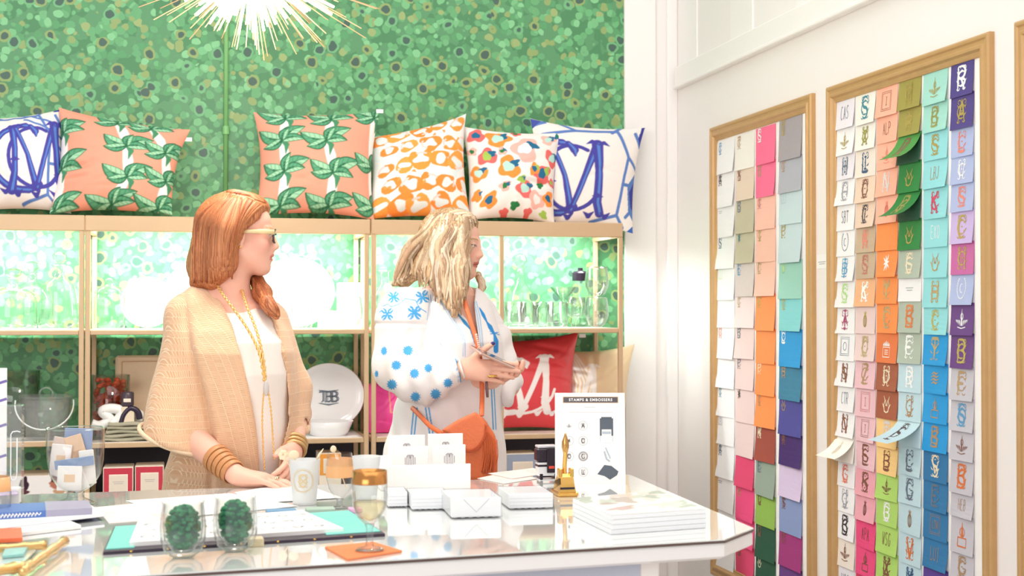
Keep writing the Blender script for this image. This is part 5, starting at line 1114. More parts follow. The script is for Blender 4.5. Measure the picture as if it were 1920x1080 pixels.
# ================================================================== people: smooth implicit bodies meshed with surface nets
FH = np.array([math.sin(YAW), math.cos(YAW), 0.0]); ZV = np.array([0, 0, 1.0])
def cap(a, b, ra, rb, k=.02, op='u'): return ('cap', np.array(a, float), np.array(b, float), ra, rb, k, op)
def ell(c, r, R=None, k=.02, op='u'): return ('ell', np.array(c, float), np.array(r, float), np.eye(3) if R is None else np.array(R, float), None, k, op)
def col(O, rows, k=.02, op='u', zc=True): return ('col', np.array(O, float), np.array(rows, float), None, None, k, op)   # rows: z, cu, cw, ru, rw
def fn(f, k=.01, op='s'): return ('fn', f, None, None, None, k, op)
def prim_d(p, P_):
    t = p[0]
    if t == 'cap':
        a, b = p[1], p[2]; ab = b-a; h = np.clip((P_-a)@ab/(ab@ab+1e-12), 0, 1); return np.linalg.norm(P_-a-h[:, None]*ab, axis=1)-(p[3]*(1-h)+p[4]*h)
    if t == 'ell':
        q = (P_-p[1])@p[3]; r = p[2]; k0 = np.linalg.norm(q/r, axis=1); k1 = np.linalg.norm(q/(r*r), axis=1)+1e-9; return k0*(k0-1)/k1
    if t == 'col':
        r = p[2]; q = P_-p[1]; u = q@RT; w_ = q@FH; z = P_[:, 2]; o = np.argsort(r[:, 0]); zz = r[o, 0]
        g = [np.interp(z, zz, r[o, i]) for i in (1, 2, 3, 4)]; k = np.sqrt(((u-g[0])/g[2])**2+((w_-g[1])/g[3])**2)
        return np.maximum((k-1)*np.minimum(g[2], g[3]), np.maximum(z-zz[-1], zz[0]-z))
    return p[1](P_)
def prim_lb(p, c):
    if p[0] == 'cap': m = (p[1]+p[2])/2; return np.linalg.norm(c-m)-np.linalg.norm(p[1]-p[2])/2-max(p[3], p[4])
    if p[0] == 'ell': return np.linalg.norm(c-p[1])-p[2].max()
    return -1
def sdf(prims, P_):
    d = np.full(len(P_), 9.0)
    for p in prims:
        e = prim_d(p, P_); k = p[5]; op = p[6]
        if op == 'u': h = np.clip(.5+.5*(d-e)/k, 0, 1); d = d*(1-h)+e*h-k*h*(1-h)
        elif op == 's': h = np.clip(.5-.5*(d+e)/k, 0, 1); d = d*(1-h)-e*h+k*h*(1-h)
        else: h = np.clip(.5-.5*(d-e)/k, 0, 1); d = d*(1-h)+e*h+k*h*(1-h)
    return d
def isosurf(prims, lo, hi, res, B=14):
    lo = np.array(lo, float); n = np.ceil((np.array(hi)-lo)/res/B).astype(int)*B+1
    G = np.ones(n, np.float32); h = res*B*.87; ar = np.arange(B+1)
    loc = np.stack(np.meshgrid(ar, ar, ar, indexing='ij'), -1).reshape(-1, 3)*res
    cs = [(i, j, k) for i in range(0, n[0]-1, B) for j in range(0, n[1]-1, B) for k in range(0, n[2]-1, B)]
    C_ = lo+(np.array(cs)+B/2)*res; D0 = sdf(prims, C_)
    for (i, j, k), c, d0 in zip(cs, C_, D0):
        if abs(d0) > h*1.6+.03: G[i:i+B+1, j:j+B+1, k:k+B+1] = np.sign(d0); continue
        pp = [p for p in prims if p[0] in ('col', 'fn') or prim_lb(p, c) < h+.05]
        G[i:i+B+1, j:j+B+1, k:k+B+1] = sdf(pp, lo+np.array((i, j, k))*res+loc).reshape(B+1, B+1, B+1) if pp else 1
    s = G < 0; c8 = [s[a:n[0]-1+a, b:n[1]-1+b, c:n[2]-1+c] for a in (0, 1) for b in (0, 1) for c in (0, 1)]
    al = np.logical_and.reduce(c8); an = np.logical_or.reduce(c8); act = an & ~al; I = np.argwhere(act); idx = -np.ones(act.shape, np.int64); idx[act] = np.arange(len(I))
    acc = np.zeros((len(I), 3)); cnt = np.zeros(len(I))
    off = [(a, b, c) for a in (0, 1) for b in (0, 1) for c in (0, 1)]
    for q in off:
        for ax in range(3):
            if q[ax]: continue
            r = list(q); r[ax] = 1; g0 = G[I[:, 0]+q[0], I[:, 1]+q[1], I[:, 2]+q[2]]; g1 = G[I[:, 0]+r[0], I[:, 1]+r[1], I[:, 2]+r[2]]
            m = (g0 < 0) != (g1 < 0); t = np.where(m, g0/(g0-g1+1e-12), 0); p = np.array(q)[None]+0.0*acc; p[:, ax] += t; acc += p*m[:, None]; cnt += m
    V = lo+(I+acc/cnt[:, None])*res; F_ = []
    for ax in range(3):
        b, c = [(1, 2), (2, 0), (0, 1)][ax]; sl0 = [slice(None)]*3; sl1 = [slice(None)]*3; sl0[ax] = slice(0, n[ax]-1); sl1[ax] = slice(1, n[ax])
        s0, s1 = s[tuple(sl0)], s[tuple(sl1)]; E_ = np.argwhere(s0 != s1); E_ = E_[(E_[:, b] > 0) & (E_[:, c] > 0) & (E_[:, b] < n[b]-1) & (E_[:, c] < n[c]-1)]
        fl = s0[E_[:, 0], E_[:, 1], E_[:, 2]]; q = []
        for db, dc in ((0, 0), (1, 0), (1, 1), (0, 1)): e = E_.copy(); e[:, b] -= db; e[:, c] -= dc; q.append(idx[e[:, 0], e[:, 1], e[:, 2]])
        q = np.stack(q, 1); q[~fl] = q[~fl][:, ::-1]; F_.append(q)
    return V, np.concatenate(F_)
def vnorm(V, Q):
    fnm = np.cross(V[Q[:, 2]]-V[Q[:, 0]], V[Q[:, 3]]-V[Q[:, 1]]); N_ = np.zeros_like(V)
    for i in range(4): np.add.at(N_, Q[:, i], fnm)
    return N_/(np.linalg.norm(N_, axis=1)[:, None]+1e-12)
def relax(V, Q, it=2, lam=.5):
    for _ in range(it):
        A = np.zeros_like(V); c = np.zeros(len(V))
        for i in range(4):
            a, b = Q[:, i], Q[:, (i+1) % 4]; np.add.at(A, a, V[b]); np.add.at(A, b, V[a]); np.add.at(c, a, 1); np.add.at(c, b, 1)
        V = V*(1-lam)+lam*A/np.maximum(c, 1)[:, None]
    return V
def qmesh(name, V, Q, m, parent, col=None):
    org = np.array(parent.location) if parent is not None else np.zeros(3)
    me = bpy.data.meshes.new(name); me.vertices.add(len(V)); me.vertices.foreach_set('co', (V-org).astype(np.float32).ravel()); me.loops.add(len(Q)*4); me.loops.foreach_set('vertex_index', Q.astype(np.int32).ravel())
    me.polygons.add(len(Q)); me.polygons.foreach_set('loop_start', np.arange(0, len(Q)*4, 4, dtype=np.int32)); me.polygons.foreach_set('use_smooth', [True]*len(Q)); me.update(calc_edges=True)
    me.materials.append(m)
    if col is not None: a = me.color_attributes.new('Col', 'FLOAT_COLOR', 'POINT'); c = np.ones((len(V), 4), np.float32); c[:, :3] = col; a.data.foreach_set('color', c.ravel())
    o = bpy.data.objects.new(name, me); S.collection.objects.link(o)
    if parent is not None: o.parent = parent
    return o
def sdmesh(name, prims, lo, hi, res, m, parent, colf=None, disp=None, rl=1):
    V, Q = isosurf(prims, lo, hi, res)
    if rl: V = relax(V, Q, rl, .4)
    if disp: V = V+vnorm(V, Q)*disp(V)[:, None]
    return qmesh(name, V, Q, m, parent, colf(V) if colf else None)
# -------- head, in its own frame: x forward, y to the person's left, z up
def frame(org, yawr, pitch=0.0, roll=0.0):
    f = RT*math.cos(yawr)+FH*math.sin(yawr); l = np.cross(ZV, f); z = ZV
    f2 = f*math.cos(pitch)+z*math.sin(pitch); z2 = np.cross(f2, l); z2 = z2*math.cos(roll)+l*math.sin(roll); l2 = np.cross(z2, f2)
    return np.array(org, float), np.stack([f2, l2, z2], 1)
def head_prims(fr, s=1.0, smile=0.0):
    O, R = fr
    def w(x, y, z): return O+R@(np.array([x, y, z])*s)
    def e(c, r, k=.02, op='u'): return ell(w(*c), np.array(r)*s, R, k, op)
    def c(a, b, ra, rb, k=.01, op='u'): return cap(w(*a), w(*b), ra*s, rb*s, k, op)
    L = [e((-.012, 0, .048), (.092, .073, .080)), e((.038, 0, .045), (.047, .060, .058)), e((.042, 0, -.012), (.043, .056, .060)), e((.034, 0, -.052), (.046, .046, .034), .03),
         e((.062, 0, -.050), (.028, .030, .030), .02), e((.074, 0, -.082), (.017, .020, .014), .022)]
    for q in (-1, 1):
        L += [c((.000, q*.055, -.035), (.060, q*.018, -.082), .013, .012, .03), e((.060, q*.036, -.014), (.022, .020, .022), .02), c((.078, q*.044, .030), (.088, q*.012, .031), .007, .008, .012)]
    L += [e((.096, -.032, .016), (.016, .017, .012), None or .012, 's'), e((.096, .032, .016), (.016, .017, .012), .012, 's')]
    L += [c((.084, 0, .028), (.106, 0, -.012), .0065, .0085, .012), e((.103, 0, -.015), (.0095, .0085, .008), .008)]
    L += [c((.084, 0, .012), (.084, 0, -.036), .014, .015, .012), e((.078, 0, -.034), (.018, .026, .016), .012)]
    for q in (-1, 1):
        L += [e((.097, q*.011, -.020), (.010, .0065, .0075), .006), e((.0765, q*.031, .016), (.0135, .0135, .0135), .003), c((.082, q*.043, .022), (.088, q*.021, .022), .003, .0032, .004),
              c((.070, q*.050, .016), (.080, q*.040, .010), .004, .004, .01)]
    L += [c((.086, -.019, -.044+.004*smile), (.094, 0, -.041), .0035, .0058, .006), c((.094, 0, -.041), (.086, .019, -.044+.004*smile), .0058, .0035, .006),
          c((.085, -.016, -.050), (.090, 0, -.0535), .0036, .0062, .006), c((.090, 0, -.0535), (.085, .016, -.050), .0062, .0036, .006), c((.086, -.022, -.0468+.004*smile), (.0985, 0, -.0472), .0016, .0022, .003, 's'), c((.0985, 0, -.0472), (.086, .022, -.0468+.004*smile), .0022, .0016, .003, 's'),
          c((.099, 0, -.030), (.098, 0, -.036), .002, .003, .005, 's')]
    for q in (-1, 1):
        L += [e((-.004, q*.073, .004), (.017, .009, .029), .006), e((.003, q*.080, .008), (.008, .006, .016), .004, 's'), e((.000, q*.074, -.022), (.008, .006, .009), .004)]
    return L
def face_cols(V, fr, s, skin, lip, brow, iris='5A4A3A', hairline=None):
    O, R = fr; q = (V-O)@R/s; x, y, z = q.T; c = np.tile(np.array(lin(skin)), (len(V), 1)); ay = np.abs(y)
    def mix(a, colr): a = np.clip(a, 0, 1)[:, None]; c[:] = c*(1-a)+np.array(lin(colr))*a
    mix(.45*np.exp(-(((z+.012)/.022)**2+((ay-.045)/.018)**2))*(x > .03), 'F09488')
    mix(((x > .078) & (ay < .023) & (np.abs(z+.0475) < .0125-.25*ay)).astype(float), lip)
    mix(((np.abs(z+.0475) < .0014) & (ay < .021) & (x > .078)).astype(float)*.7, '9A4A48')
    mix(np.clip(1.4-np.abs(z-.0385+(ay-.03)**2*6)/.0032, 0, 1)*((ay > .012) & (ay < .050) & (x > .055)), brow)
    d = np.hypot(ay-.031, z-.016); fr_ = (x > .070)
    er = np.hypot((ay-.031)/.0125, (z-.0150)/.0042) < 1
    mix((er & fr_).astype(float), 'F2ECE8'); mix(((d < .0052) & fr_ & er).astype(float), iris); mix(((d < .0022) & fr_ & er).astype(float), '1A1214')
    mix((np.abs(np.hypot((ay-.031)/.0135, (z-.0150)/.0054)-1) < .22).astype(float)*fr_*(z > .0150)*.9, '3A2822')
    mix((np.abs(np.hypot((ay-.031)/.0135, (z-.0155)/.0066)-1) < .09).astype(float)*fr_*(z <= .0155)*.35, '8A5A50')
    return c
def hand_prims(W, a, n, t, curls, spread=.05, s=1.0, thumb=(.5, .3), k=.006):
    """W wrist, a finger direction, n out of the palm, t towards the thumb side; curls per finger (3 joint angles)"""
    a = a/np.linalg.norm(a); n = n-a*(n@a); n /= np.linalg.norm(n); t = t-a*(t@a)-n*(t@n); t /= np.linalg.norm(t); L = []
    K = []
    for i, off in enumerate((.027, .009, -.009, -.026)):
        kn = W+(a*(.088-.004*abs(i-1)-.004*i)+t*off)*s; K.append(kn); L.append(cap(W+(t*off*.62+a*.008)*s, kn, .0145*s, .0105*s, .014))
    L.append(cap(W+(a*.03+n*.004)*s, W+(a*.07+n*.002)*s, .020*s, .016*s, .02))
    for i, (ln_, cu) in enumerate(zip(((.042, .025, .020), (.046, .029, .021), (.042, .027, .021), (.033, .020, .019)), curls)):
        p = K[i]; ang = 0; r = (.0088, .0090, .0086, .0076)[i]*s; d0 = a+t*spread*(1.5-i); d0 /= np.linalg.norm(d0)
        for j in range(3):
            ang += cu[j]; d = d0*math.cos(ang)+n*math.sin(ang); q = p+d*ln_[j]*s; L.append(cap(p, q, r*(1-.07*j), r*(.93-.07*j), .0035 if j or 1 else k)); p = q
    b = W+(a*.022+t*.022)*s; th0 = a*math.cos(thumb[0])+t*math.sin(thumb[0])+n*thumb[1]; th0 /= np.linalg.norm(th0); p1 = b+th0*.042*s; th1 = th0+a*.35; th1 /= np.linalg.norm(th1); p2 = p1+th1*.030*s; p3 = p2+(th1+a*.15)*.024*s
    L += [cap(b, p1, .015*s, .0115*s, .012), cap(p1, p2, .0112*s, .0098*s, .005), cap(p2, p3, .0098*s, .0078*s, .004)]
    return L, K, p3
def bbox(pts, pad): pts = np.array(pts); return pts.min(0)-pad, pts.max(0)+pad
def hairmat(name, c0, c1, c2, sc=(260, 260, 9)):
    m, nt, b = newmat(name); L = nt.links.new; tc = N(nt, 'ShaderNodeTexCoord'); mp = N(nt, 'ShaderNodeMapping'); mp.inputs['Scale'].default_value = sc; L(tc.outputs['Object'], mp.inputs[0])
    no = N(nt, 'ShaderNodeTexNoise'); no.inputs['Scale'].default_value = 1.0; no.inputs['Detail'].default_value = 4; no.inputs['Distortion'].default_value = .6; L(mp.outputs[0], no.inputs['Vector'])
    r = N(nt, 'ShaderNodeValToRGB'); e = r.color_ramp.elements; e.new(.5); e[0].position = .3; e[2].position = .72
    for q, c in zip(e, (c0, c1, c2)): q.color = (*lin(c), 1)
    L(no.outputs['Fac'], r.inputs[0]); L(r.outputs[0], b.inputs['Base Color']); b.inputs['Roughness'].default_value = .42; b.inputs['Anisotropic'].default_value = .4
    bp = N(nt, 'ShaderNodeBump'); bp.inputs['Strength'].default_value = .55; bp.inputs['Distance'].default_value = .002; L(no.outputs['Fac'], bp.inputs['Height']); L(bp.outputs[0], b.inputs['Normal'])
    return m
M_skin = colmat('skin', .5, bump=.06, bscale=500, sss=.25, spec=.35)
# ================================================================== the red-haired woman behind the counter
DL = 3.72
def L_(x, y, d=0.0): return P(x, y, DL+d)
UL = L_(430, 640)*np.array([1, 1, 0]); zrow = lambda y, D=DL: P(960, y, D)[2]
def rows(lst, D, U0):
    """(py, px_left, px_right, depth centre, depth radius) -> column rows about origin U0"""
    out = []
    for y, xl, xr, dc, dr in lst:
        a, b = P(xl, y, D+dc), P(xr, y, D+dc); m = (a+b)/2-U0; out.append((m[2]+U0[2] if False else (a[2]+b[2])/2, m@RT, m@FH, np.linalg.norm(b-a)/2, dr))
    return out
lady = thing('person', 'woman with long copper hair and glasses in tan knit kimono cardigan, hand on counter', 'person', (UL[0], UL[1], 0))
sL = .93
hf = frame(L_(450, 449, .066), math.radians(12), math.radians(-3), 0)
B = head_prims(hf, sL)
ND = L_(432, 548, .07)
B += [cap(hf[0]+hf[1]@np.array([-.020, 0, -.02]), L_(425, 580, .07), .052, .060, .02), cap(L_(385, 588, .02), L_(485, 595, .10), .052, .05, .05),
      cap(L_(365, 602, .0), L_(365, 602, .0), .055, .055, .04), cap(L_(505, 607, .12), L_(505, 607, .12), .05, .05, .04)]
torsoL = rows([(575, 375, 490, .06, .055), (600, 362, 505, .06, .085), (660, 372, 518, .04, .115), (740, 385, 515, .05, .105), (800, 380, 520, .05, .11), (900, 365, 525, .06, .13), (1000, 365, 525, .06, .13), (1120, 370, 520, .06, .12)], DL, UL)
B += [col(UL, torsoL, .03)]
sh, el, wr = L_(358, 612, -.01), L_(352, 815, -.09), L_(440, 893, -.215)
wr[2] = ZT+.033
B += [cap(sh, el, .048, .042, .03), cap(el, wr, .042, .026, .02)]
sh2, el2, wr2 = L_(512, 615, .13), L_(556, 775, .12), L_(550, 845, -.02); 
B += [cap(sh2, el2, .044, .038, .03), cap(el2, wr2, .037, .025, .02)]
hd = np.array(RT)*1.0-FH*.10; a_ = hd/np.linalg.norm(hd)
H1, K1, T1 = hand_prims(wr+np.array([0, 0, -.006]), a_+np.array([0, 0, -.10]), np.array([0, 0, -1.0]), FH, [(.16, .22, .16), (.14, .20, .16), (.14, .20, .16), (.14, .22, .16)], .08, 1.0, (.6, .2))
B += H1
a2 = (L_(540, 905, -.16)-wr2); H2, K2, T2 = hand_prims(wr2, a2, FH*.4-RT*.9, -FH*.8-RT*.1, [(.2, .3, .2)]*4, .04, .95, (.5, .3)); B += H2
for q in (-1, 1):
    hp_ = UL+RT*.075*q+FH*.06; B += [cap((hp_[0], hp_[1], .82), (hp_[0], hp_[1]-.0, .46), .085, .055, .04), cap((hp_[0], hp_[1], .46), (hp_[0], hp_[1], .07), .052, .036, .03), cap((hp_[0], hp_[1], .045), tuple(np.array([hp_[0], hp_[1], .035])-FH*.15), .038, .028, .02)]
lo = np.array([UL[0]-.28, UL[1]-.40, -.01]); hi = np.array([UL[0]+.30, UL[1]+.32, 1.80])
body = sdmesh('body', B, lo, hi, .0032, M_skin, lady, lambda V: face_cols(V, hf, sL, 'F0B9A3', 'E2807A', 'C08A68'), rl=1)
# tee
def mask_px(pts_l, pts_r, y0, y1, dmax, D):
    yl, xl = np.array(pts_l).T[::-1]; yr, xr = np.array(pts_r).T[::-1]
    def f(P_):
        x, y, z = proj(P_); s = z/F; a = (np.interp(y, yl, xl)-x)*s; b = (x-np.interp(y, yr, xr))*s; return np.maximum.reduce([a, b, (y0-y)*s, (y-y1)*s, z-(D+dmax)])
    return f
teeR = rows([(562, 402, 470, .08, .05), (574, 384, 488, .07, .08), (600, 360, 520, .06, .105), (640, 365, 541, .03, .14), (700, 375, 546, .02, .145), (760, 380, 545, .03, .14), (850, 375, 545, .04, .15), (920, 365, 535, .05, .155), (960, 370, 530, .05, .15)], DL, UL)
neckhole = ell(L_(438, 555, .02), (.068, .085, .052), None, .008, 's')
tee = sdmesh('shirt', [col(UL, teeR, .03), cap(L_(380, 592, .03), L_(495, 598, .11), .05, .05, .03), neckhole], lo, hi, .004, mat('ivory_jersey', 'F3E8E0', .8, var=.015, scale=8, bump=.1), lady, disp=lambda V: .0015*np.sin(60*(V@RT)+8*V[:, 2])*np.clip((1.25-V[:, 2])*3, 0, 1))
# cardigan
cardR = rows([(548, 405, 448, .08, .05), (566, 365, 492, .07, .09), (585, 345, 520, .07, .125), (620, 325, 538, .05, .155), (660, 335, 548, .03, .165), (740, 345, 556, .03, .165), (820, 335, 560, .04, .17), (880, 312, 556, .04, .175), (925, 308, 548, .05, .175), (1000, 315, 545, .05, .17), (1130, 320, 540, .05, .165)], DL, UL)
s0, s1 = L_(362, 592, .0), L_(331, 845, -.08)
ax_ = (s1-s0)/np.linalg.norm(s1-s0); cutp = L_(326, 822, -.08); cn = (ax_+RT*-.30+FH*.34); cn /= np.linalg.norm(cn)
K_ = [col(UL, cardR, .03), cap(s0, s1, .064, .102, .03), cap(L_(372, 578, .02), L_(350, 600, .0), .048, .05, .03), cap(L_(508, 600, .12), L_(545, 740, .12), .060, .056, .03), cap(L_(545, 740, .12), L_(549, 790, .08), .058, .052, .03)]
# lower body of the cardigan hangs behind the forearm
Kc = [cap(s0, s1, .060, .104, .02), fn(lambda V: -(cutp-V)@cn*-1.0, .006, 'i')] if False else None
sleeve = [cap(s0, s1, .066, .100, .03), cap(L_(372, 578, .02), L_(352, 600, .0), .048, .055, .03), fn(lambda V: (V-cutp)@cn, .006, 'i'), cap(s1+ax_*.05, s1-ax_*.06, .090, .080, .01, 's')]
bodyc = [col(UL, cardR, .03), cap(L_(380, 578, .04), L_(490, 590, .10), .045, .045, .03), fn(mask_px([(402, 540), (436, 610), (463, 700), (478, 790), (488, 880), (492, 1000)], [(480, 540), (512, 600), (524, 640), (538, 700), (541, 790), (524, 850), (516, 1000)], 500, 1400, .10, DL), .006, 's')]
lsl = [cap(L_(506, 602, .12), L_(541, 730, .12), .054, .054, .03), cap(L_(541, 730, .12), L_(549, 812, .07), .056, .048, .03), fn(lambda V: V[:, 2]*-1+L_(548, 812, .1)[2], .006, 'i'), cap(L_(552, 850, .07), L_(550, 795, .07), .042, .040, .006, 's')]
def knit():
    m, nt, b = newmat('tan_open_knit'); L = nt.links.new; tc = N(nt, 'ShaderNodeTexCoord'); sx = N(nt, 'ShaderNodeSeparateXYZ'); L(tc.outputs['Object'], sx.inputs[0])
    no = N(nt, 'ShaderNodeTexNoise'); no.inputs['Scale'].default_value = 5; L(tc.outputs['Object'], no.inputs['Vector'])
    ad = N(nt, 'ShaderNodeMath', operation='MULTIPLY_ADD'); ad.inputs[1].default_value = .03; L(no.outputs['Fac'], ad.inputs[0]); L(sx.outputs[2], ad.inputs[2])
    a2_ = N(nt, 'ShaderNodeMath', operation='MULTIPLY_ADD'); a2_.inputs[1].default_value = .7; L(sx.outputs[1], a2_.inputs[0]); L(sx.outputs[0], a2_.inputs[2])
    ca = N(nt, 'ShaderNodeCombineXYZ'); L(a2_.outputs[0], ca.inputs[0]); L(ad.outputs[0], ca.inputs[1])
    dg = N(nt, 'ShaderNodeMath', operation='MULTIPLY_ADD'); dg.inputs[1].default_value = .30; L(ad.outputs[0], dg.inputs[0]); L(a2_.outputs[0], dg.inputs[2])
    cc = N(nt, 'ShaderNodeCombineXYZ'); L(ad.outputs[0], cc.inputs[0]); L(dg.outputs[0], cc.inputs[1]); at = N(nt, 'ShaderNodeVertexColor', layer_name='Col')
    cbm = N(nt, 'ShaderNodeMix', data_type='VECTOR'); L(at.outputs[0], cbm.inputs[0]); L(ca.outputs[0], cbm.inputs[4]); L(cc.outputs[0], cbm.inputs[5])
    cb = N(nt, 'ShaderNodeVectorMath', operation='ADD'); L(cbm.outputs[1], cb.inputs[0])
    br = N(nt, 'ShaderNodeTexBrick', offset=0.5); br.inputs['Scale'].default_value = 1; br.inputs['Brick Width'].default_value = .0046; br.inputs['Row Height'].default_value = .0165; br.inputs['Mortar Size'].default_value = .0008; br.inputs['Mortar Smooth'].default_value = .5
    br.inputs['Color1'].default_value = (*lin('D9A67E'), 1); br.inputs['Color2'].default_value = (*lin('E2B48E'), 1); br.inputs['Mortar'].default_value = (*lin('F3D5B4'), 1); L(cb.outputs[0], br.inputs['Vector'])
    wv = N(nt, 'ShaderNodeTexWave', wave_type='BANDS', bands_direction='Y'); wv.inputs['Scale'].default_value = 11; wv.inputs['Distortion'].default_value = .6; L(cb.outputs[0], wv.inputs['Vector'])
    mx = N(nt, 'ShaderNodeMix', data_type='RGBA'); mp = N(nt, 'ShaderNodeMapRange'); mp.inputs[1].default_value = .55; mp.inputs[2].default_value = .8; mp.inputs[4].default_value = .75; L(wv.outputs['Fac'], mp.inputs[0]); L(mp.outputs[0], mx.inputs[0]); L(br.outputs['Color'], mx.inputs[6]); mx.inputs[7].default_value = (*lin('E6B994'), 1)
    L(mx.outputs[2], b.inputs['Base Color']); b.inputs['Roughness'].default_value = .85; b.inputs['Sheen Weight'].default_value = .3
    bp = N(nt, 'ShaderNodeBump'); bp.inputs['Strength'].default_value = .5; bp.inputs['Distance'].default_value = .002; L(br.outputs['Fac'], bp.inputs['Height']); L(bp.outputs[0], b.inputs['Normal']); return m
M_knit = knit()
def crease(V):
    x, y, z = proj(V); return x-np.interp(y, [540, 560, 640, 740, 830, 900], [346, 350, 357, 384, 402, 396])
def cfold(V):
    u = V@RT; z = V[:, 2]; c_ = crease(V); return -.013*np.exp(-((c_+3)/6)**2)*np.clip((1.40-z)*5, 0, 1)+.007*np.exp(-((c_-12)/10)**2)+.005*np.sin(34*u+7*z+1.2*np.sin(9*z))*np.clip((1.38-z)*2.2, 0, 1)+.003*np.sin(21*z+30*u)
car = sdmesh('cardigan', [bodyc[0], bodyc[1], fn(lambda V: sdf(sleeve, V), .035, 'u'), fn(lambda V: sdf(lsl, V), .03, 'u'), bodyc[2]], lo-.08, hi+.05, .0044, M_knit, lady, lambda V: np.repeat(((crease(V) > 0) & (proj(V)[0] < 500)).astype(float)[:, None], 3, 1), disp=cfold)
# sleeve hem: pale rolled edge
th = np.linspace(0, 2*math.pi, 40); ctr_ = s1-ax_*(((s1-cutp)@cn)/(ax_@cn)); e1 = np.cross(cn, FH); e1 /= np.linalg.norm(e1); e2 = np.cross(cn, e1)
ring = np.array([ctr_+e1*math.cos(a)*.104+e2*math.sin(a)*.101 for a in th]); build('sleeve_hem', MB().tube(ring, .006, 8), mat('pale_hem', 'F2D3B2', .8), lady, True)
# trousers
tr = [ell((UL+FH*.06)+np.array([0, 0, .86]), (.15, .12, .14))]
for q in (-1, 1):
    hp_ = UL+RT*.078*q+FH*.06; tr.append(cap((hp_[0], hp_[1], .84), (hp_[0], hp_[1], .09), .105, .075, .03))
sdmesh('trousers', tr, (UL[0]-.3, UL[1]-.3, .02), (UL[0]+.3, UL[1]+.32, 1.02), .009, mat('white_denim', 'EFEAEA', .8, bump=.2), lady)
for q in (-1, 1):
    hp_ = UL+RT*.075*q+FH*.06; sdmesh('shoe', [cap((hp_[0], hp_[1], .045), tuple(np.array([hp_[0], hp_[1], .04])-FH*.17), .046, .036, .02)], hp_-np.array([.3, .3, 0]), hp_+np.array([.3, .3, .12]), .006, mat('tan_leather', 'B5754A', .4), lady)
# hair
def hair_vol(fr, s, cut, extra):
    O, R = fr
    def w(x, y, z): return O+R@(np.array([x, y, z])*s)
    def f(V):
        q = (V-O)@R/s; x, y, z = q.T; lim = np.interp(z, cut[0], cut[1])+.02*np.clip(1-np.abs(y)/.05, 0, 1)*(z > .05); return -(x-lim)*s
    return [ell(w(-.014, 0, .050), np.array((.105, .087, .094))*s, R), ell(w(.030, 0, .062), np.array((.062, .070, .068))*s, R, .02), fn(lambda V: -f(V), .012, 'i') ]+extra
hx = [cap(L_(408, 420, .06), L_(392, 500, .09), .062, .058, .03), cap(L_(392, 500, .09), L_(386, 532, .10), .052, .030, .03), cap(L_(425, 430, -.005), L_(416, 492, .0), .038, .036, .03), cap(L_(416, 492, .0), L_(398, 528, .015), .036, .024, .03), cap(L_(385, 470, .03), L_(376, 528, .04), .036, .022, .03), cap(L_(380, 500, .03), L_(366, 532, .04), .024, .012, .02),
      cap(L_(474, 508, .14), L_(492, 550, .06), .018, .023, .02), cap(L_(492, 550, .06), L_(508, 580, -.01), .023, .013, .02), cap(L_(500, 565, .0), L_(519, 594, -.02), .018, .008, .02)]
hv = hair_vol(hf, sL, ([-.14, .0, .02, .06, .10, .13], [.0, .0, .006, .052, .066, .06]), hx)
def strands(V, fr=hf, fq=150, amp=.0008):
    q = (V-fr[0])@fr[1]; a = np.arctan2(q[:, 1], q[:, 0]+.03); return amp*np.sin(fq*.55*a+3*np.sin(14*q[:, 2]))*.7+amp*np.sin(fq*a*1.3+5*q[:, 2]*6)*.5
sdmesh('hair', hv, hf[0]-np.array([.22, .22, .24]), hf[0]+np.array([.22, .22, .18]), .0028, hairmat('copper_hair', '8E4A2C', 'BA7044', 'D08C5C'), lady, disp=strands)
# glasses
def hw(x, y, z, fr=hf, s=sL): return fr[0]+fr[1]@(np.array([x, y, z])*s)
g = thing_g = None
gm = mat('pale_horn', 'E9D2A0', .25, var=.15, scale=60); gd = mat('dark_horn', '4A3438', .25)
fr_mb = MB()
for q in (-1, 1):
    fr_mb.tube([hw(.100-.006*abs(math.cos(a)), q*.033+.025*math.cos(a)*q, .014+.019*math.sin(a)) for a in np.linspace(0, 2*math.pi, 28)], .0028, 8)
fr_mb.tube([hw(.098, -.008, .020), hw(.103, 0, .022), hw(.098, .008, .020)], .0025, 8)
gl_ = build('glasses', fr_mb, gd, lady, True); gl_['label'] = 'dark glasses frame with pale temples'
for q in (-1, 1): build('temple', MB().tube([hw(.096, q*.060, .024), hw(.06, q*.070, .024), hw(.005, q*.080, .020)], [.0068, .0064, .0045], 8, flat=.30, up=hf[1][:, 1]), gm, gl_, True)
lm = MB()
for q in (-1, 1): lm.add([hw(.099, q*.033, .014)]+[hw(.099-.006*abs(math.cos(a)), q*.033+.023*math.cos(a), .014+.017*math.sin(a)) for a in np.linspace(0, 2*math.pi, 20)], [(0, i, i+1) for i in range(1, 20)])
build('lenses', lm, M_glass, gl_)
build('earring', MB().ball(hw(.000, -.082, -.026), .0035, 10, 8), M_gold2, lady, True)
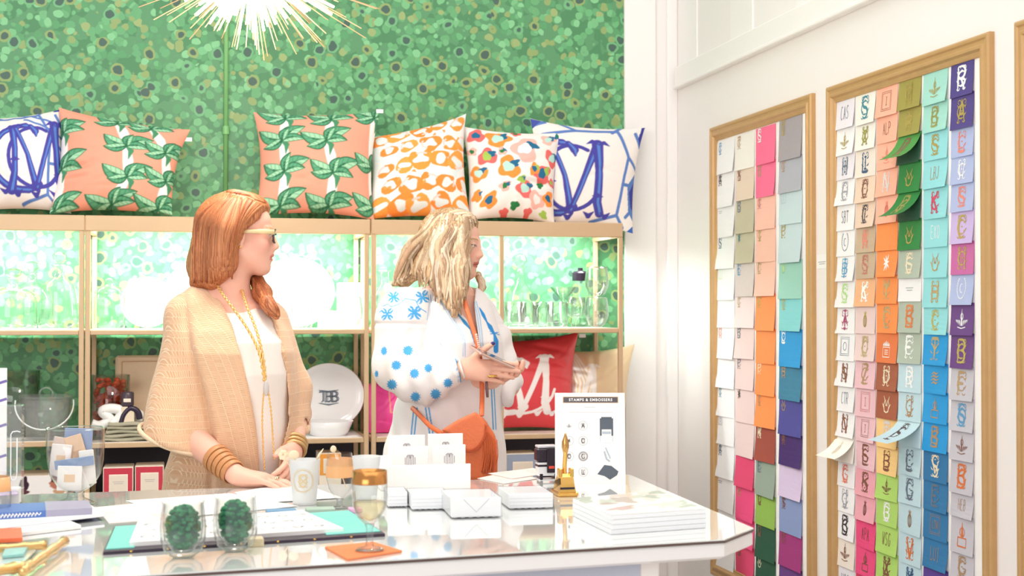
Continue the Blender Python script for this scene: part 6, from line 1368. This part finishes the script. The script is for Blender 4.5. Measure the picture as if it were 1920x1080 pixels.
# necklaces: two chains of links
def chain(name, pts, r, n, m, lab=None):
    c = smooth(pts, 60); Lg = np.concatenate([[0], np.cumsum(np.linalg.norm(np.diff(c, axis=0), axis=1))]); u = np.linspace(0, Lg[-1], n); q = np.stack([np.interp(u, Lg, c[:, i]) for i in range(3)], 1)
    mb = MB()
    for i, p in enumerate(q):
        T = q[min(i+1, n-1)]-q[max(i-1, 0)]; T /= np.linalg.norm(T); mb.M = Matrix.Translation(p)@Vector(T).to_track_quat('Z', 'Y').to_matrix().to_4x4()@Matrix.Rotation(i*1.57, 4, 'Z'); mb.ball((0, 0, 0), (r*1.0, r*.5, r*1.25), 8, 5)
    return build(name, mb, m, lady, True)
gn = mat('matte_gold_links', 'EDBE74', .3, .6)
chain('necklace', [L_(402, 526, .03), L_(418, 552, -.04), L_(446, 590, -.095), L_(472, 630, -.128), L_(488, 668, -.140), L_(496, 712, -.14)], .0052, 46, gn)
chain('necklace', [L_(454, 545, .02), L_(462, 572, -.045), L_(478, 612, -.10), L_(489, 650, -.132), L_(496, 690, -.138), L_(497, 712, -.14)], .0052, 40, gn)
chain('necklace_tail', [L_(497, 715, -.14), L_(492, 770, -.138), L_(493, 830, -.136), L_(496, 880, -.14)], .0030, 46, gn); chain('necklace_tail', [L_(500, 715, -.14), L_(508, 770, -.138), L_(512, 830, -.136), L_(514, 860, -.14)], .0030, 40, gn)
o = build('pendant', MB().ball(L_(499, 728, -.143), (.0075, .006, .021), 12, 8), mat('grey_stone', 'C9C0BC', .3), lady, True); o['label'] = 'grey stone pendant'
# bracelets
def bangles(name, c0, c1, r0, r1, n, rad, m, lab, sq_=1.0, flat=1.0):
    ax2 = (c1-c0)/np.linalg.norm(c1-c0); e1 = np.cross(ax2, ZV); e1 /= np.linalg.norm(e1); e2 = np.cross(e1, ax2)
    for i in range(n):
        t_ = i/max(1, n-1); c = c0*(1-t_)+c1*t_; r = r0*(1-t_)+r1*t_
        o = build(name, MB().tube([c+e1*r*math.cos(a)+e2*r*sq_*math.sin(a) for a in np.linspace(0, 2*math.pi, 30)], rad, 8, False, flat, up=e1), m, lady, True); o['label'] = lab
fa = (wr-el)/np.linalg.norm(wr-el)
bangles('bracelet', el+fa*np.linalg.norm(wr-el)*.62, wr-fa*.012, .036, .030, 5, .0086, mat('caramel_leather', 'C98A58', .45, var=.1), 'caramel leather bangle', 1.0, .28)
f2 = (wr2-el2)/np.linalg.norm(wr2-el2)
bangles('bracelet', wr2-f2*.03, wr2-f2*.002, .033, .031, 3, .0055, mat('antique_gold', 'D8B07A', .3, .7), 'gold bangle')
kk = K1[1]+a_*.022-np.array([0, 0, .003]); bangles('ring', kk, kk+a_*.004, .0105, .0105, 2, .0016, mat('silver_gold', 'D9CDB0', .2, .8), 'finger ring')
# ---- locks of hair laid over the hair surface
def surf_depth(prims, px_, py_, d0, d1, n=70):
    ds = np.linspace(d0, d1, n); P_ = np.array([P(px_, py_, d) for d in ds]); v = sdf(prims, P_); i = np.argmax(v < 0)
    if not (v < 0).any(): return None
    if i == 0: return ds[0]
    t = v[i-1]/(v[i-1]-v[i]); return ds[i-1]+t*(ds[i]-ds[i-1])
def locks(name, prims, curves, D, parent, m, cols, rad, lift=.002, flat=.42, seed=1):
    rs = np.random.RandomState(seed); mb = MB(); cc = []
    for ci, cv_ in enumerate(curves):
        c = smooth([(x, y, 0) for x, y in cv_], 16)[:, :2]; pts = []; dl = None; ds = []
        for x, y in c: ds.append(surf_depth(prims, x, y, D-.22, D+.16, 50))
        ok = [i for i, d in enumerate(ds) if d is not None]
        if len(ok) < 3: continue
        d = np.interp(range(len(c)), ok, [ds[i] for i in ok])
        for _ in range(3): d[1:-1] = (d[:-2]+2*d[1:-1]+d[2:])/4
        pts = np.array([P(x, y, q-lift) for (x, y), q in zip(c, d)]); n = len(pts); t = np.linspace(0, 1, n); r = rad*rs.uniform(.7, 1.25)*np.clip(np.sin(np.pi*(t*.9+.05))**.5, .12, 1)*(1-.45*t)
        mb.tube(pts, r, 7, True, flat, up=-FWD); a = lin(cols[rs.randint(len(cols))]); b_ = lin(cols[rs.randint(len(cols))])
        for q in t: cc += [tuple(a[i]*(1-q)+b_[i]*q for i in range(3))]*7
    return build(name, mb, m, parent, True, col=np.array(cc))
rs = np.random.RandomState(5); cvs = []
for i in range(46):
    t = i/45; xe = 360+74*t+rs.uniform(-3, 3); xs = 415+40*t; cvs.append([(xs+rs.uniform(-4, 4), 364+14*abs(t-.5)+rs.uniform(-2, 6)), ((xs*.45+xe*.55)-14*(1-t)+rs.uniform(-3, 3), 410), (xe*.9+xs*.1-2+rs.uniform(-2, 2), 455), (xe, 530-22*max(0, t-.55)+rs.uniform(-3, 3))])
for i in range(14):
    t = i/13; cvs.append([(494-30*t, 384-14*t), (476-24*t, 398-8*t), (456-14*t+rs.uniform(-2, 2), 424-6*t), (446-10*t, 458), (438-14*t, 500)])
for i in range(14): cvs.append([(424+3.5*i, 360.5+.5*i), (440+3.2*i, 359.5+.9*i), (462+2.4*i, 364+.9*i), (478+1.6*i, 374+.6*i)])
for i in range(16): cvs.append([(474+rs.uniform(-6, 8), 512), (490+rs.uniform(-8, 8), 548), (507+rs.uniform(-10, 12), 575), (517+rs.uniform(-14, 8), 594)])
M_lock = colmat('hair_locks', .48, bump=0, spec=.45)
nt_ = M_lock.node_tree; b_ = nt_.nodes['Principled BSDF']; tc_ = N(nt_, 'ShaderNodeTexCoord'); mp_ = N(nt_, 'ShaderNodeMapping'); mp_.inputs['Scale'].default_value = (620, 620, 14); nt_.links.new(tc_.outputs['Object'], mp_.inputs[0])
no_ = N(nt_, 'ShaderNodeTexNoise'); no_.inputs['Scale'].default_value = 1; no_.inputs['Detail'].default_value = 3; no_.inputs['Distortion'].default_value = .5; nt_.links.new(mp_.outputs[0], no_.inputs['Vector'])
mr_ = N(nt_, 'ShaderNodeMapRange'); mr_.inputs[1].default_value = .3; mr_.inputs[2].default_value = .7; mr_.inputs[3].default_value = .62; mr_.inputs[4].default_value = 1.12; nt_.links.new(no_.outputs['Fac'], mr_.inputs[0])
vm_ = N(nt_, 'ShaderNodeVectorMath', operation='SCALE'); at_ = N(nt_, 'ShaderNodeVertexColor', layer_name='Col'); nt_.links.new(at_.outputs[0], vm_.inputs[0]); nt_.links.new(mr_.outputs[0], vm_.inputs['Scale']); nt_.links.new(vm_.outputs[0], b_.inputs['Base Color'])
bp_ = N(nt_, 'ShaderNodeBump'); bp_.inputs['Strength'].default_value = .5; bp_.inputs['Distance'].default_value = .001; nt_.links.new(no_.outputs['Fac'], bp_.inputs['Height']); nt_.links.new(bp_.outputs[0], b_.inputs['Normal'])
locks('hair_strands', hv, cvs, DL, lady, M_lock, ['BE7044', 'CC8252', 'AE6038', 'D88E5E', 'C47A4A', '9E5430'], .0078, .0010, .28, 3)
# ================================================================== the blonde woman with the orange bag
DR = 4.22
def R_(x, y, d=0.0): return P(x, y, DR+d)
UR = R_(850, 640)*np.array([1, 1, 0]); sR = .88
woman = thing('person', 'blonde woman in white tunic with blue embroidery, holding a phone', 'person', (UR[0], UR[1], 0))
f0 = frame((0, 0, 0), math.radians(-17), math.radians(-7)); rf = (R_(905, 480, -.02)-f0[1]@(np.array([.113, 0, -.016])*sR), f0[1])
B = head_prims(rf, sR, -.4)
B += [cap(rf[0]+rf[1]@np.array([-.025, 0, -.03]), R_(850, 560, .02), .050, .055, .02), ell(R_(868, 592, .02), (.055, .06, .075), None, .04), cap(R_(800, 575, .0), R_(890, 582, .10), .055, .05, .05)]
B += [col(UR, rows([(560, 790, 905, .04, .06), (600, 785, 918, .03, .10), (660, 790, 925, .02, .11), (740, 780, 920, .03, .10), (840, 770, 930, .04, .12), (960, 765, 935, .04, .13), (1060, 775, 925, .04, .12)], DR, UR), .03)]
shR, elR, wrR = R_(785, 590, -.07), R_(762, 722, -.12), R_(868, 692, -.20)
B += [cap(shR, elR, .045, .04, .03), cap(elR, wrR, .040, .025, .02)]
aR = RT*1.0+ZV*-.06-FH*.10
H1, KR, TR = hand_prims(wrR, aR, FH*1.0-ZV*.25, ZV*1.0+FH*.1, [(.18, .12, .10), (.22, .16, .12), (.28, .22, .15), (.36, .28, .2)], .03, .92, (1.0, .25)); B += H1
shL, elL, wrL = R_(905, 592, .17), R_(950, 722, .10), R_(898, 712, -.14)
B += [cap(shL, elL, .043, .038, .03), cap(elL, wrL, .036, .024, .02)]
H2, KL, TL_ = hand_prims(wrL, RT*1.0-FH*.35+ZV*.05, ZV*1.0+RT*.1, FH*.8-RT*.0, [(.3, .45, .4), (.32, .5, .4), (.34, .5, .4), (.36, .5, .4)], .03, .88, (.7, .5)); B += H2
for q in (-1, 1):
    hp_ = UR+RT*.08*q+FH*.03; B += [cap((hp_[0], hp_[1], .82), (hp_[0], hp_[1], .46), .085, .055, .04), cap((hp_[0], hp_[1], .46), (hp_[0], hp_[1], .07), .052, .036, .03), cap((hp_[0], hp_[1], .045), tuple(np.array([hp_[0], hp_[1], .035])+RT*.15), .038, .028, .02)]
lo = np.array([UR[0]-.34, UR[1]-.36, -.01]); hi = np.array([UR[0]+.32, UR[1]+.36, 1.76])
def rcol(V):
    c = face_cols(V, rf, sR, 'F0BCA6', 'D07C74', 'B08860')
    for tip in [KR_tip for KR_tip in (TR,)]:
        d = np.linalg.norm(V-tip-ZV*.003+FWD*.006, axis=1); m_ = d < .0075; c[m_] = lin('3A3070')
    return c
sdmesh('body', B, lo, hi, .0031, M_skin, woman, rcol, rl=1)
BL, BL2, PIN = '2F8FD6', '4FA6E0', '9CC4E2'
def px_paint(V, strokes=(), dots=(), stars=(), zmax=9, base='F1ECEB'):
    x, y, z = proj(V); c = np.tile(np.array(lin(base)), (len(V), 1)); near = z < zmax
    def mix(a, colr): a = (np.clip(a, 0, 1)*near)[:, None]; c[:] = c*(1-a)+np.array(lin(colr))*a
    for pts, w_, colr in strokes:
        pts = np.array(pts, float); best = np.full(len(V), 99.); w0 = np.broadcast_to(np.asarray(w_, float), (len(pts),))
        for i in range(len(pts)-1):
            a, b = pts[i], pts[i+1]; d = b-a; t = np.clip(((x-a[0])*d[0]+(y-a[1])*d[1])/(d@d), 0, 1); best = np.minimum(best, np.hypot(x-a[0]-t*d[0], y-a[1]-t*d[1])-(w0[i]*(1-t)+w0[i+1]*t))
        mix(.5-best, colr)
    for cx, cy, r, sq_ in dots:
        th = np.arctan2(y-cy, (x-cx)/sq_); rr = np.hypot((x-cx)/sq_, y-cy); mix(.5-(rr-r*(1+.16*np.sin(12*th))), BL2)
    for cx, cy, r, ro in stars:
        X, Y = x-cx, y-cy; th = np.arctan2(Y, X)+ro; rr = np.hypot(X, Y); lim = r*np.clip(np.abs(np.sin(2*th))**.6, .12, 1)*(1-.55*(np.abs(np.sin(2*th)) > .985)); mix(.5-(rr-lim)*.8, BL2)
    return c
def par(pts, o): p = np.array(pts, float); T = np.gradient(p, axis=0); T /= np.linalg.norm(T, axis=1)[:, None]; return np.column_stack([p[:, 0]-T[:, 1]*o, p[:, 1]+T[:, 0]*o])
nb_ = [(843, 575), (851, 581), (862, 593), (872, 605), (882, 617), (888, 630), (891, 645)]; fb_ = [(899, 577), (906, 590), (913, 604), (919, 613), (927, 627), (930, 640), (930, 658)]
ns_ = [(826, 556), (836, 576), (853, 603), (866, 622), (873, 640), (872, 668)]; fs_ = [(893, 565), (899, 590), (903, 620), (906, 652)]
TS = [(nb_, [1.5, 3.2, 1.6, 3.4, 1.4, 3.2, 1.2], '3489BE'), (fb_, [1, 3.2, 1.5, 4.2, 2, 4.8, 4.5], BL), (par(ns_, 0), .9, PIN), (par(ns_, 3.4), .9, PIN), (par(fs_, 0), 1.0, PIN), (par(fs_, 4), 1.0, PIN), ([(918, 621), (936, 628)], .8, BL), ([(920, 626), (934, 623)], .8, BL),
      ([(776, 765), (771, 815)], 1.4, BL2), ([(782, 765), (777, 815)], 1.4, BL2), ([(798, 765), (806, 815)], 1.4, BL2), ([(804, 765), (812, 815)], 1.4, BL2), ([(920, 700), (925, 805)], 1.3, BL2), ([(925, 700), (930, 805)], 1.0, BL2), ([(816, 543), (838, 556)], 1.2, PIN), ([(815, 547), (834, 562)], 1.0, BL2),
      ([(893, 707), (899, 712)], 2.5, '3A5CB8'), ([(890, 720), (898, 725)], 2.5, '3A5CB8'), ([(826, 605), (827, 660)], .5, PIN)]
tunR = rows([(538, 818, 892, .03, .06), (550, 790, 912, .05, .10), (570, 768, 922, .04, .13), (605, 758, 931, .02, .15), (640, 760, 942, .0, .165), (680, 765, 946, .0, .16), (740, 748, 944, .02, .15), (800, 730, 944, .03, .165), (860, 720, 946, .03, .175), (950, 708, 952, .03, .18), (1080, 700, 958, .03, .18), (1280, 695, 965, .03, .18)], DR, UR)
def vneck(V):
    x, y, z = proj(V); s_ = z/F; l = np.interp(y, [530, 575, 600, 640, 665], [838, 852, 872, 889, 898])+3; r = np.interp(y, [530, 570, 600, 640, 665], [893, 889, 892, 898, 899]); return np.maximum.reduce([(l-x)*s_, (x-r)*s_, (y-664)*s_, (520-y)*s_, z-(DR+.06)])
folds = lambda V: .006*np.sin(70*(V@RT)+5*np.sin(6*V[:, 2]))*np.clip((1.30-V[:, 2])*3, .15, 1)
sdmesh('tunic', [col(UR, tunR, .03), fn(vneck, .004, 's')], lo-.06, hi+.06, .0031, colmat('white_gauze', .85, bump=.15, bscale=500), woman, lambda V: px_paint(V, TS, zmax=DR+.03), disp=folds)
SLV = [cap(R_(790, 572, -.02), R_(758, 590, -.07), .055, .070, .04), ell(R_(757, 612, -.07), (.088, .085, .115), None, .03), ell(R_(756, 682, -.10), (.090, .085, .098), None, .03), ell(R_(790, 712, -.14), (.085, .068, .072), None, .03), ell(R_(825, 706, -.17), (.055, .052, .056), None, .03), cap(R_(840, 700, -.18), R_(860, 693, -.198), .045, .031, .02)]
c0 = R_(863, 693, -.20); cn2 = (wrR-elR)/np.linalg.norm(wrR-elR)
SLV += [fn(lambda V: (V-c0)@cn2, .003, 'i'), cap(c0+cn2*.02, c0-cn2*.012, .026, .026, .003, 's')]
seamst = [([(803, 553), (805, 570), (801, 600)], .8, PIN), ([(807, 553), (809, 572), (805, 602)], .8, BL2), ([(852, 668), (861, 690), (864, 716)], 1.2, BL2), ([(848, 668), (857, 690), (860, 716)], .8, PIN), ([(718, 574), (727, 570), (733, 575), (747, 571), (760, 560), (779, 563), (786, 577), (799, 585)], .9, BL2), ([(752, 553), (757, 550), (766, 556)], .7, PIN), ([(742, 578), (748, 582), (753, 576)], .7, PIN), ([(712, 585), (716, 582)], 1, BL2)]
dots = [(720, 658, 8, .7), (765, 657, 9, 1), (743, 685, 8.5, 1), (706, 701, 6, .55), (777, 700, 8.5, 1), (803, 690, 8, .9), (840, 718, 8, 1), (735, 721, 9, 1), (779, 744, 8.5, 1), (817, 739, 9, 1)]
stars = [(738, 557, 13, .1), (726, 589, 14, .0), (792, 557, 15, .2), (777, 586, 16, .0)]
def slfold(V):
    x, y, z = proj(V); return .0055*np.sin((x-740)*.16+2.5*np.sin(y*.03))*np.clip((y-600)/60, 0, 1)+.004*np.sin((x+y)*.09)*np.clip((x-780)/40, 0, 1)*np.clip((y-640)/30, 0, 1)-.004*np.exp(-((y-607)/4.0)**2)
sdmesh('tunic_sleeve', SLV, lo-.1, hi, .0028, colmat('white_gauze'), woman, lambda V: px_paint(V, seamst, dots, stars, zmax=DR-.04), disp=slfold)
sdmesh('tunic_sleeve', [cap(R_(902, 585, .17), R_(925, 640, .14), .05, .055, .03), cap(R_(925, 640, .14), R_(946, 715, .08), .055, .05, .03), ell(R_(948, 732, .02), (.034, .05, .052), None, .03)], lo, hi+.1, .005, colmat('white_gauze'), woman, lambda V: px_paint(V), disp=slfold)
sdmesh('shoe', [cap((hp_[0], hp_[1], .045), tuple(np.array([hp_[0], hp_[1], .04])+RT*.17), .046, .036, .02)], hp_-np.array([.3, .3, 0]), hp_+np.array([.3, .3, .12]), .006, mat('tan_leather', 'B5754A', .4), woman)
hp_ = UR-RT*.08+FH*.03; sdmesh('shoe', [cap((hp_[0], hp_[1], .045), tuple(np.array([hp_[0], hp_[1], .04])+RT*.17), .046, .036, .02)], hp_-np.array([.3, .3, 0]), hp_+np.array([.3, .3, .12]), .006, mat('tan_leather', 'B5754A', .4), woman)
# hair
hx = [cap(R_(818, 440, .02), R_(804, 495, .03), .050, .042, .03), cap(R_(795, 498, .03), R_(760, 525, .05), .029, .018, .03), cap(R_(758, 525, .05), R_(738, 533, .06), .018, .008, .02), cap(R_(834, 440, -.06), R_(832, 515, -.075), .050, .044, .03),
      cap(R_(862, 428, -.075), R_(868, 500, -.10), .022, .022, .02), cap(R_(866, 500, -.10), R_(864, 555, -.115), .024, .016, .02), cap(R_(838, 515, -.09), R_(842, 572, -.12), .032, .014, .02), cap(R_(812, 510, -.06), R_(826, 555, -.10), .03, .012, .02), cap(R_(862, 545, -.12), R_(852, 590, -.13), .014, .010, .02),
      cap(R_(896, 515, .05), R_(904, 538, .04), .010, .010, .01), cap(R_(904, 538, .04), R_(896, 552, .03), .010, .005, .01)]
hvR = hair_vol(rf, sR*.965, ([-.14, .0, .02, .06, .10, .13], [.02, .02, .035, .060, .070, .07]), hx)
def strandsR(V): return strands(V, rf, 120, .0018)
sdmesh('hair', hvR, rf[0]-np.array([.28, .24, .26]), rf[0]+np.array([.24, .24, .18]), .003, hairmat('blonde_hair', '7E5C44', 'B8946E', 'E0C49C', (150, 150, 14)), woman, disp=strandsR)
rs = np.random.RandomState(9); cvs = []
for i in range(80):
    t = (i%40)/39; sx_ = 812+72*t**.9+rs.uniform(-3, 3); sy = 397+10*abs(t-.35)*1.6+rs.uniform(0, 7)
    ex_, ey = [(742+rs.uniform(-6, 20), 530+rs.uniform(-8, 4)), (795+rs.uniform(-16, 12), 535+rs.uniform(-10, 8)), (828+rs.uniform(-12, 10), 562+rs.uniform(-8, 10)), (856+rs.uniform(-10, 12), 582+rs.uniform(-14, 10)), (872+rs.uniform(-6, 5), 545+rs.uniform(-12, 14))][min(4, int(t*5))]
    w_ = rs.uniform(4, 8)*rs.choice([-1, 1]); mx_ = sx_*.42+ex_*.58-12*(1-t)
    cvs.append([(sx_, sy), (sx_*.75+mx_*.25-8*(1-t)+2, sy+28), (mx_+w_*.7, 465+rs.uniform(-6, 6)), (mx_*.5+ex_*.5-w_, 505+rs.uniform(-6, 6)), (ex_, ey)])
for i in range(8): cvs.append([(842+5*i, 400+1.2*i), (862+4*i, 398+1.5*i), (884+rs.uniform(-4, 5), 404+i), (893+rs.uniform(-3, 3), 418+rs.uniform(-2, 4))])
for i in range(3): cvs.append([(896, 512+3*i), (903+i, 528), (902, 544+2*i), (893, 552+3*i)])
locks('hair_locks', hvR, cvs, DR, woman, M_lock, ['EFD9BC', 'DFC3A0', 'CBA884', 'B08A6C', 'EACDA8', 'C29C7A', 'F4E4D0', '9C7A5E'], .0105, .0010, .24, 3)
# phone
pa = R_(905, 664, -.265); pb = R_(960, 688, -.20); d1 = (pb-pa); d1 /= np.linalg.norm(d1); d2 = FH*.9+RT*.1; d2 -= d1*(d1@d2); d2 /= np.linalg.norm(d2); d3 = np.cross(d1, d2); pc_ = (pa+pb)/2+d2*.03+ZV*.0
t = thing('mobile_phone', 'slim phone in pale pink case held in both hands by the blonde woman', 'phone', pc_); Mx = Matrix(np.column_stack([np.column_stack([d1, d2, d3]), pc_]).tolist()+[[0, 0, 0, 1]])
mb = MB(); mb.M = Mx; mb.box(-.068, .068, -.034, .034, -.0045, .0035, .003); build('phone_case', mb, mat('rose_phone', 'D9B8AC', .3, .3), t); mb = MB(); mb.M = Mx; mb.box(-.064, .064, -.031, .031, .0035, .0042); build('screen', mb, mat('phone_screen', '403C46', .08), t)
for c0_, lab in ((R_(921, 703, -.20), 'gold bangle'),):
    build('bracelet', MB().tube([c0_+RT*.017*math.cos(a)+FH*.02*math.sin(a)+ZV*.003*math.sin(a) for a in np.linspace(0, 2*math.pi, 24)], .0035, 8, False), M_gold2, woman, True)['label'] = lab
o = build('bracelet', MB().tube([c0-cn2*.0+np.cross(cn2, FH)*.029*math.cos(a)+FH*.029*math.sin(a)+cn2*.006 for a in np.linspace(0, 2*math.pi, 24)], .0035, 8, False), mat('pearl', 'F4EDE4', .3), woman, True); o['label'] = 'pearl bracelet'
# bag
bag = thing('crossbody_bag', 'burnt orange leather crossbody bag hanging at the blonde woman\'s hip', 'bag', R_(872, 840, -.22))
def polyprism(pts, dc, th, rd):
    pts = np.array(pts, float)
    def f(V):
        x, y, z = proj(V); s_ = z/F; d = np.full(len(V), 1e9); ins = np.zeros(len(V), bool)
        for i in range(len(pts)):
            a, b = pts[i-1], pts[i]; e = b-a; t_ = np.clip(((x-a[0])*e[0]+(y-a[1])*e[1])/(e@e), 0, 1); d = np.minimum(d, np.hypot(x-a[0]-t_*e[0], y-a[1]-t_*e[1])); c_ = ((a[1] > y) != (b[1] > y)); ins ^= c_ & (x < (b[0]-a[0])*(y-a[1])/(b[1]-a[1]+1e-9)+a[0])
        q = np.where(ins, -d, d)*s_+rd; w_ = np.abs(z-(DR+dc))-th+rd; return np.minimum(np.maximum(q, w_), 0)+np.hypot(np.maximum(q, 0), np.maximum(w_, 0))-rd
    return f
M_bag = mat('orange_leather', 'E0703F', .5, var=.08, scale=20, bump=.3)
bg0, bg1 = R_(872, 840, -.22)-.16, R_(872, 840, -.22)+.16
def bagmesh(name, pts, dc, th, rd, m, disp=None, lab=None):
    f = polyprism(pts, dc, th, rd); V, Q = isosurf([cap(R_(872, 840, -.2), R_(872, 841, -.2), .15, .15, .001), fn(f, .001, 'i')], bg0, bg1, .0032); V = relax(V, Q, 2)
    if disp: V = V+vnorm(V, Q)*disp(V)[:, None]
    o = qmesh(name, V, Q, m, bag); 
    if lab: o['label'] = lab
    return o
bagmesh('bag_body', [(826, 808), (858, 790), (893, 776), (914, 790), (928, 820), (934, 860), (934, 896), (905, 905), (868, 905), (838, 860)], -.215, .028, .018, M_bag, lambda V: .0025*np.sin(proj(V)[0]*.28)*np.clip((proj(V)[0]-895)/10, 0, 1))
bagmesh('bag_flap', [(828, 806), (858, 787), (891, 772), (905, 783), (914, 800), (912, 820), (900, 840), (886, 848), (870, 846), (856, 828), (842, 814)], -.242, .010, .008, mat('orange_leather_flap', 'E8784A', .5, var=.06, scale=20, bump=.3), None, 'front flap with whipstitched edge')
st_ = smooth([(914, 800, 0), (912, 820, 0), (900, 840, 0), (886, 848, 0), (870, 846, 0)], 24)
for i in range(0, len(st_)-1, 1): x, y, _ = st_[i]; build('stitch', MB().tube([R_(x-5, y-4, -.253), R_(x-1, y-.5, -.2535)], .0011, 6), mat('stitch_rust', 'C4552C', .6), bag)
for i in range(12):
    x = 906+2.3*i; y0_ = 800+2.2*i; build('fringe', MB().tube(smooth([R_(x, y0_, -.246), R_(x+2, (y0_+888)/2, -.250), R_(x-3+rs.uniform(-2, 2), 886+rs.uniform(-6, 3), -.247)], 8), .0026, 6, flat=.5), M_bag, bag, True)
def strap(name, pts, r, par_, m=None): return build(name, MB().tube(smooth(pts, 24), r, 8, flat=.35, up=-FWD), m or M_bag, par_, True)
strap('strap', [R_(866, 548, -.10), R_(874, 575, -.125), R_(885, 610, -.155), R_(894, 640, -.175), R_(899, 665, -.185)], .0070, bag)
strap('strap', [R_(899, 665, -.185), R_(903, 700, -.175), R_(904, 740, -.175), R_(903, 780, -.22)], .0070, bag)
strap('strap', [R_(772, 764, -.09), R_(790, 782, -.16), R_(808, 800, -.195), R_(832, 815, -.225)], .0070, bag)
mb = MB()
for k in range(9): mb.ball(R_(893+.9*k, 628+3.8*k, -.19), (.0045, .003, .004), 8, 5)
build('braid', mb, mat('braid_pink', 'F2C8B4', .7), bag, True)
build('tassel', MB().tube([R_(912, 712, -.20), R_(913, 730, -.20), R_(914, 745, -.20)], [.005, .008, .006], 10, flat=.6), mat('brown_charm', '7A5A5E', .5), bag, True)['label'] = 'brown charm'
